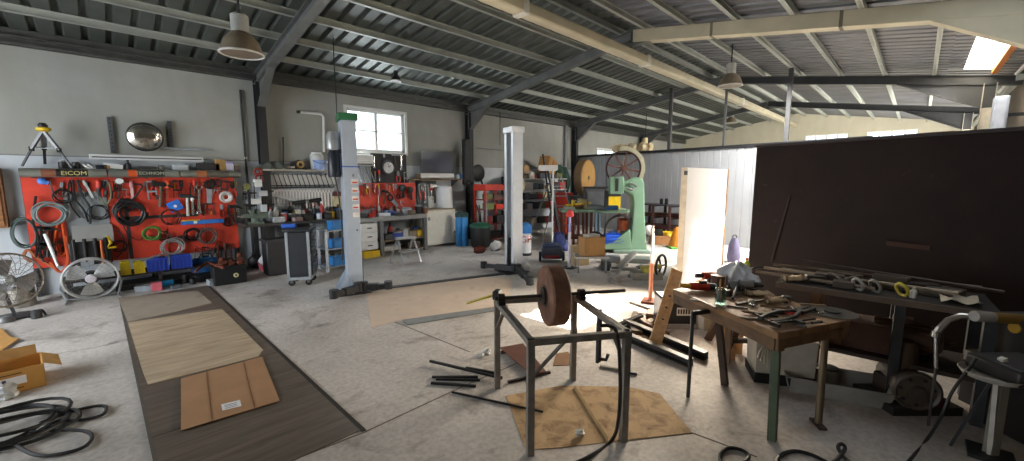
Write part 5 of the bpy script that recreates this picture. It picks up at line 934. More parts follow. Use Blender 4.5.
# work light on a pole
p = gp(552, 257); m_ = mpp(p); t = T('work_light', 'white LED work light on a tall thin pole', 'work light', p); hz = at(551, 170, p).z
MB().cyl(p, (p.x, p.y, hz), .018).build('pole', mat('#d6d6d2', .4), t); c = at(548, 167.5, p); MB().ob(c, (.42, .1, .1), (0, 0, RZL)).build('head', WHITE, t, bev=.01); MB().ob(c+V((0, 0, -.06))-FWH*.02, (.38, .09, .02), (0, 0, RZL)).build('lens', mat('#eef0f0', .3), t)
for k in range(3): a_ = 2*PI*k/3; MB().cyl((p.x, p.y, .3), (p.x+.25*math.cos(a_), p.y+.25*math.sin(a_), 0.01), .012).build('leg', IRONP, t)
q = gp(553, 264)+FWH*.3; t = T('blue_vacuum', 'dark blue wheeled vacuum at the foot of the work light', 'vacuum', q); MB().ob(q+V((0, 0, .2)), (.42, .34, .26), (0, 0, RZL)).build('body', mat('#22304a', .45), t, bev=.04); MB().ob(q+V((0, 0, .35)), (.3, .26, .06), (0, 0, RZL)).build('lid', mat('#2d3f60', .45), t, bev=.02); MB().ob(q-FWH*.18+V((0, 0, .12)), (.3, .02, .06), (0, 0, RZL)).build('red_label', mat('#8a2030', .5), t)
for s_ in (-1, 1): MB().cyl(q+LEFT*(s_*.22)+V((0, 0, .1)), q+LEFT*(s_*.26)+V((0, 0, .1)), .1).build('wheel', RUBBER, t)
# white vacuum canister with a blue lid
p = gp(525.5, 255); m_ = mpp(p); t = T('wet_vacuum', 'white canister vacuum with a blue lid and red letters beside the white lift column', 'vacuum', p); r_ = 6*m_*.95; h_ = 27*m_
MB().lathe(p+V((0, 0, .06)), [(r_*.95, 0), (r_, .03), (r_, h_*.72), (r_*.95, h_*.74)], 22).build('canister', mat('#dcdcdd', .4, 0, .04), t); MB().lathe(p+V((0, 0, .06+h_*.73)), [(r_*1.12, 0), (r_*1.14, .08), (r_*.9, .2), (r_*.3, .23)], 22).build('lid', mat('#2b7cc6', .4), t); MB().lathe(p, [(r_*1.1, 0), (r_*1.1, .06)], 20).build('base', IRONP, t)
Mx = Matrix.Translation(p-FWH*(r_+.002)+V((0, 0, h_*.6)))@Matrix.Rotation(RZL+PI, 4, 'Z')@RX; text('GF', .2, RED, t, Mx)
# jack pole with a red head
p = gp(569, 268); t = T('red_topped_pole', 'white and lilac pole with a red head standing right of the blue vacuum', 'pole', p); hz = at(569, 213, p).z
MB().cyl(p, (p.x, p.y, hz-.35), .03).build('lower_tube', mat('#cfc9d4', .4), t); MB().cyl((p.x, p.y, hz-.35), (p.x, p.y, hz-.06), .024).build('upper_tube', mat('#8f8fc0', .4), t); MB().lathe((p.x, p.y, hz-.06), [(.05, 0), (.08, .03), (.06, .1), (.02, .13)], 14).build('head', mat('#cf3a35', .4), t); MB().ob(p+V((0, 0, .012)), (.22, .22, .024)).build('foot_plate', IRONP, t)
# step ladder
p = gp(571, 244); hz = 1.75; t = T('step_ladder', 'folding aluminium step ladder left of the pole with a red head', 'ladder', p); LA = mat('#8f9498', .4, .5); RG = LEFT*-1
top = p+LEFT*.42+V((0, 0, hz)); 
for s_ in (-.18, .18): MB().bar(p+RG*s_*1.25, top+RG*s_*.8, .05, .03).build('rail', LA, t)
for i in range(1, 7): f_ = i/7; c = p.lerp(top, f_); w_ = .2*(1-f_*.3); MB().bar(c-RG*w_, c+RG*w_, .06, .025).build('tread', LA, t)
for s_ in (-.16, .16): MB().bar(p+LEFT*.95+RG*s_*1.2+FWH*.1, top+RG*s_*.7, .03, .025).build('rear_leg', mat('#5d6165', .4, .4), t)
# red tool cabinet behind it
q = at(563, 224, gp(563, 236)); q = gp(563, 237); bx_ = T('red_cabinet', 'red metal cabinet behind the step ladder', 'cabinet', q); MB().ob(q+V((0, 0, .65)), (.5, .4, 1.3), (0, 0, RZL)).build('carcass', mat('#a52a1e', .45), bx_, bev=.01)
for i in range(4): MB().ob(q-FWH*.21+V((0, 0, .25+.28*i)), (.44, .02, .25), (0, 0, RZL)).build('drawer', mat('#b8341f', .45), bx_, bev=.004)
q = gp(559, 251); t = T('blue_coverall', 'blue and lilac cloth heap on the floor left of the pole with a red head', 'cloth', q); MB().ell(q+V((0, 0, .22)), (.2, .16, .24), 14, 9, jit=.12).build('heap', mat('#2a3565', .9), t); MB().ell(q+V((.1, -.12, .12)), (.12, .1, .12), 10, 7, jit=.1).build('fold', mat('#6a6fb0', .9), t)
p = gp(578, 264); t = openbox('tan_carton', 'open tan carton on the floor left of the low silver table', 'carton', p, .34, .3, .36, mat('#b39d78', .9), RZL+.2)
# ================================================================== BANDSAW AND ITS CORNER
SG = mat('#76987e', .42, 0, .1, 4); P = gp(632, 252)
t = T('bandsaw', 'tall pale green bandsaw with a spoked top wheel', 'bandsaw', (0, 0, 0))
b = MB()                                              # column: a tapering box that bends into the upper arm
prof = [(-.32, 0), (-.29, .3), (-.23, .85), (-.2, 1.4), (-.19, 1.6), (-.14, 1.7), (-.04, 1.73), (.1, 1.71), (.2, 1.65), (.58, 1.6), (.58, 1.42), (.2, 1.39), (.09, 1.32), (.05, 1.18), (.05, .85), (.07, .35), (.14, .1), (.2, 0)]
b.prism([(u, -.13, v_) for u, v_ in prof], (0, .26, 0)); b.build('column', SG, t, bev=.035)
MB().box((-.36, -.22, 0), (.48, .22, .08)).build('base', mat('#7f9586', .5), t, bev=.02)
MB().prism([(.3, -.16, .08), (.95, -.16, .08), (.95, -.16, .16), (.5, -.16, .24), (.1, -.16, .55), (.05, -.16, .08)], (0, .3, 0)).build('foot_casting', SG, t, bev=.02)
MB().box((.3, .1, 1.36), (.62, .24, 1.74)).build('tension_head', SG, t, bev=.02); MB().box((.43, .235, 1.42), (.5, .25, 1.7)).build('slot', IRONP, t)
c = V((.27, .02, 1.93)); R = .385; MB().torus(c, R, .02, (0, 1, 0), 40, 8).torus(c+V((0, .04, 0)), R, .012, (0, 1, 0), 40, 6).build('wheel_rim', mat('#4a2d24', .5, .3), t)
for i in range(8): a_ = 2*PI*i/8+.2; MB().bar(c, c+V((R*math.cos(a_), .02, R*math.sin(a_))), .035, .02, (0, 1, 0)).build('wheel_spoke', mat('#5c3626', .6), t)
MB().cyl(c+V((0, -.06, 0)), c+V((0, .1, 0)), .06).build('wheel_hub', mat('#5a3a2c', .5), t)
b = MB(); pts = [c+V(((R+.05)*math.cos(a_), .03, (R+.05)*math.sin(a_))) for a_ in [PI*.42+PI*.66*i/16 for i in range(17)]]
for i in range(16): b.bar(pts[i], pts[i+1], .1, .02, (0, 1, 0))
b.build('wheel_guard', mat('#a3a088', .5), t); MB().bar(c+V((-.42, .03, -.1)), (-.12, .02, 1.64), .08, .04, (0, 1, 0)).build('guard_stay', mat('#a3a088', .5), t)
c2 = V((.3, .06, .5)); MB().torus(c2, .36, .025, (0, 1, 0), 36, 8).build('lower_wheel_rim', mat('#26241f', .5), t); MB().box((.64, .02, .5), (.66, .026, 1.92)).build('blade', STEEL, t); MB().box((.2, -.25, .93), (.85, .3, .97)).build('table', mat('#5f7a66', .4, .3), t, bev=.006); MB().box((.6, .0, 1.05), (.68, .08, 1.42)).build('blade_guide', IRONP, t)
MB().tube([(.15, .16, 1.6), (.0, .2, 1.52), (.1, .22, 1.44), (.24, .2, 1.5)], .03).build('tension_lever', mat('#8f9490', .4, .4), t)
place(t, P, (0, 0, RZL))
LC = lambda u, v_, z_=0: P+LEFT*u-FWH*v_+V((0, 0, z_))       # same frame as the saw
# green bench left of the saw
t = T('green_bench', 'long green topped bench left of the bandsaw with rusty legs', 'bench', LC(1.2, -.55)); bw0, bw1 = .95, 1.65
def lbox(b_, u0, v0, z0_, u1, v1, z1_): return b_.ob(LC((u0+u1)/2, (v0+v1)/2, (z0_+z1_)/2), (abs(u1-u0), abs(v1-v0), z1_-z0_), (0, 0, RZL))
lbox(MB(), .0, -.3, .9, 1.62, -1.0, .96).build('top', mat('#7d9c86', .5), t, bev=.006)
for u in (.08, .9, 1.54):
    for v_ in (-.36, -.94): lbox(MB(), u-.03, v_-.03, 0, u+.03, v_+.03, .9).build('leg', mat('#6b3f2e', .7), t)
lbox(MB(), .05, -.34, .25, 1.6, -.96, .29).build('lower_shelf', mat('#4d3b30', .7), t)
for i, u in enumerate((1.2, 1.32, 1.08)): tag(MB().bar(LC(u, -.24, 0), LC(u+.03, -.3, .9), .05, .04).build('rusty_bar', RUST), ['middle', 'left', 'right'][i]+' of three rusty bars leaning on the green bench front', 'bar', 'rusty bars on the green bench')
for i, u in enumerate((.72, .8)): tag(MB().cyl(LC(u, -.2, 0), LC(u, -.22, .96), .026).build('blue_tube', mat('#a9cfe0', .4)), ['left', 'right'][i]+' of two pale blue tubes standing before the green bench', 'tube', 'pale blue tubes')
GBz = .961
for (u, v_, w_, d_, h_, c_, nm, lab, cat) in [(.78, -.55, .5, .34, .1, mat('#8a8d92', .5), 'grey_case', 'flat grey case on the green bench under the dark monitor box', 'case'), (.42, -.4, .3, .2, .1, mat('#2f62a8', .5), 'blue_case', 'blue case on the green bench left of the bandsaw', 'case'), (1.42, -.45, .26, .2, .07, mat('#a8a39a', .6), 'grey_plank_box', 'low pale box at the left end of the green bench', 'box'), (.28, -.78, .3, .24, .36, YEL, 'yellow_machine', 'yellow boxed machine on the green bench behind the saw blade', 'machine'), (1.15, -.75, .2, .2, .14, mat('#7a5a3a', .7), 'brown_box', 'brown box at the back of the green bench', 'box')]:
    bx(nm, lab, cat, LC(u, v_, GBz), w_, d_, h_, c_, RZL, IRONP if 'machine' in nm else None)
t = T('dark_monitor', 'dark grey boxy cabinet standing on the back of the green bench', 'cabinet', LC(.75, -.85, GBz)); lbox(MB(), .48, -.72, GBz, 1.0, -.98, GBz+.5).build('housing', mat('#4a4c50', .5, .2), t, bev=.01); lbox(MB(), .53, -.7, GBz+.06, .95, -.725, GBz+.42).build('front_panel', mat('#63666b', .4, .2), t); lbox(MB(), .44, -.7, GBz+.5, 1.04, -1.0, GBz+.54).build('top_plate', IRONP, t)
q = LC(1.3, -.5, GBz+.08); t = T('yellow_clamp', 'long yellow bar clamp lying on the green bench', 'clamp', q); MB().bar(LC(1.5, -.42, GBz+.1), LC(.9, -.42, GBz+.16), .05, .04).build('bar', YEL, t); MB().bar(LC(1.35, -.42, GBz+.0), LC(1.33, -.42, GBz+.22), .05, .06).build('jaw', YEL, t); MB().bar(LC(1.0, -.42, GBz+.0), LC(1.0, -.42, GBz+.2), .04, .05).build('screw_jaw', IRONP, t)
q = LC(1.02, -.35, GBz); t = T('tan_drill', 'tan and white hand drill upright on the green bench', 'drill', q); MB().cyl(q+V((0, 0, .2)), q+LEFT*.2+V((0, 0, .22)), .05).build('body', mat('#b6a67a', .5), t); MB().bar(q+V((0, 0, 0)), q+V((0, 0, .2)), .05, .06).build('grip', mat('#9a8a60', .5), t); MB().cyl(q+LEFT*.2+V((0, 0, .22)), q+LEFT*.3+V((0, 0, .22)), .02).build('chuck', CHROME, t)
# cable drum behind
t = T('cable_drum', 'large yellow wooden cable drum standing behind the green bench', 'drum', LC(.85, -1.5)); zc = 1.72; nrm = (-FWH*.55-LEFT*.83).normalized(); c = LC(.82, -1.6, zc)
MB().lathe(c-nrm*.15, [(.46, 0), (.475, .01), (.475, .2), (.46, .21)], 36, nrm).build('rim', mat('#6a5338', .7, 0, .2), t); MB().lathe(c+nrm*.06, [(.46, 0), (.46, .012)], 36, nrm).build('disc', mat('#96733f', .6, 0, .15), t); MB().lathe(c+nrm*.073, [(.06, 0), (.06, .004)], 20, nrm).build('bore', IRONP, t)
t = T('drum_stand', 'dark steel stand carrying the yellow cable drum', 'stand', LC(.85, -1.6)); lbox(MB(), .45, -1.35, 1.18, 1.3, -1.85, 1.24).build('top', IRONP, t)
for u in (.5, 1.25):
    for v_ in (-1.4, -1.8): lbox(MB(), u-.03, v_-.03, 0, u+.03, v_+.03, 1.18).build('leg', IRONP, t)
for i, (u, h_) in enumerate(((1.62, 2.4), (1.5, 2.1))): tag(MB().cyl(LC(u-.02, -1.9, 0), LC(u+.28, -2.7, h_), .025).build('leaning_pole', IRONP), ['taller', 'shorter'][i]+' of two dark poles leaning at the third column', 'pole', 'dark leaning poles')
# blue motor and other floor things under the saw
motor('blue_motor', 'bright blue electric motor on the floor by the bandsaw foot', LC(.42, -.02, .08)+V((0, 0, 0)), .17, .46, mat('#1f55c0', .4), 'motor', RZL+PI, endc=mat('#2a4f9a', .4))
t = T('spare_wheel', 'black wheel standing left of the blue motor', 'wheel', LC(.85, -.05)); MB().torus(LC(.85, -.05, .24), .2, .045, (LEFT*.6-FWH*.8), 26, 8).build('tyre', RUBBER, t); MB().cyl(LC(.85, -.05, .24)-FWH*-.03, LC(.85, -.05, .24)-FWH*.03, .06).build('hub', STEEL, t)
for k in range(5): a_ = 2*PI*k/5; cc_ = LC(.85, -.05, .24); qd = V((0, 0, 1)).rotation_difference((LEFT*.6-FWH*.8).normalized()); MB().bar(cc_, cc_+qd@V((.19*math.cos(a_), .19*math.sin(a_), 0)), .02).build('spoke', STEEL, t)
q = LC(.12, .1, .4); t = T('orange_engine', 'rusty orange small engine at the bandsaw foot', 'engine', LC(.3, .32)); 
can('rusty_pot', 'rusty orange pot on the saw casting right of the blue motor', 'pot', LC(.2, -.1, .5), .12, .28, mat('#a5512c', .7), RUST)
bpy.data.objects.remove(t)
# low silver table with a box
q = gp(592, 273); t = T('low_table', 'low silver metal table in front of the green bench', 'table', q); tz = .3
def qbox(b_, c0, u0, v0, z0_, u1, v1, z1_, rz=RZL, L_=LEFT, F_=FWH): c_ = c0+L_*((u0+u1)/2)-F_*((v0+v1)/2); return b_.ob(V((c_.x, c_.y, (z0_+z1_)/2)), (abs(u1-u0), abs(v1-v0), z1_-z0_), (0, 0, rz))
qbox(MB(), q, -.3, -.4, tz-.03, .3, .05, tz).build('top', mat('#a9acae', .35, .5), t, bev=.004)
for u in (-.25, .25):
    for v_ in (0, -.36): qbox(MB(), q, u-.015, v_-.015, 0, u+.015, v_+.015, tz-.03).build('leg', mat('#8d9092', .4, .5), t)
qq = q+FWH*.2-LEFT*.02; t = openbox('cardboard_box', 'open brown cardboard box standing on the low silver table', 'box', V((qq.x, qq.y, tz)), .4, .3, .34, CARD, RZL+.25, inner=CARDIN)
qf = V((qq.x, qq.y, 0)); bx('paper_bundle', 'white papers sticking out of the brown cardboard box', 'paper', V((qq.x+.02, qq.y+.02, tz+.02)), .26, .18, .36, mat('#c9c2b4', .8), RZL+.5)
# odds and ends on the floor near the saw
for (kind, x, y, w_, d_, h_, c_, nm, lab, cat) in [('box', 611, 262, .34, .2, .14, mat('#7e8286', .5), 'grey_block', 'grey block on the floor in front of the blue motor', 'block'), ('box', 637, 262, .5, .36, .1, mat('#7d837e', .5), 'steel_plinth', 'flat grey steel plate stack in front of the saw base', 'plate'), ('box', 600, 258, .2, .2, .1, IRONP, 'dark_block', 'dark block on the floor by the black wheel', 'block'), ('box', 625, 270, .46, .12, .05, mat('#8a8580', .6), 'grey_bar', 'grey bar on the floor before the bandsaw', 'bar'), ('can', 606, 270, .1, .1, .16, mat('#35363d', .4), 'dark_helmet', 'dark welding pot on the floor right of the low silver table', 'pot'), ('can', 615, 274, .09, .1, .12, mat('#c9c4c0', .4), 'white_pot', 'white pot on the floor right of the dark welding pot', 'pot')]:
    q = gp(x, y); (can(nm, lab, cat, q, w_, h_, c_, IRONP) if kind == 'can' else bx(nm, lab, cat, q, w_, d_, h_, c_, RZL+random.uniform(-.4, .4)))
a, c = gp(613, 277), gp(634, 262); tag(MB().bar(a+V((0, 0, .06)), c+V((0, 0, .2)), .12, .04).build('metal_chute', mat('#8d8a86', .45, .3)), 'dull metal chute lying tilted before the bandsaw', 'chute')
# hand wheel machine
q = gp(655, 279); t = T('handwheel_vise', 'yellow grey spindle with a black hand wheel on the floor', 'spindle', q); c = at(661, 266, q); MB().torus(c, .19, .02, (LEFT*-.7-FWH*.7), 28, 8).build('hand_wheel', BLACK, t)
qd = V((0, 0, 1)).rotation_difference((LEFT*-.7-FWH*.7).normalized())
for k in range(3): a_ = 2*PI*k/3; MB().bar(c, c+qd@V((.19*math.cos(a_), .19*math.sin(a_), 0)), .022).build('spoke', BLACK, t)
MB().cyl(c, c+LEFT*.34+V((0, 0, -.04)), .045).build('spindle', mat('#a9a05a', .5), t); MB().ob(c+LEFT*.2+V((0, 0, -.1)), (.22, .16, .14), (0, 0, RZL)).build('housing', mat('#b8ae52', .5), t, bev=.01); MB().ob(V((c.x, c.y, .06))+LEFT*.25, (.5, .24, .12), (0, 0, RZL)).build('base', mat('#7a7a72', .5), t)
# copper pole
q = gp(650, 302); t = T('copper_pole', 'upright copper coloured tube with a grey bent top', 'pole', q); hz = at(650, 262, q).z; h2 = at(649, 228, q).z; MB().cyl(q, (q.x, q.y, hz), .028).build('copper_tube', mat('#a5664a', .45, .3), t); MB().tube([(q.x, q.y, hz), (q.x, q.y, h2-.08), V((q.x, q.y, h2))+LEFT*.02, V((q.x, q.y, h2+.05))+LEFT*.0], .018).build('bent_top', mat('#a9a49a', .4, .3), t); MB().ob(q+V((0, 0, .015)), (.24, .2, .03), (0, 0, .3)).build('foot', RUST, t)
# rusty steel rack along the grey partition
def PO(px, py, off): d_ = ray(px, py); p0 = PA+pn*off; return CC+d_*((p0-CC).dot(pn)/d_.dot(pn))
r0, r1 = PO(637, 220, .75), PO(688, 220, .75); r0.z = r1.z = 0; t = T('bar_rack', 'long dark red steel stock rack along the grey partition', 'rack', (r0+r1)/2); ux = (r1-r0).normalized()
RK = mat('#3d2422', .7, .1, .3)
for f_ in (0, .33, .66, 1):
    for o_ in (0, .55): p = r0.lerp(r1, f_)-pn*o_; MB().bar(p, p+V((0, 0, .98)), .06).build('upright', RK, t)
for z_ in (.3, .62, .95): 
    for f_ in (0, .33, .66, 1): p = r0.lerp(r1, f_)+V((0, 0, z_)); MB().bar(p, p-pn*.55, .05).build('arm', RK, t)
MB().bar(r0+V((0, 0, .97))-pn*.27-ux*.1, r1+V((0, 0, .97))-pn*.27+ux*.1, .56, .03).build('top_board', mat('#35343c', .7), t)
nz = {0: 'bottom', 1: 'middle', 2: 'upper'}
for i in range(12):
    z_ = (.33, .65, .33)[i % 3]+.05*(i//6); o_ = .06+.09*((i*5) % 6); p = r0+ux*random.uniform(-.1, .3)-pn*o_; e_ = r1-ux*random.uniform(-.1, .4)-pn*o_
    c_ = [RUST, mat('#5a3a32', .7), mat('#4a302c', .7), mat('#8a6a58', .7)][i % 4]; tag(MB().bar(p+V((0, 0, z_)), e_+V((0, 0, z_+.03)), .05, .045).build('stock_bar', c_), 'rusty stock bar lying on the dark red rack along the partition', 'bar', 'stock bars on the dark red rack')
for (px, py, r_, h_, c_, nm, lab, cat) in ((661, 208, .05, .16, BLACK, 'black_can', 'left black can on top of the stock rack', 'can'), (666, 207, .05, .17, BLACK, 'black_can', 'right black can on top of the stock rack', 'can')):
    p = PO(px, 211, .5); p.z = .986; can(nm, lab, cat, p, r_, h_, c_, IRONP)
p = gp(649, 241); q = at(649, 230, p); t = T('white_ball_float', 'white ball on a stand left of the yellow bucket', 'float', p); MB().ell(q, .14, 16, 12).build('ball', mat('#d9d4d4', .4), t); MB().cyl(p, q, .03).build('stem', GREYP, t); MB().cyl(p, p+V((0, 0, .03)), .12).build('foot', GREYP, t)
bucket('yellow_bucket', 'yellow bucket on the floor before the stock rack', gp(668, 243), .14, .3, YEL)
bx('brown_carton', 'brown carton on the floor between bucket and orange cone', 'carton', gp(660, 244), .5, .3, .2, mat('#8a6038', .9), RZL)
q = gp(677, 248); t = T('orange_cone', 'orange cone on a green base left of the bright panel', 'cone', q); MB().lathe(q+V((0, 0, .05)), [(.2, 0), (.16, .2), (.09, .42), (.05, .46)], 20).build('cone', mat('#c07a20', .5), t); MB().ob(q+V((0, 0, .025)), (.44, .4, .05), (0, 0, RZL)).build('base', mat('#5aa548', .5), t, bev=.01)
# bundle on the partition rail and hook lamp
p0, p1 = PP(614, 153), PP(650, 152); zr_ = HP+.066
t = T('rolled_sheet', 'cream plastic sheet bundled along the top of the partition', 'sheet', ((p0.x+p1.x)/2, (p0.y+p1.y)/2, zr_)); k_ = 22
def bun(u, v_):
    c_ = p0.lerp(p1, u); a_ = 2*PI*v_; r_ = .12+.03*math.sin(u*23+a_)+.02*math.sin(u*51); return V((c_.x, c_.y, zr_+.13))+pn*(r_*math.cos(a_))+V((0, 0, r_*.95*math.sin(a_)))
MB().grid(bun, 40, 12).build('bundle', mat('#d8c9a4', .6), t)
for f_ in (.2, .5, .8): c_ = p0.lerp(p1, f_); MB().torus((c_.x, c_.y, zr_+.13), .14, .014, pd, 18, 5).build('tie', mat('#a08a60', .7), t)
q = PP(606, 150); t = MB().tube([q+V((0, 0, 0)), q+V((.0, .1, .2)), q+pd*.3+V((0, 0, .26)), q+pd*.6+V((0, 0, .1))], .03)
# ================================================================== THE BRIGHT PANEL AND WHAT STANDS BEHIND IT
x0, x1, yp, hp = 6.07, 7.93, 2.43, 1.86
t = T('insulation_sheet', 'large white insulation panel standing on edge lit by the sun', 'panel', ((x0+x1)/2, yp+.03, 0)); MB().box((x0+.03, yp, .03), (x1-.04, yp+.06, hp)).build('face', mat('#f3eeea', .6, 0, .015), t); FRW = wood('#a87f52', '#c9a474')
MB().box((x0, yp-.01, 0), (x0+.03, yp+.07, hp)).build('edge_strip', mat('#d8c8ae', .6), t); MB().box((x1-.04, yp-.012, 0), (x1, yp+.07, hp)).build('edge_strip', FRW, t); MB().box((x0, yp-.012, 0), (x1, yp+.07, .05)).build('bottom_rail', FRW, t)
for x in (x0+.5, x1-.3): MB().box((x, yp-.02, 0), (x+.06, yp+.2, .03)).build('foot', FRW, t)
MB().ob((x0-.01, yp, 1.78), (.03, .04, .06)).build('catch', IRONP, t)
q = gp(740, 238); bx('brown_carton', 'brown carton on the floor right of the bright panel', 'carton', q, .5, .4, .24, CARD, RZL)
q = gp(736, 231); t = T('green_machine', 'green cabinet machine behind the right edge of the bright panel', 'machine', q); qbox(MB(), q, -.45, -.5, 0, .35, .0, .72).build('cabinet', mat('#3f5a4a', .5), t, bev=.02); qbox(MB(), q, -.5, -.52, .72, .4, .02, .78).build('top', mat('#55705e', .5), t); qbox(MB(), q, -.1, .0, .4, .1, .012, .56).build('white_label', WHITE, t)
q = q+FWH*.25+LEFT*.12+V((0, 0, .78)); t = T('drill_press', 'small black bench drill on the green machine beside the bright panel', 'drill', q); MB().cyl(q, q+V((0, 0, .62)), .035).build('pillar', IRONP, t); MB().ob(q+V((0, 0, .5))-FWH*.1, (.16, .34, .2), (0, 0, RZL)).build('head', BLACK, t, bev=.02); MB().ob(q+V((0, 0, .02)), (.26, .34, .04), (0, 0, RZL)).build('base', BLACK, t); MB().cyl(q-FWH*.2+V((0, 0, .2)), q-FWH*.2+V((0, 0, .42)), .03).build('chuck', CHROME, t)
q = gp(753, 237)+FWH*.4; t = T('timber_table', 'rough timber table behind the dark steel sheet edge', 'table', q); qbox(MB(), q, -.7, -.6, .84, .42, .1, .9).build('top', DARKWOOD, t)
for u in (-.62, .36):
    for v_ in (.04, -.54): qbox(MB(), q, u-.035, v_-.035, 0, u+.035, v_+.035, .84).build('leg', DARKWOOD, t)
qq = q+LEFT*.02+V((0, 0, .9)); t = T('brown_coat', 'brown grey cloth heap on the rough timber table', 'cloth', qq); MB().ell(qq+FWH*.2+V((0, 0, .16)), (.34, .2, .18), 16, 9, jit=.1).build('heap', mat('#4d4238', .9), t); MB().ell(qq+FWH*.1-LEFT*.1+V((0, 0, .3)), (.16, .12, .1), 12, 8, jit=.1).build('fold', mat('#6a5a48', .9), t)
q = gp(733, 262); t = T('lilac_cushion', 'lilac grey cloth bag hanging at the right edge of the bright panel', 'bag', q); MB().lathe(q, [(.1, 0), (.13, .1), (.1, .35), (.05, .5)], 14).build('bag', mat('#7d7796', .9), t); MB().torus(q+V((0, 0, .52)), .04, .01, FWH, 12, 5).build('loop', IRONP, t)
# ================================================================== LAMPS ABOVE
def lamp(px, py, w_px, label, real=.42, group='high bay lamps', tone=('#857866', '#a9aaa6')):
    d_ = FOC*real/w_px; c_ = CC+ray(px, py)*(d_/FOC); top = zr(c_.y); t = T('pendant_lamp', label, 'lamp', c_, 0, group); r_ = real/2
    MB().lathe(c_, [(r_, 0), (r_*.97, r_*.15), (r_*.8, r_*.65), (r_*.45, r_*1.05), (r_*.42, r_*1.02), (r_*.76, r_*.6), (r_*.93, r_*.12)], 24).build('shade', mat(tone[0], .4, .3), t); MB().torus(c_, r_, .012, (0, 0, 1), 26, 6).build('rim', mat('#c9c8c2', .4), t)
    MB().lathe(c_+V((0, 0, r_*1.0)), [(r_*.42, 0), (r_*.42, r_*.9), (r_*.3, r_*1.0)], 16).build('ballast_box', mat(tone[1], .4, .3), t); MB().ell(c_+V((0, 0, r_*.45)), (r_*.3, r_*.3, r_*.4)).build('bulb', mat('#e9e6de', .3), t)
    MB().cyl(c_+V((0, 0, r_*1.95)), (c_.x, c_.y, top), .012, n=6).build('chain', IRONP, t)
lamp(242, 54, 38, 'nearest bell lamp hanging over the left of the hall'); lamp(730, 86, 22, 'bell lamp hanging right of the roof ridge beam'); lamp(731, 123, 11, 'small bell lamp hanging far back above the grey partition')
lamp(645, 150, 12, 'pale bell lamp hanging above the partition near the third column', tone=('#cdbd8f', '#cdbd8f'))
lamp(396, 81, 10, 'little black lamp hanging under the left roof slope', .2, tone=('#17181a', '#222326'))
ca = W(0, 0, 1)
# grey box high on the right wall and a white pipe
q0, q1 = XP(990, 132, 9.6), XP(1011, 95, 9.6); t = T('electric_cabinet', 'light grey electric cabinet on the right above the dark steel sheet', 'electrical box', (9.7, (q0.y+q1.y)/2, q0.z)); MB().box((9.6, q1.y, q0.z-.1), (9.85, q0.y, q1.z)).build('housing', mat('#a9b0bc', .5), t, bev=.01); MB().box((9.585, q1.y+.03, q0.z-.06), (9.6, q0.y-.03, q1.z-.03)).build('door', mat('#b3bac6', .5), t)
MB().box((9.7, -1.21, q1.z-.3), (9.75, q1.y, q1.z-.25)).build('mount', IRONP, t)
a, c = W(999, 92, -1.1), W(1030, 60, -1.1); tag(MB().cyl(a, c, .03).build('white_pipe', WHITE), 'white pipe running up the right wall above the grey cabinet', 'pipe')
# ================================================================== CENTRE: GRINDSTONE FRAME
F1, F2, F3, F4 = V((1.75, 1.57, 0)), V((2.28, 1.23, 0)), V((2.17, 2.31, 0)), V((2.71, 1.95, 0)); HT = .75
FRM = mat('#7f7a74', .5, .15, .3, 12); c = (F1+F2+F3+F4)/4
t = T('welded_frame', 'welded steel frame table carrying the grindstone', 'frame', c)
for p in (F1, F2, F3, F4): MB().bar(p, p+V((0, 0, HT)), .045, .045, (.84, -.54, 0)).build('leg', FRM, t, bev=.003)
up = V((0, 0, HT-.02)); 
for a, b_ in ((F1, F2), (F3, F4), (F1, F3), (F2, F4)): d_ = (b_-a).normalized()*.025; MB().bar(a+up-d_, b_+up+d_, .045, .04).build('top_rail', FRM, t, bev=.003)
for a, b_ in ((F1, F2), (F2, F4), (F3, F1), (F4, F3)): d_ = (b_-a).normalized(); MB().bar(a+V((0, 0, HT-.24))+d_*.01, a+d_*.22+V((0, 0, HT-.03)), .03, .01).build('corner_brace', FRM, t)
d12 = (F2-F1).normalized(); sL = F3.lerp(F1, .16); sR = F4.lerp(F2, .16); zs_ = HT+.045
g = T('grindstone', 'round brown grindstone on a shaft across the steel frame', 'grindstone', sL.lerp(sR, .5)+V((0, 0, zs_-.25)))
cs = sL.lerp(sR, .64)+V((0, 0, zs_)); R = .235
def stone():
    M, nt, b = newmat('grindstone'); v = mapped(nt, (1, 1, 1)); c_ = ramp(nt, noise(nt, v, 7, 6, .6), [(.3, lin('#5c3f31')), (.5, lin('#7a5644')), (.72, lin('#94705a'))]); nt.links.new(c_, b.inputs['Base Color']); b.inputs['Roughness'].default_value = .85
    bp = nt.nodes.new('ShaderNodeBump'); bp.inputs['Strength'].default_value = .5; bp.inputs['Distance'].default_value = .006; nt.links.new(noise(nt, v, 60, 5), bp.inputs['Height']); nt.links.new(bp.outputs['Normal'], b.inputs['Normal']); return M
MB().lathe(cs-d12*.07, [(.03, 0), (R-.012, 0), (R, .012), (R, .128), (R-.012, .14), (.03, .14)], 48, d12).build('wheel', stone(), g)
MB().lathe(cs-d12*.095, [(.035, 0), (.07, .006), (.07, .02), (.09, .025), (.09, .03)], 24, d12).build('flange', mat('#3a322c', .5, .5), g); MB().lathe(cs+d12*.095, [(.035, 0), (.07, -.006), (.07, -.02), (.09, -.03)], 24, d12).build('flange', mat('#3a322c', .5, .5), g)
MB().cyl(sL+V((0, 0, zs_))-d12*.05, sR+V((0, 0, zs_))+d12*.38, .014).build('shaft', mat('#4b4a48', .4, .7), g)
for p in (sL, sR): bl = MB().bar(p+V((0, 0, HT)), p+V((0, 0, HT+.03)), .09, .05, d12).cyl(p+V((0, 0, zs_))-d12*.025, p+V((0, 0, zs_))+d12*.025, .035).build('bearing', mat('#33312f', .5, .5), g)
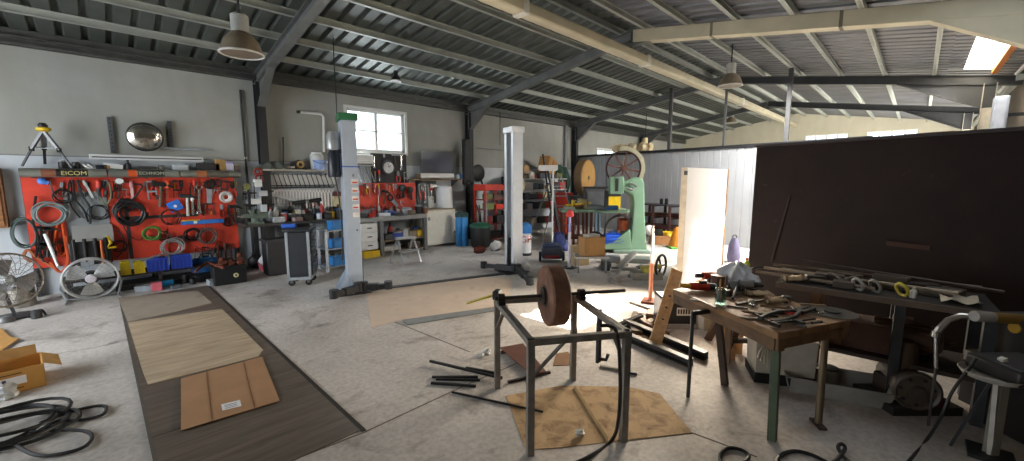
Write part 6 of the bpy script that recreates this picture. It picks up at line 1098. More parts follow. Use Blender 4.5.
# yellow tape measure on the frame corner
q = F3+V((.0, .0, HT+.001)); t = T('tape_measure', 'black and yellow tape measure on the far left corner of the steel frame', 'tape measure', q); e_ = at(471, 306, q+V((0, .0, 0))); MB().ob(q+V((0, 0, .035)), (.09, .05, .07), (0, 0, .5)).build('case', BLACK, t, bev=.008); MB().ob(q+V((0, 0, .03))-FWH*.021, (.05, .004, .03), (0, 0, RZL)).build('label', YEL, t); dd_ = LEFT*.24-FWH*.02; MB().bar(q+V((0, 0, .03))+LEFT*.03, q+dd_+V((0, 0, -.03)), .045, .008).build('blade', mat('#d8c320', .45), t)
# welding cable over the frame
wire('welding_cable', 'thick black cable hanging over the near right corner of the steel frame', [at(600, 326, F1.lerp(F2, .8)+V((0, 0, HT))), at(610, 326, F1.lerp(F2, .85)+V((0, 0, HT))), at(617, 334, F2+V((-.05, -.02, .6))), at(620, 370, F2+V((-.05, -.04, .4))), at(619, 415, F2+V((-.08, -.06, .2))), gp(612, 440, .012), gp(590, 456, .012), gp(568, 466, .012)], .011, BLACK)
# hook clamp hanging
p = F4.lerp(F2, .35)+V((0, 0, HT-.04)); hz = at(600, 364, p).z; t = T('hook_tool', 'black hook tool hanging under the right rail of the steel frame', 'hook', p); q = at(599, 333, p); MB().bar((q.x, q.y, HT-.03), (q.x, q.y, hz), .045, .02).build('bar', BLACK, t); MB().tube([(q.x, q.y, hz+.03), V((q.x, q.y, hz+.02))-LEFT*.06, V((q.x, q.y, hz+.07))-LEFT*.075], .014).build('hook', BLACK, t)
# cardboard on the floor with rust stains
def sheet(name, label, cat, pts, m, z=.001, th=.004, group=None):
    P_ = [gp(x, y, z) for x, y in pts]; return tag(MB().prism(P_, (0, 0, th)).build(name, m, smooth=False), label, cat, group)
def stained(base, stain, lo=.5, sc=4):
    M, nt, b = newmat('stained_card'); v = mapped(nt, (1, 1, 1)); c_ = ramp(nt, noise(nt, v, 3, 5), [(.3, [x*.85 for x in lin(base)]), (.7, lin(base))])
    c_ = mixc(nt, ramp(nt, noise(nt, v, sc, 6, .65, .6), [(lo, (0, 0, 0)), (lo+.22, (.85, .85, .85))]), c_, lin(stain)); nt.links.new(c_, b.inputs['Base Color']); b.inputs['Roughness'].default_value = .85; return M
cb = T('floor_cardboard', 'stained brown cardboard sheet on the floor under the steel frame', 'cardboard', gp(590, 420)); SC_ = stained('#c0a075', '#6b4a2a', .47, 7)
K = [gp(x, y, .001) for x, y in [(506, 396), (560, 386), (628, 387), (660, 394), (692, 433), (628, 440), (560, 448), (526, 450)]]
MB().prism(K[:1]+K[1:], (0, 0, .003)).build('sheet', SC_, cb, smooth=False)
a, c_ = gp(575, 388, .004), gp(608, 440, .004); MB().grid(lambda u, v: a.lerp(c_, u)+V((.05*(v-.5), .03*(v-.5), .022*math.sin(PI*v)+.001)), 10, 6).build('fold', mat('#b8996a', .85), cb)
def crumple(name, label, p, r, m):
    return tag(MB().ell(V(p)+V((0, 0, r*.6)), (r, r*.8, r*.6), 14, 9, jit=.25).build(name, m, smooth=False), label, 'paper')
crumple('crumpled_paper', 'crumpled white paper on the stained cardboard under the steel frame', gp(580, 436, .004), .035, WHITE)
for k, (x, y, r_) in enumerate(((487, 354, .045), (481, 357, .03))): crumple('crumpled_paper', ['larger', 'smaller'][k]+' crumpled white tissue on the floor behind the left frame leg', gp(x, y), r_, WHITE)
sheet('rusty_plate', 'rusty brown plate lying on the floor inside the frame', 'plate', [(500, 348), (523, 344), (546, 372), (532, 376)], mat('#5f3526', .7, .1, .3), .03, .008)
t = MB().prism([gp(501, 352, .001), gp(524, 348, .001), gp(524, 350, .001), gp(501, 354, .001)], (0, 0, .03)).build('wood_packer', DARKWOOD); tag(t, 'thin packer under the upper edge of the rusty brown plate', 'packer')
sheet('cardboard_scrap', 'small brown cardboard scrap on the floor between the far frame legs', 'cardboard', [(556, 354), (568, 352), (577, 365), (553, 366)], mat('#7d5a3a', .85))
for k, (x0, y0, x1, y1, lab) in enumerate(((508, 382, 550, 372, 'rusty angle bar on the floor beside the rusty brown plate'), (600, 366, 632, 372, 'thin pale bar on the floor below the black hook tool'), (628, 372, 637, 374, 'short dark bar end lying right of the near right frame leg'))): tag(MB().bar(gp(x0, y0, .012), gp(x1, y1, .012), .022, .02).build('angle_bar', [mat('#3a2c26', .6, .3), mat('#8a8072', .6), IRONP][k]), lab, 'bar')
for k, (x0, y0, x1, y1, w_, lab) in enumerate(((430, 361, 502, 378, .02, 'longest black bar of the pile on the floor left of the frame'), (466, 368, 500, 374, .022, 'short black bar at the right of the pile beside the frame leg'), (432, 377, 478, 377, .018, 'upper of the black bars lying level left of the frame'), (436, 379, 480, 380, .018, 'middle of the black bars lying level left of the frame'), (431, 383, 476, 386, .018, 'lower of the black bars lying level left of the frame'), (452, 392, 543, 412, .013, 'long thin black rod ending on the stained cardboard'))):
    z_ = w_/2+.001+(.02 if k == 0 else 0); tag(MB().bar(gp(x0, y0, z_), gp(x1, y1, z_), w_).build('steel_bar', mat('#201f1f', .45, .5)), lab, 'bar')
# ================================================================== LEFT FLOOR: PIT COVER, CARDBOARD, HOSE
PX0, PX1, PY0, PY1 = .12, 1.12, 2.55, 7.95
t = T('pit_cover', 'long row of dark plywood boards covering the inspection pit', 'pit cover', ((PX0+PX1)/2, 5.2, 0)); PW = wood('#4e463e', '#756a5e', (1.2, 12, 1), .5)
for i in range(6): y0_ = PY0+(PY1-PY0)*i/6; MB().box((PX0, y0_+.004, .001), (PX1, y0_+(PY1-PY0)/6-.004, .006)).build('board', PW, t, smooth=False)
b = MB(); 
MB().box((PX1, PY0-.02, .001), (PX1+.03, PY1, .007)).build('steel_edge', mat('#3a3530', .6, .3), t); MB().box((PX0-.02, PY0-.02, .001), (PX0, PY1, .007)).build('steel_edge', mat('#6a645c', .6, .3), t)
sheet('plywood_sheet', 'worn dusty plywood sheet at the far end of the pit cover', 'plywood', [(118, 298), (198, 291), (212, 303), (176, 312), (128, 322)], stained('#a09383', '#6f665b', .55), .0075, .005)
sheet('plywood_sheet', 'large pale wood grained sheet across the middle of the pit cover', 'plywood', [(128, 323), (222, 309), (263, 350), (258, 357), (148, 385), (143, 372)], wood('#9a866c', '#c4b297', (1.4, 9, 1), .7), .0075, .006)
t = T('cardboard_sheet', 'flattened brown cardboard with a white label lying on the dark pit boards', 'cardboard', gp(228, 392)); m_ = mat('#a8805c', .9, 0, .1, 4)
K = [gp(x, y, .0145) for x, y in [(181, 379), (262, 357), (280, 401), (181, 431)]]; MB().prism(K, (0, 0, .004)).build('sheet', m_, t, smooth=False); a, c_ = K[0].lerp(K[1], .29), K[3].lerp(K[2], .29); MB().bar(a+V((0, 0, .005)), c_+V((0, 0, .005)), .006, .003).build('crease', mat('#7d5c3e', .9), t); a, c_ = K[0].lerp(K[1], .75), K[3].lerp(K[2], .72); MB().bar(a+V((0, 0, .005)), c_+V((0, 0, .005)), .006, .003).build('crease', mat('#7d5c3e', .9), t)
L_ = [gp(x, y, .019) for x, y in [(221, 404.5), (240, 400), (241.5, 406), (222.5, 410.5)]]; MB().prism(L_, (0, 0, .001)).build('label', mat('#e4e4e6', .6, 0, .03), t, smooth=False)
for f_ in (.2, .45, .7): a = L_[3].lerp(L_[0], f_); c_ = L_[2].lerp(L_[1], f_); MB().bar(a.lerp(c_, .15)+V((0, 0, .0015)), a.lerp(c_, .8)+V((0, 0, .0015)), .006, .001).build('print_line', mat('#55565c', .6), t)
sheet('floor_plate', 'wide pale pinkish cardboard on the floor between the lift columns', 'cardboard', [(366, 291), (372, 289), (440, 281), (485, 277), (512, 279), (508, 306), (430, 318), (396, 321), (371, 328)], stained('#d8c4b0', '#b39c86', .56, 3))
for k, ((x0, y0, x1, y1)) in enumerate(((397, 288, 412, 312), (430, 284, 443, 312), (368, 305, 410, 300))): pass
sheet('floor_strip', 'grey strip along the near edge of the pinkish cardboard', 'strip', [(402, 320), (508, 305), (508, 309), (408, 325)], mat('#7d8080', .6), .006, .004)
# open cardboard box at left
B0 = gp(47, 385); t = T('open_carton', 'open cardboard box with a white label at the left edge of the picture', 'box', B0); dx = (gp(2, 397)-B0).normalized(); dx = V((dx.x, dx.y, 0)).normalized(); dy = V((gp(43, 371)-B0)); dy = V((dy.x, dy.y, 0)).normalized(); bw, bd, bh = .5, .36, .19; Z = V((0, 0, 1))
def bxp(u, v_, w_): return B0+dx*u+dy*v_+Z*w_
CB1 = mat('#b98a48', .85, 0, .1)
b = MB(); th_ = .006
b.prism([bxp(0, 0, 0), bxp(bw, 0, 0), bxp(bw, 0, bh), bxp(0, 0, bh)], dy*th_); b.prism([bxp(0, bd, 0), bxp(bw, bd, 0), bxp(bw, bd, bh), bxp(0, bd, bh)], -dy*th_); b.prism([bxp(0, 0, 0), bxp(0, bd, 0), bxp(0, bd, bh), bxp(0, 0, bh)], dx*th_); b.prism([bxp(bw, 0, 0), bxp(bw, bd, 0), bxp(bw, bd, bh), bxp(bw, 0, bh)], -dx*th_); b.prism([bxp(0, 0, 0.001), bxp(bw, 0, 0.001), bxp(bw, bd, 0.001), bxp(0, bd, 0.001)], Z*th_); b.build('body', CB1, t, smooth=False)
MB().prism([bxp(0, .01, bh), bxp(0, bd-.01, bh), bxp(-.1, bd-.03, bh-.05), bxp(-.1, .03, bh-.06)], Z*.004).build('flap', mat('#c2995c', .85), t, smooth=False); MB().prism([bxp(.02, bd, bh), bxp(bw, bd, bh), bxp(bw, bd+.1, bh+.06), bxp(.02, bd+.1, bh+.05)], Z*.004).build('flap', mat('#9a7038', .85), t, smooth=False)
MB().prism([bxp(.1, -.002, .07), bxp(.24, -.002, .07), bxp(.24, -.002, .135), bxp(.1, -.002, .135)], -dy*.001).build('label', mat('#e2e2e6', .6, 0, .03), t, smooth=False); MB().prism([bxp(.205, -.0035, .08), bxp(.225, -.0035, .08), bxp(.225, -.0035, .125), bxp(.205, -.0035, .125)], -dy*.001).build('barcode', mat('#4c4e6a', .6), t)
for k, (u, w_, l_) in enumerate(((.12, .155, .16), (.12, .035, .05), (.18, .03, .04), (.33, .03, .06))): MB().prism([bxp(u, -.002, w_), bxp(u+l_, -.002, w_), bxp(u+l_, -.002, w_+.008), bxp(u, -.002, w_+.008)], -dy*.001).build('print_line', mat('#4a3418', .7), t)
P_ = [gp(x, y, .02) for x, y in [(-14, 328), (2, 329), (10, 337), (19, 339), (2, 350), (-14, 352)]]; t = T('carton_flap', 'torn tan carton piece on the floor at the left edge above the box', 'cardboard', P_[0]); MB().prism(P_, (0, 0, .005)).build('sheet', CB1, t, smooth=False); Q_ = [gp(-14, 328, .0), gp(2, 329, .0), gp(2, 329, .024), gp(-14, 328, .03)]; MB().prism([gp(-12, 330, .001), gp(0, 331, .001), gp(-6, 348, .001)], (0, 0, .02)).build('fold', CARDIN, t)
q = gp(3, 398); t = tag(MB().ell(q+V((0, 0, .05)), (.09, .09, .06), 14, 9, jit=.3).build('plastic_bag', mat('#b9bcbc', .3), smooth=False), 'crumpled clear plastic bag at the left edge below the box', 'bag')
# cups with a cable
q = gp(37, 318); can('dark_funnel', 'dark metal cup on the floor near the caged fan', 'cup', q, .05, .1, mat('#3f4142', .4, .5), IRONP); q = gp(6, 322); tag(MB().lathe(q, [(.07, 0), (.08, .02), (.05, .06), (.02, .07)], 16).build('lamp_dish', mat('#8e9090', .3, .7)), 'shiny round dish on the floor at the left edge by the caged fan', 'dish')
wire('black_lead', 'black lead curling on the floor between dish and metal cup', [gp(10, 320, .012), gp(20, 315, .012), gp(30, 317, .012), gp(36, 311, .05), gp(42, 310, .08), gp(46, 315, .02)], .012, BLACK, cat='cable')
# big black hose coil
HP_ = []
for i in range(150):
    a_ = i*2*PI/29; r_ = .24+.07*math.sin(i*.31)+.06*math.sin(i*.117); HP_.append((r_, a_, i))
cc = gp(6, 434); pts = [cc+V((r_*1.1*math.cos(a_)+.05*math.sin(i*.07), r_*.95*math.sin(a_), .02+.045*(.5+.5*math.sin(i*.2)))) for r_, a_, i in HP_]
hz_ = tag(MB().tube(pts, .012, 7).build('black_hose', mat('#1d1e1f', .45)), 'big tangled coil of black hose on the floor at the bottom left', 'hose')
wire('black_hose', 'long upper loop of black hose reaching out of the coil', [gp(40, 423, .03), gp(70, 412, .02), (gp(96, 406, .016)), gp(106, 407, .016), gp(102, 415, .016), gp(80, 420, .016), gp(58, 421, .02), gp(40, 430, .03)], .0115, mat('#1d1e1f', .45), cat='hose'); wire('black_hose', 'long lower loop of black hose reaching out of the coil', [gp(30, 432, .03), gp(60, 430, .02), gp(84, 431, .016), gp(92, 437, .016), gp(84, 447, .016), gp(60, 454, .016), gp(36, 455, .02), gp(15, 445, .03)], .0115, mat('#1d1e1f', .45), cat='hose')
# ================================================================== RIGHT: TIMBER BENCH AND ITS LOAD
zt_ = .74; A_, B_, C_, D_ = V((3.48, 1.46, 0)), V((2.92, .545, 0)), V((3.56, .25, 0)), V((4.12, 1.17, 0))
TW = wood('#6f5137', '#9a7650', (6, 2, 6), .6); TW2 = wood('#5a4330', '#7d6044', (6, 2, 6), .65)
t = T('timber_workbench', 'cluttered timber workbench on thin legs right of the steel frame', 'workbench', (A_+C_)/2); U = Z*zt_
for i in range(3):
    f0, f1 = i/3+.003, (i+1)/3-.003; MB().prism([B_.lerp(C_, f0)+U-Z*.045, B_.lerp(C_, f1)+U-Z*.045, A_.lerp(D_, f1)+U-Z*.045, A_.lerp(D_, f0)+U-Z*.045], Z*.045).build('plank', TW, t, bev=.004)
ab = (A_-B_).normalized(); bc = (C_-B_).normalized()
MB().bar(A_+U-Z*.085+bc*.04, B_+U-Z*.085+bc*.04, .05, .08).build('apron', TW2, t); MB().bar(B_+U-Z*.085+ab*.05, C_+U-Z*.085+ab*.05, .05, .08).build('apron', TW2, t); MB().bar(D_+U-Z*.085-bc*.04, C_+U-Z*.085-bc*.04, .05, .08).build('apron', TW2, t)
def leg(px, py, top, w_, m_, nm='leg', foot=None, rnd=False):
    p = gp(px, py); tp_ = top+Z*(zt_-.045); (MB().cyl(p, tp_, w_/2, n=12) if rnd else MB().bar(p, tp_, w_, w_, (1, 0, 0))).build(nm, m_, t, bev=0 if rnd else .003)
    if foot: MB().ob(p+Z*.008, (.13, .05, .016), (0, 0, .6)).build('foot_plate', foot, t)
leg(772, 440, B_+ab*.08+bc*.09, .05, mat('#4d5a44', .55, .2)); leg(818, 425, C_+ab*.1-bc*.1, .045, mat('#7a6a55', .45, .4), foot=mat('#4a3a2e', .6), rnd=True); leg(725, 385, A_.lerp(B_, .35)+bc*.16, .05, mat('#3f3026', .6)); p = gp(688, 397); MB().cyl(p, p+Z*(zt_-.05), .014, n=10).build('leg', IRONP, t); MB().bar(p+Z*(zt_-.06), p+Z*(zt_-.06)+bc*.2, .03).build('leg_bracket', IRONP, t)
p = D_-bc*.1-ab*.1; MB().bar(p, p+Z*(zt_-.045), .05).build('leg', TW2, t)
Tz = zt_+.001
def bt(x, y): return gp(x, y, Tz)
# red grinder
q = bt(704, 293); t = T('red_grinder', 'red and black angle grinder lying on the timber workbench', 'grinder', q); e1 = bt(690, 290)+Z*.035; e2 = bt(716, 291)+Z*.035; MB().cyl(e1, e1.lerp(e2, .7), .032, .036, 14).build('motor_body', mat('#b92f1c', .4), t); MB().cyl(e1.lerp(e2, .7), e2, .036, .028, 14).build('gear_head', IRONP, t); MB().cyl(e1, e1-(e2-e1)*.4+Z*.005, .024, .018, 12).build('handle', mat('#c99a2a', .5), t); MB().lathe(e2-Z*.03, [(.06, 0), (.06, .012), (.02, .02)], 20).build('disc', mat('#4a4038', .6), t); MB().cyl(e1.lerp(e2, .35)+V((0, 0, .03)), e1.lerp(e2, .6)+V((0, 0, .034)), .02).build('black_band', BLACK, t)
q = bt(708, 283); t = T('orange_drill', 'orange and black hand drill behind the red grinder', 'drill', q); MB().cyl(q+Z*.07-LEFT*.1, q+Z*.07+LEFT*.05, .035).build('body', mat('#b83a20', .4), t); MB().bar(q+Z*.06, q-FWH*.05+Z*.02, .04).build('grip', BLACK, t); MB().cyl(q+Z*.07+LEFT*.05, q+Z*.07+LEFT*.12, .02).build('chuck', IRONP, t); MB().ob(q+V((0, 0, .012)), (.08, .06, .024), (0, 0, .4)).build('battery', BLACK, t)
# glass jar with brushes
q = bt(720, 304); m_ = mpp(q); t = T('glass_jar', 'clear glass jar of sticks on the timber workbench', 'jar', q); gj = MB().lathe(q, [(.034, 0), (.038, .005), (.038, .12), (.035, .12), (.035, .01), (.0, .008)], 22); gj.build('glass', glass('#cfe0dc', .18), t)
for k, (dx_, dy_, h_, c_) in enumerate(((-.01, 0, .2, '#b98d5a'), (.012, .008, .17, '#c7a878'), (.004, -.012, .22, '#9a7a58'), (-.014, .01, .16, '#5a7a68'))): tag(MB().bar(q+V((dx_*.5, dy_*.5, .012)), q+V((dx_*2.4, dy_*2.4, h_)), .009).build('wooden_stick', mat(c_, .7)), ['tan', 'pale', 'brown', 'greenish'][k]+' stick standing in the clear glass jar', 'stick', 'sticks in the glass jar')
q = bt(718, 286); t = T('tin_lid', 'dark round tin behind the glass jar', 'tin', q); MB().lathe(q, [(.06, 0), (.062, .09), (.056, .1), (.02, .102)], 20).build('tin', mat('#6a4c3c', .5, .3), t); MB().torus(q+Z*.095, .06, .006).build('rim', mat('#3a2c24', .5), t)
# white bag
q = bt(734, 285); t = T('white_bag', 'crumpled white plastic bag piled on the far end of the timber workbench', 'bag', q)
def bag(u, v_):
    a_ = 2*PI*u; h_ = v_; r_ = (.02+.17*math.sin(PI*min(1, h_*.9+.1))**.7)*(1+.16*math.sin(a_*5+h_*7)+.1*math.sin(a_*9-h_*5)); return q+V((r_*.9*math.cos(a_)+.05*h_, r_*.7*math.sin(a_), .005+.19*h_**1.1+.02*math.sin(a_*4)*h_))
MB().grid(bag, 40, 16).build('film', mat('#d9dbe2', .35, 0, .06), t); MB().ell(q+V((.0, -.13, .06)), (.1, .08, .06), 16, 9, jit=.16).build('corner', mat('#cfd2da', .35, 0, .06), t)
q2 = bt(748, 276); bottle('yellow_bottle', 'yellow green bottle standing behind the white bag', q2+V((.12, .05, 0)), .03, .16, mat('#b7c433', .4), ORANGE)
q2 = bt(744, 290); t = T('grey_heat_gun', 'grey power tool with a dark nose before the white bag', 'power tool', q2); MB().cyl(q2+Z*.045+LEFT*.1, q2+Z*.045-LEFT*.06, .036, .042).build('body', mat('#8d8c8a', .45), t); MB().cyl(q2+Z*.045-LEFT*.06, q2+Z*.04-LEFT*.16, .03, .018).build('nose', BLACK, t); MB().bar(q2+Z*.04+LEFT*.04, q2+LEFT*.06-FWH*.1+Z*.018, .035).build('grip', BLACK, t)
for k, (pts, r_, c_, nm, lab) in enumerate([([(733, 300), (740, 288), (752, 280), (770, 276), (790, 274)], .012, BLACK, 'black_hose', 'black hose arching from the workbench towards the dark sheet'), ([(736, 296), (746, 292), (756, 291), (764, 296)], .009, BLACK, 'black_cable', 'black cable on the timber workbench near the cream glove')]):
    n_ = len(pts); wire(nm, lab, [bt(x, y)+Z*(.012+(.1*math.sin(PI*i/(n_-1)) if k == 0 else 0)) for i, (x, y) in enumerate(pts)], r_, c_, cat=nm.split('_')[1])
# gloves
def glove(name, label, q, ang, m_, s_=1.0):
    t = T(name, label, 'glove', q, 0); d_ = V((math.cos(ang), math.sin(ang), 0)); n_ = V((-d_.y, d_.x, 0)); b = MB(); b.ell(q+Z*.022*s_, (.055*s_, .045*s_, .022*s_), 14, 8, (0, 0, ang), .04); b.ell(q-d_*.06*s_+Z*.02*s_, (.04*s_, .036*s_, .02*s_), 12, 7, (0, 0, ang), .04)
    for i in range(4): o_ = n_*(.033-.022*i)*s_; l_ = (.075, .085, .08, .06)[i]*s_; b.tube([q+d_*.035*s_+o_+Z*.025*s_, q+d_*(.035*s_+l_*.5)+o_*1.25+Z*.034*s_, q+d_*(.03*s_+l_)+o_*1.35+Z*.014*s_], .0105*s_, 7, taper=[1, 1, .8])
    b.tube([q+n_*.03*s_+Z*.02*s_, q+n_*.065*s_+d_*.02*s_+Z*.025*s_, q+n_*.075*s_+d_*.055*s_+Z*.014*s_], .012*s_, 7, taper=[1, 1, .8]); b.build('hand', m_, t); MB().torus(q-d_*.095*s_+Z*.021*s_, .03*s_, .008*s_, d_, 14, 6, 1, .7).build('cuff', mat('#8a7a60', .9), t); return t
GLV = mat('#c9b396', .9, 0, .12); glove('work_glove', 'cream work glove lying on the timber workbench by the black cable', bt(758, 296), -1.1, GLV); glove('work_glove', 'cream work glove lying near the middle of the timber workbench edge', bt(776, 303), -.6, mat('#bda484', .9), .9)
# hand tools on the bench
def flat(kind, x0, y0, x1, y1, c1, c2, lab, w=1.0, h=.012):
    p0_, p1_ = bt(x0, y0)+Z*h, bt(x1, y1)+Z*h; t_ = tool(kind, (0, 0, 0), (0, 0, -(p1_-p0_).length), c1, c2, lab, w=w); d_ = (p1_-p0_).normalized(); x_ = -d_; zz_ = -d_; yy_ = V((0, 0, 1)); xx_ = yy_.cross(zz_).normalized(); M_ = Matrix((xx_, yy_, zz_)).transposed(); t_.location = p0_; t_.rotation_euler = M_.to_euler(); return t_
flat('pliers', 772, 311, 800, 317, IRONP, RED, 'red handled pliers lying on the timber workbench', .8); flat('pliers', 812, 309, 766, 322, DSTEEL, BLACK, 'black handled cutters lying near the front edge of the timber workbench', .7); flat('hammer', 795, 312, 760, 308, DSTEEL, mat('#7a5a3a', .6), 'hammer lying across the middle of the timber workbench', .7, .02); flat('clamp', 770, 326, 815, 322, DSTEEL, BLACK, 'black clamp at the front corner of the timber workbench', .5, .02); flat('wrench', 806, 308, 822, 315, CHROME, BLACK, 'bright wrench lying right of the red handled pliers', 1.2); flat('file', 742, 313, 778, 318, DSTEEL, mat('#6a4a2c', .6), 'brown handled file lying on the timber workbench', .6)
q = bt(832, 313); t = T('circular_saw_disc', 'dull round saw blade lying at the right end of the timber workbench', 'saw blade', q); MB().lathe(q, [(.02, .004), (.15, .004), (.15, .007), (.02, .007)], 40).build('disc', mat('#6d6a66', .4, .6), t); MB().lathe(q+Z*.007, [(.05, 0), (.05, .012), (.03, .014)], 18).build('hub', IRONP, t)
for k in range(24): a_ = 2*PI*k/24; pass
for k, (x0, y0, x1, y1, c_, lab) in enumerate(((740, 318, 790, 322, '#6a5a44', 'flat brown stick lying near the front edge of the timber workbench'), (726, 306, 748, 309, '#4a4038', 'dark flat bar lying right of the glass jar'), (690, 300, 706, 303, '#3a2f28', 'dark flat scrap lying in front of the red grinder'))): tag(MB().bar(bt(x0, y0)+Z*.005, bt(x1, y1)+Z*.005, .02, .01).build('flat_bar', mat(c_, .6)), lab, 'bar')
for k, (x, y, r_) in enumerate(((768, 316, .018), (788, 309, .015), (752, 306, .02))): tag(MB().lathe(bt(x, y), [(r_, 0), (r_, .014), (r_*.6, .02)], 12).build('round_nut', CHROME if k != 1 else IRONP), ['bright cap on the workbench left of the red handled pliers', 'dark cap on the workbench above the hammer head', 'bright cap on the workbench below the cream glove'][k], 'nut')
# leaning boards, battery box, trestle
p0_ = gp(654, 347); p1_ = at(677, 270, p0_+FWH*.22); t = T('leaning_board', 'pale pine board with holes leaning left of the timber workbench', 'board', p0_); MB().bar(p0_, p1_, .13, .022, FWH).build('board', wood('#c0935f', '#e2bb8c'), t, bev=.003)
for f_ in (.35, .5, .65): c_ = p0_.lerp(p1_, f_); MB().cyl(c_-FWH*.013, c_-FWH*.011, .014).build('hole', IRONP, t)
p0_, p1_ = gp(668, 322), at(677, 272, gp(669, 318)); tag(MB().cyl(p0_, p1_, .025).build('copper_tube', mat('#8a5238', .45, .3)), 'dark copper coloured tube leaning behind the pale pine board', 'tube')
q = gp(682, 333)+FWH*.12; rzb = math.atan2(-.65, .75); t = T('battery_charger', 'black battery charger with a white label on the floor behind the timber workbench', 'charger', q); ux_ = V((.68, -.73, 0)); uy_ = V((.73, .68, 0)); rb = math.atan2(-.73, .68)
def cb_(b_, u0, v0, z0_, u1, v1, z1_): c_ = q+ux_*((u0+u1)/2)+uy_*((v0+v1)/2)+Z*((z0_+z1_)/2); return b_.ob(c_, (abs(u1-u0), abs(v1-v0), z1_-z0_), (0, 0, rb))
cb_(MB(), -.19, 0, .05, .21, .3, .36).build('case', mat('#1c1d20', .4), t, bev=.02); cb_(MB(), -.2, -.01, 0, .22, .31, .06).build('base', mat('#9a9690', .5), t, bev=.008); cb_(MB(), -.02, -.006, .16, .14, .004, .25).build('label', mat('#d8d4cc', .5), t); MB().tube([q+ux_*-.1+uy_*.15+Z*.36, q+ux_*-.08+uy_*.15+Z*.42, q+ux_*.12+uy_*.15+Z*.42, q+ux_*.14+uy_*.15+Z*.36], .014).build('handle', BLACK, t)
for k in range(5): cb_(MB(), -.01+.029*k, -.009, .18, .008+.029*k, -.005, .235).build('lettering', BLACK, t)
q = gp(650, 335)
for k, (x, y, w_, h_, c_, lab) in enumerate(((640, 322, .22, .06, '#6d6660', 'grey metal offcut on the floor left of the leaning board, farthest'), (636, 332, .18, .05, '#57483c', 'brown offcut on the floor left of the leaning board, nearest'), (652, 318, .2, .08, '#84624c', 'reddish offcut on the floor by the foot of the copper coloured tube'), (700, 327, .16, .22, '#b9b5ad', 'pale box on the floor right of the battery charger'))): bx('metal_offcut' if k < 3 else 'pale_box', lab, 'offcut' if k < 3 else 'box', gp(x, y), w_, .12, h_, mat(c_, .6), random.uniform(0, 1))
t = T('trestle', 'dark wooden trestle with splayed legs under the timber workbench', 'trestle', gp(740, 362)); q = gp(742, 352); hz = .56; e1, e2 = q+LEFT*.05-FWH*.2+Z*hz, q-LEFT*.05+FWH*.35+Z*hz; MB().bar(e1, e2, .08, .06).build('beam', mat('#3a2a20', .7), t)
for e_ in (e1.lerp(e2, .1), e1.lerp(e2, .9)):
    for s_ in (-1, 1): MB().bar(V((e_.x, e_.y, 0))+LEFT*(s_*.24), e_-Z*.02, .045, .06).build('leg', mat('#4a3526', .7), t)
MB().bar(V((e1.x, e1.y, .2))+LEFT*.17, V((e1.x, e1.y, .2))-LEFT*.17, .04).build('brace', mat('#3a2a20', .7), t)
for k, (x, y, l_, c_, lab) in enumerate(((722, 352, .6, '#c39a68', 'pale offcut board leaning under the left of the timber workbench'), (731, 360, .55, '#a87c4e', 'brown offcut board leaning beside the trestle leg'), (738, 354, .5, '#b5885a', 'tan offcut board leaning against the trestle beam'))): p0_ = gp(x, y); tag(MB().bar(p0_, p0_+FWH*.16-LEFT*.09+Z*l_*.8, .07, .02, FWH).build('offcut_board', wood(c_, '#d2ab7a')), lab, 'board')
# steel profiles on the floor
for k, (x0, y0, x1, y1, lab) in enumerate(((612, 330, 691, 363, 'nearer of two long dark steel channels lying behind the timber workbench'), (625, 322, 706, 356, 'farther of two long dark steel channels lying behind the timber workbench'))):
    p0_, p1_ = gp(x0, y0, .04), gp(x1, y1, .04); t = T('steel_channel', lab, 'channel', (p0_+p1_)/2, 0, 'long steel channels'); d_ = (p1_-p0_).normalized(); n_ = V((-d_.y, d_.x, 0)); MB().bar(p0_-Z*.035, p1_-Z*.035, .07, .006).build('flange', mat('#4b4844', .45, .5), t); MB().bar(p0_+n_*.032, p1_+n_*.032, .006, .07).build('web', mat('#4b4844', .45, .5), t); MB().bar(p0_+Z*.035, p1_+Z*.035, .07, .006).build('flange', mat('#3f3c38', .5, .3), t)  # top flange coloured darker to counter the bounced light
# cables on the floor in front
wire('floor_cable', 'black cable looped on the floor below the timber workbench, left loop', [gp(722, 466, .01), gp(720, 455, .01), gp(728, 448, .01), gp(742, 450, .01), gp(749, 457, .01), gp(740, 466, .01)], .011, BLACK, cat='cable'); wire('floor_cable', 'black cable looped on the floor below the timber workbench, right loop', [gp(776, 468, .01), gp(780, 456, .01), gp(794, 451, .01), gp(812, 455, .01), gp(834, 466, .01)], .012, BLACK, cat='cable'); wire('floor_cable', 'short black cable kink on the floor below the round workbench leg', [gp(852, 464, .01), gp(843, 456, .01), gp(838, 447, .03), gp(842, 444, .04), gp(845, 449, .02), gp(836, 460, .01), gp(826, 466, .01)], .011, BLACK, cat='cable')
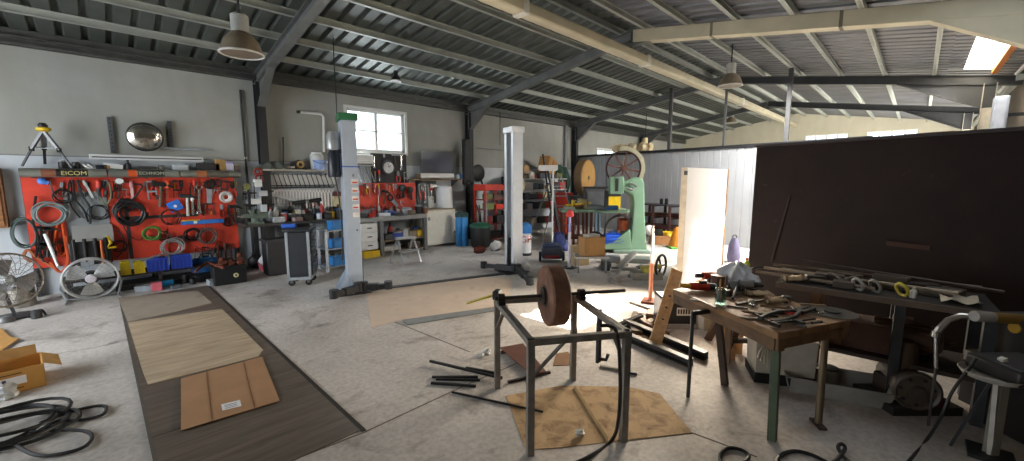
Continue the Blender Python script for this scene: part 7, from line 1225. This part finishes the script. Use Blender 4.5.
# ================================================================== RIGHT BACKGROUND: STEEL BENCH AND MACHINES
zb2 = .82; E1, E2 = gp(776, 282, zb2), gp(1003, 314, zb2); E1.z = E2.z = 0; de = (E2-E1).normalized(); ne = V((-de.y, de.x, 0)); ne = ne if ne.x > 0 else -ne; dp2 = .62; LB = (E2-E1).length
t = T('steel_bench', 'long dark steel bench loaded with rods in front of the dark sheet', 'bench', E1.lerp(E2, .5)+ne*.3)
MB().prism([E1+Z*(zb2-.04), E2+Z*(zb2-.04), E2+ne*dp2+Z*(zb2-.04), E1+ne*dp2+Z*(zb2-.04)], Z*.04).build('top', mat('#231c17', .65, .2), t); MB().bar(E1+Z*(zb2-.02)-ne*.01, E2+Z*(zb2-.02)-ne*.01, .02, .045).build('front_edge', mat('#5f5044', .5, .3), t)
for f_, m_ in ((.22, mat('#6a4a30', .7)), (.62, IRONP), (.97, IRONP)):
    for o_ in (.06, dp2-.06): p = E1.lerp(E2, f_)+ne*o_; MB().bar(p, p+Z*(zb2-.04), .07, .06, de).build('leg', m_, t)
MB().prism([E1+ne*.05+de*.2+Z*.3, E2+ne*.05+Z*.3, E2+ne*(dp2-.02)+Z*.3, E1+ne*(dp2-.02)+de*.2+Z*.3], Z*.03).build('lower_shelf', mat('#33281f', .7), t)
def eb(f_, o_, z_=zb2+.001): return E1.lerp(E2, f_)+ne*o_+Z*z_
for k, (f0, o0, f1, o1, h0, h1, r_, c_, lab) in enumerate(((-.12, .34, .86, .26, .05, .05, .013, '#b3a28c', 'pale long rod lying along the middle of the steel bench'), (-.08, .5, .98, .56, .06, .06, .012, '#6a5a4c', 'brown long rod lying at the back of the steel bench'), (-.15, .2, .5, .12, .03, .03, .014, '#8d7c68', 'tan rod sticking out past the left end of the steel bench'), (.05, .55, 1.05, .42, .12, .07, .012, '#4a3c34', 'dark long rod lying highest at the back of the steel bench'), (.1, .44, .7, .5, .03, .03, .016, '#3f362e', 'thick dark rod lying behind the pale long rod'))): tag(MB().cyl(eb(f0, o0, zb2+h0), eb(f1, o1, zb2+h1), r_, n=8).build('long_rod', mat(c_, .5, .3)), lab, 'rod')
glove('work_glove', 'cream work glove on the left of the steel bench among the rods', eb(.1, .14), -.7, mat('#c2a888', .9), 1.15); glove('work_glove', 'dark crumpled work glove behind the cream one on the steel bench', eb(.17, .38), .4, mat('#5a4a3c', .9))
for k, (f_, o_, c_, lab) in enumerate(((.42, .1, '#a9a6a0', 'pale ring strap lying in the middle of the steel bench'), (.5, .12, '#7d7a74', 'grey ring strap lying right of the pale one on the steel bench'), (.62, .12, '#c2b23a', 'yellow ring strap lying on the right of the steel bench'))): q = eb(f_, o_); tag(MB().torus(q+Z*.05, .055, .011, (.5, -.6, .3), 20, 6, 1, .85).build('ring_strap', mat(c_, .5)), lab, 'strap')
bottle('white_tube', 'little white tube standing by the yellow ring strap', eb(.67, .12), .022, .08, WHITE, WHITE)
q = eb(.86, .2); tag(MB().grid(lambda u, v_: q+de*(u-.5)*.2+ne*(v_-.5)*.24+Z*(.01+.03*math.sin(u*5+v_*3)**2), 8, 8, .002).build('white_rag', mat('#b5ad9e', .9)), 'pale grey rag lying at the right end of the steel bench', 'rag')
for k, (f_, o_, w_, h_, c_, lab) in enumerate(((.27, .3, .2, .07, '#3a3028', 'dark metal block on the steel bench behind the gloves'), (.35, .16, .14, .05, '#54483c', 'brown metal block on the steel bench left of the pale ring strap'), (.55, .34, .3, .04, '#4a4038', 'flat dark plate on the steel bench behind the ring straps'), (.74, .3, .26, .03, '#5c5348', 'flat brownish plate on the right of the steel bench'))): bx('metal_block', lab, 'block', eb(f_, o_), w_, .12, h_, mat(c_, .6, .2), math.atan2(de.y, de.x))
flat_ = None
# bits on the lower shelf and under it
for k, (f_, w_, h_, c_, nm, lab, cat) in enumerate(((.3, .4, .2, '#6b4a30', 'wooden_crate', 'wooden crate on the lower shelf of the steel bench', 'crate'), (.48, .3, .22, '#4a2f22', 'brown_box', 'brown box on the lower shelf right of the wooden crate', 'box'))): bx(nm, lab, cat, E1.lerp(E2, f_)+ne*.3+Z*.331, w_, .3, h_, mat(c_, .8), math.atan2(de.y, de.x))
motor('old_motor', 'old brown electric motor on the lower shelf of the steel bench', E1.lerp(E2, .68)+ne*.3+Z*.331, .12, .4, mat('#5a4030', .5, .2), 'motor', math.atan2(de.y, de.x))
t = openbox('grey_tray', 'long grey plastic tray on the floor under the steel bench', 'tray', gp(842, 398)+FWH*.1, .62, .3, .13, mat('#8d8a84', .5), RZL-.45, flare=.03)
t = openbox('white_crate', 'white plastic crate on the floor behind the green bench leg', 'crate', gp(792, 388)+FWH*.18+Z*.09, .42, .3, .3, mat('#b9b4a6', .5), RZL-.3, flare=.01); q = gp(792, 388)+FWH*.18; bx('black_pallet', 'black slotted base under the white plastic crate', 'base', q, .44, .32, .089, BLACK, RZL-.3)
for k in range(4): x0 = 752+3*k; wire('white_hose', 'thin pale hose drooping out of the white plastic crate, %s from the left' % ORD[k], [at(786+k*2, 352, q+Z*.3), at(772+k, 345-k, q+Z*.4-FWH*.1), at(762+k*2, 348, q-FWH*.16), at(758+k*3, 358+3*k, q-FWH*.2)], .008, mat('#c9c2b0', .6), cat='hose', group='pale hoses in the white crate')
t = openbox('wire_crate', 'pale wire basket on the floor behind the trestle', 'basket', gp(752, 354)+FWH*.75, .36, .26, .3, mat('#b3a68a', .6), RZL)
# flywheel pump
q = gp(920, 424)+ne*.12; t = T('flywheel_pump', 'old dark pump with a drilled pale flywheel under the steel bench', 'pump', q); c_ = at(916, 391, q); nw = (-FWH*.9+LEFT*.35).normalized(); r_ = 24*mpp(q)*.82; MB().lathe(c_-nw*.03, [(.03, 0), (r_-.02, 0), (r_, .01), (r_, .05), (r_-.015, .06), (r_-.03, .045), (.05, .045), (.04, .07), (0, .07)], 40, nw).build('flywheel', mat('#5a5047', .5, .3), t); qd = V((0, 0, 1)).rotation_difference(nw)
for k in range(7): a_ = 2*PI*k/7; hc = c_+nw*.0155+qd@V((r_*.68*math.cos(a_), r_*.68*math.sin(a_), 0)); MB().cyl(hc, hc+nw*.002, .012).build('bolt_hole', BLACK, t)
MB().cyl(c_-nw*.04, c_-nw*.34, .11).build('crankcase', mat('#3b2f28', .6, .2), t); MB().ob(q+nw*-.2+Z*.03, (.5, .36, .06), (0, 0, RZL)).build('base', mat('#2a2420', .6), t); MB().ob(c_-nw*.18-Z*.1, (.22, .26, .22), (0, 0, RZL)).build('body', mat('#33281f', .6), t); MB().lathe(c_-nw*.2+Z*.08, [(.08, 0), (.085, .05), (.07, .18), (.05, .22)], 16).build('cylinder_head', mat('#4b3826', .6), t); MB().bar(q+Z*.1-nw*.02+LEFT*.0, q+Z*.1-nw*.02-LEFT*.2, .05).build('red_bar', mat('#5a2a22', .6), t)
q = gp(862, 405)+FWH*.35; can('grey_drum', 'pale round tin on the floor between the tray and the flywheel pump', 'tin', q, .09, .14, mat('#7d7a72', .5), IRONP)
# bent chrome pipe
q = gp(935, 372)+ne*.02; q = at(934, 372, eb(.78, -.06)); q = V((q.x, q.y, 0)); c0 = at(936, 368, eb(.78, -.1)); t = T('chrome_pipe', 'bent chrome pipe with a collar standing at the right of the steel bench', 'pipe', c0); MB().cyl(c0, at(936, 338, eb(.78, -.1)), .012).build('stem', CHROME, t); c1 = at(936, 334, eb(.78, -.1)); MB().cyl(c1-Z*.02, c1+Z*.02, .024).build('collar', CHROME, t); MB().tube([c1, at(940, 328, eb(.8, -.1)), at(948, 320, eb(.82, -.1)), at(960, 316, eb(.86, -.08)), at(974, 317, eb(.9, -.06))], .02).build('bend', mat('#b3aea6', .3, .7), t)
MB().cyl(c0, V((c0.x, c0.y, 0)), .008).build('rod', mat('#4a4440', .5), t)
# stand with a tray at the right edge
q = gp(990, 456); t = T('machine_stand', 'pale steel post stand with a tray at the right edge of the picture', 'stand', q); hz = at(992, 372, q).z; MB().bar(q, (q.x, q.y, hz), .05, .05, FWH).build('post', mat('#8a8576', .5, .2), t); MB().bar(q+LEFT*.02-FWH*.01, V((q.x, q.y, hz))+LEFT*.05-FWH*.01, .02).build('edge_strip', mat('#d2cdc0', .5), t); MB().ob(q+Z*.01, (.2, .2, .02)).build('foot', IRONP, t)
c_ = V((q.x, q.y, hz))+LEFT*.06; MB().lathe(c_, [(.02, .004), (.13, .0), (.15, .03), (.145, .032), (.12, .01), (0, .01)], 24).build('tray', mat('#b9b4a8', .4, .2), t); MB().ob(c_-LEFT*.15+Z*.05, (.34, .3, .1), (0, 0, RZL)).build('motor_head', mat('#26221f', .5), t, bev=.02); MB().bar(V((q.x, q.y, hz+.02))-LEFT*.02, V((q.x, q.y, hz+.12))+LEFT*.02, .03).build('lug', mat('#c9c4b8', .5), t); MB().bar(q+LEFT*.14+FWH*.1, V((q.x, q.y, hz))+LEFT*.05, .015).build('brace', IRONP, t)
qq = gp(1016, 418)+FWH*.1; openbox('grey_bin', 'pale grey plastic bin at the right edge beside the post stand', 'bin', V((qq.x, qq.y, .2)), .3, .3, .2, mat('#9a978e', .5), RZL); bx('dark_stool', 'dark stool under the pale grey bin at the right edge', 'stool', V((qq.x, qq.y, 0)), .3, .3, .198, IRONP, RZL)
# tubes with wrapped ends above the stand
p0_ = at(972, 314, eb(.93, .0)); 
for k, (y, x0, x1, x2, c1, c2, lab) in enumerate(((316, 974, 992, 1030, '#a9a7a2', '#8a6a2a', 'grey and yellow wrapped roll on the right end of the steel bench'), (325, 1014, 1018, 1040, '#b58a2a', '#b58a2a', 'short yellow roll beside the wrapped roll at the right edge'))):
    a, b_, c_ = [at(xx, y+(xx-974)*.07, eb(.98, -.02, zb2+.05)) for xx in (x0, x1, x2)]; t = T('wrapped_roll', lab, 'roll', a); MB().cyl(a, b_, .035).build('pale_end', mat(c1, .6), t); MB().cyl(b_, c_, .034).build('wrapping', mat(c2, .6), t)
c_ = at(1022, 330, eb(.98, -.02, zb2+.05)); bx('dark_cabinet', 'dark cabinet carrying the short yellow roll at the right edge', 'cabinet', V((c_.x+.1, c_.y-.08, 0)), .34, .3, zb2-.03, mat('#1f1a17', .6), RZL)
wire('power_cable', 'black cord hanging from the post stand down to the floor', [at(976, 358, q+Z*.5+LEFT*.1), at(968, 370, q+Z*.4+LEFT*.14), at(952, 392, q+Z*.3+LEFT*.2), at(942, 415, q+LEFT*.3+Z*.1), gp(928, 438, .01), gp(908, 462, .01), gp(900, 470, .01)], .009, BLACK, cat='cable')
# ================================================================== MORE TOOLS ON THE RED BOARD AND MORE BENCH CLUTTER
CL = [CHROME, GREYP, IRONP, DSTEEL, STEEL]; HC = [BLACK, RED, DARKWOOD, BK, mat('#7a2018', .5), BROWN, YEL, IRONP]; HCN = ['black', 'red', 'wooden', 'dark', 'dark red', 'brown', 'yellow', 'grey']
def row(n, x0, x1, y0, y1, jit, where, kinds, Y, w=1.0, grp=None):
    cnt = {}
    for i in range(n):
        x = x0+(x1-x0)*(i+.5)/n+random.uniform(-.6, .6); k = kinds[i % len(kinds)]; c2i = (i*3+len(where)) % len(HC); nm = {'rod': 'bar', 'file': 'file'}.get(k, k)
        tool(k, W(x, y0+random.uniform(0, 2), Y), W(x+random.uniform(-1.2, 1.2), y1+random.uniform(-jit, jit), Y), CL[(i*2+1) % 5], HC[c2i], '%s with %s grip %s, %s from the left' % (nm, HCN[c2i], where, ORD[i]), 'hand_'+k if k in ('file', 'rod', 'saw') else k, grp, w)
row(13, 140, 238, 181, 193, 3, 'in back row under the tube', ['pliers', 'screwdriver', 'clamp', 'wrench', 'hammer', 'shears', 'file'], YB-.015, .95, 'back row under the metal tube')
row(8, 184, 238, 203, 215, 2, 'over the spirit level', ['wrench', 'pliers', 'file', 'clamp'], YB-.015, 1.0, 'row over the spirit level')
row(8, 58, 126, 180, 194, 4, 'in left row under the tube', ['pliers', 'wrench', 'clamp', 'screwdriver', 'strap'], YB-.02, .95, 'left row under the metal tube')
row(5, 36, 58, 228, 252, 4, 'under the grey green hose', ['clamp', 'strap', 'wrench', 'rod'], YB-.02, .7, 'dark cluster under the hose')
row(7, 192, 238, 246, 262, 3, 'in the low rusty row', ['file', 'clamp', 'wrench', 'pliers'], YB-.015, .9, 'low rusty row')
for k, (x, y, R_, r_, m_, lab) in enumerate(((63, 196, .09, .008, BLACK, 'black cable loop hanging at the upper left of the red board'), (98, 212, .1, .006, DSTEEL, 'thin dark wire loop in front of the grey sheet panel'), (126, 205, .09, .01, BLACK, 'small black cable loop just above the thick black coil'), (163, 236, .07, .007, mat('#3a2a22', .5), 'little brown loop right of the green cord coil'), (228, 222, .07, .007, DSTEEL, 'small dark wire loop at the right edge of the red board'), (180, 240, .06, .008, IRONP, 'little dark loop above the silver grey wire coil'), (120, 246, .08, .007, BLACK, 'thin black loop over the yellow crates'))):
    coil('wire_loop', lab, W(x, y, YB-.04), R_, r_, m_, 3, .014, (0, 1, 0), cat='cable')
# the white pulley block and hooks that hang on the wall between board and column
for k, (x, y0, y1, lab) in enumerate(((243, 186, 200, 'small dark hook on the wall right of the red board, upper'), (244, 204, 222, 'small dark hook on the wall right of the red board, lower'))): tool('clamp', W(x, y0, 8.98), W(x, y1, 8.98), DSTEEL, BK, lab, 'hook', w=.6)
# wrench bench: more small clutter in two rows
PALB = [('white', '#d6d6d2'), ('black', '#1d1e20'), ('red', '#b0312a'), ('grey', '#7e8286'), ('blue', '#2c62b0'), ('dark grey', '#3d4044'), ('pale blue', '#9fb4d0'), ('brown', '#6a4c38'), ('yellow', '#cdb02a'), ('silver', '#b9bcc0')]
def clutter(n, xs, Y, z, where, hmin, hmax, wmin, wmax, seed, taken=()):
    rnd = random.Random(seed)
    for i in range(n):
        x = xs[0]+(xs[1]-xs[0])*(i+.5)/n; p = V((W(x, 230, Y).x, Y, z)); nm, c_ = PALB[(i*7+seed) % 10]; kind = ['tin', 'box', 'bottle', 'box', 'jar'][(i+seed) % 5]; h_ = rnd.uniform(hmin, hmax); w_ = rnd.uniform(wmin, wmax); lab = '%s %s %s, %s from the left' % (nm, kind, where, ORD[i])
        if kind == 'bottle': bottle('small_bottle', lab, p, w_*.4, h_*1.5, mat(c_, .5), HC[i % 8])
        elif kind in ('tin', 'jar'): can('small_'+kind, lab, kind, p, w_*.45, h_, mat(c_, .5), CL[i % 5])
        else: bx('small_box', lab, 'box', p, w_, .08, h_, mat(c_, .55), rnd.uniform(-.3, .3), CL[i % 5] if i % 2 else None)
clutter(14, (268, 340), 8.74, .9, 'in the back row below the wrench racks', .1, .22, .07, .12, 3)
clutter(10, (364, 428), 8.78, .86, 'at the back of the grey workbench', .08, .18, .08, .13, 5)
clutter(9, (388, 425), 8.66, .33, 'at the back under the grey workbench', .1, .24, .1, .16, 2)
clutter(8, (345, 364), 8.5, .0, 'on the floor between the lift column and the drawer unit', .1, .26, .08, .14, 7) if 0 else None
# floor offcuts around the bandsaw and the benches
for i, (x, y, a_, l_, c_) in enumerate(((602, 267, .3, .26, '#6d6a66'), (611, 282, .8, .22, '#8d8a84'), (622, 265, 1.2, .3, '#8a7a66'), (634, 277, 2.7, .22, '#55504c'), (640, 268, .1, .24, '#5d5a58'), (647, 273, 2.2, .24, '#7a5a44'))):
    p = gp(x, y); d_ = V((math.cos(a_), math.sin(a_), 0))*l_/2; tag(MB().bar(p-d_+V((0, 0, .025)), p+d_+V((0, 0, .025)), .07, .05).build('metal_offcut', mat(c_, .6, .2)), 'metal offcut on the floor before the bandsaw, %s from the left' % ORD[i], 'offcut', 'offcuts before the bandsaw')
for i, (x, y, a_, l_, c_) in enumerate(((634, 318, .4, .34, '#5a4a40'), (644, 326, 1.0, .3, '#7d6a5a'), (630, 326, -.6, .3, '#474340'), (650, 324, .2, .26, '#96806a'), (656, 332, 1.4, .3, '#6a4c3a'), (640, 312, 2.0, .26, '#6d6862'))):
    p = gp(x, y); d_ = V((math.cos(a_), math.sin(a_), 0))*l_/2; tag(MB().bar(p-d_+V((0, 0, .02+.03*(i % 2))), p+d_+V((0, 0, .02+.05*(i % 3))), .06, .03).build('scrap_piece', mat(c_, .6, .2)), 'scrap piece in the heap left of the leaning pine board', 'scrap', 'scrap heap by the leaning board')
# more on the timber bench
for i, (x0, y0, x1, y1, c_, nm, lab) in enumerate(((736, 304, 764, 300, '#3a322c', 'steel_file', 'dark flat file lying behind the hammer on the timber workbench'), (784, 318, 806, 327, '#7a7670', 'steel_punch', 'grey punch lying by the front corner of the timber workbench'), (752, 312, 770, 322, '#4a3c30', 'flat_key', 'dark flat key lying in front of the hammer'), (694, 298, 716, 308, '#5a4636', 'wood_shim', 'thin wood shim at the far left edge of the timber workbench'), (800, 304, 826, 306, '#8a7a64', 'pale_dowel', 'pale dowel lying at the back edge of the timber workbench'))):
    tag(MB().bar(gp(x0, y0, Tz+.008), gp(x1, y1, Tz+.008), .018, .014).build(nm, mat(c_, .5, .2)), lab, nm.split('_')[1])
for i, (x, y, r_, h_, c_, lab) in enumerate(((728, 296, .03, .05, '#3a2c24', 'short dark tin left of the grey heat gun'), (752, 304, .025, .035, '#b0a890', 'small cream cap beside the cream glove'), (786, 302, .035, .05, '#5a5048', 'squat brown tin behind the cutters'))): can('small_tin', lab, 'tin', gp(x, y, Tz), r_, h_, mat(c_, .5, .2), IRONP)
for i, (f_, o_, w_, d_, h_, c_) in enumerate(((.05, .4, .2, .1, .05, '#4a3c30'), (.2, .2, .14, .08, .06, '#2f2a26'), (.32, .44, .3, .08, .07, '#54483a'), (.45, .3, .18, .12, .05, '#3a342e'), (.58, .46, .22, .1, .09, '#4f4436'), (.7, .44, .26, .1, .06, '#38312b'), (.82, .42, .2, .14, .05, '#5a5046'))):
    bx('iron_piece', 'dark iron piece on the cluttered steel bench, %s from the left' % ORD[i], 'iron', eb(f_, o_), w_, d_, h_, mat(c_, .6, .3), math.atan2(de.y, de.x)+(.3 if i % 2 else -.3), group='iron pieces on the steel bench')
wire('bent_strap', 'thin pale strap curling over the left middle of the steel bench', [eb(.2, .2)+Z*.02, eb(.27, .28)+Z*.08, eb(.34, .22)+Z*.05, eb(.4, .3)+Z*.07, eb(.46, .2)+Z*.02], .009, mat('#8d8478', .5), cat='strap')
# ================================================================== LIGHT AND CAMERA
cd = bpy.data.cameras.new('camera'); cam = bpy.data.objects.new('camera', cd); COL.objects.link(cam)
cd.sensor_width = 36; cd.lens = FOC/1024*36; cd.clip_start = .02; cd.clip_end = 100
R3 = Matrix((CR, CU, -CF)).transposed(); cam.matrix_world = Matrix.Translation(CC)@R3.to_4x4(); SC.camera = cam
w = bpy.data.worlds.new('sky'); SC.world = w; w.use_nodes = True; bg = w.node_tree.nodes['Background']
bg.inputs[0].default_value = (.86, .93, 1.0, 1); bg.inputs[1].default_value = 6.0
def sun(d, e, col=(1, .93, .82), ang=.6):
    l = bpy.data.lights.new('sun', 'SUN'); l.energy = e; l.color = col; l.angle = math.radians(ang); o = bpy.data.objects.new('sun', l); COL.objects.link(o)
    o.rotation_euler = V(d).to_track_quat('-Z', 'Y').to_euler(); o.location = (6, -6, 9)
def area(name, loc, d, sx, sy, e, col=(1, 1, 1), spread=180):
    l = bpy.data.lights.new(name, 'AREA'); l.shape = 'RECTANGLE'; l.size = sx; l.size_y = sy; l.energy = e; l.color = col; l.spread = math.radians(spread)
    o = bpy.data.objects.new(name, l); COL.objects.link(o); o.location = loc; o.rotation_euler = V(d).to_track_quat('-Z', 'Y').to_euler(); return o
sun((-.4, 1, -1.08), 90, (1, .93, .82))
area('left_floor_fill', (XF+.02, 5.9, 1.3), (1, .3, -.35), 2.4, 3.6, 95, (.95, .97, 1), 112)  # fill added in the front wall opening to brighten the left floor
area('roof_and_fill_light', (10.4, -.62, zr(-.6)+.05), (-.12, 1, -1.0), 3.2, .5, 330, (1, .95, .88), 108)
area('roof_and_fill_light', (9.6, 1.9, zr(1.9)-.5), (.45, .5, -1), .3, 1.2, 210, (1, .97, .93), 130)  # added fill under closed roof, brightens the partition and bandsaw
area('far_hall_fill', (18, YR+.04, 1.9), (.15, 1, .35), 5, 3, 1150, (1, .96, .88))  # added fill on the closed right wall, brightens the far hall
area('window_daylight', (4.7, YL-.06, 2.78), (0, -1, -.15), 1.35, .85, 34, (.9, .96, 1))
area('panel_bounce_fill', (5.95, 2.25, 1.15), (-1, -.05, -.12), 1.3, 1.4, 165, (1, .85, .66), 150)  # lamp added in place of light bounced off the sunlit panel
vs = SC.view_settings; vs.view_transform = 'Standard'; vs.look = 'None'; vs.exposure = 0.0; vs.gamma = 1.0; vs.use_curve_mapping = False
SC.cycles.max_bounces = 8; SC.cycles.diffuse_bounces = 5; SC.cycles.use_denoising = True; SC.cycles.sample_clamp_indirect = 0
SC.cycles.transparent_max_bounces = 12; SC.cycles.caustics_reflective = False; SC.cycles.caustics_refractive = False
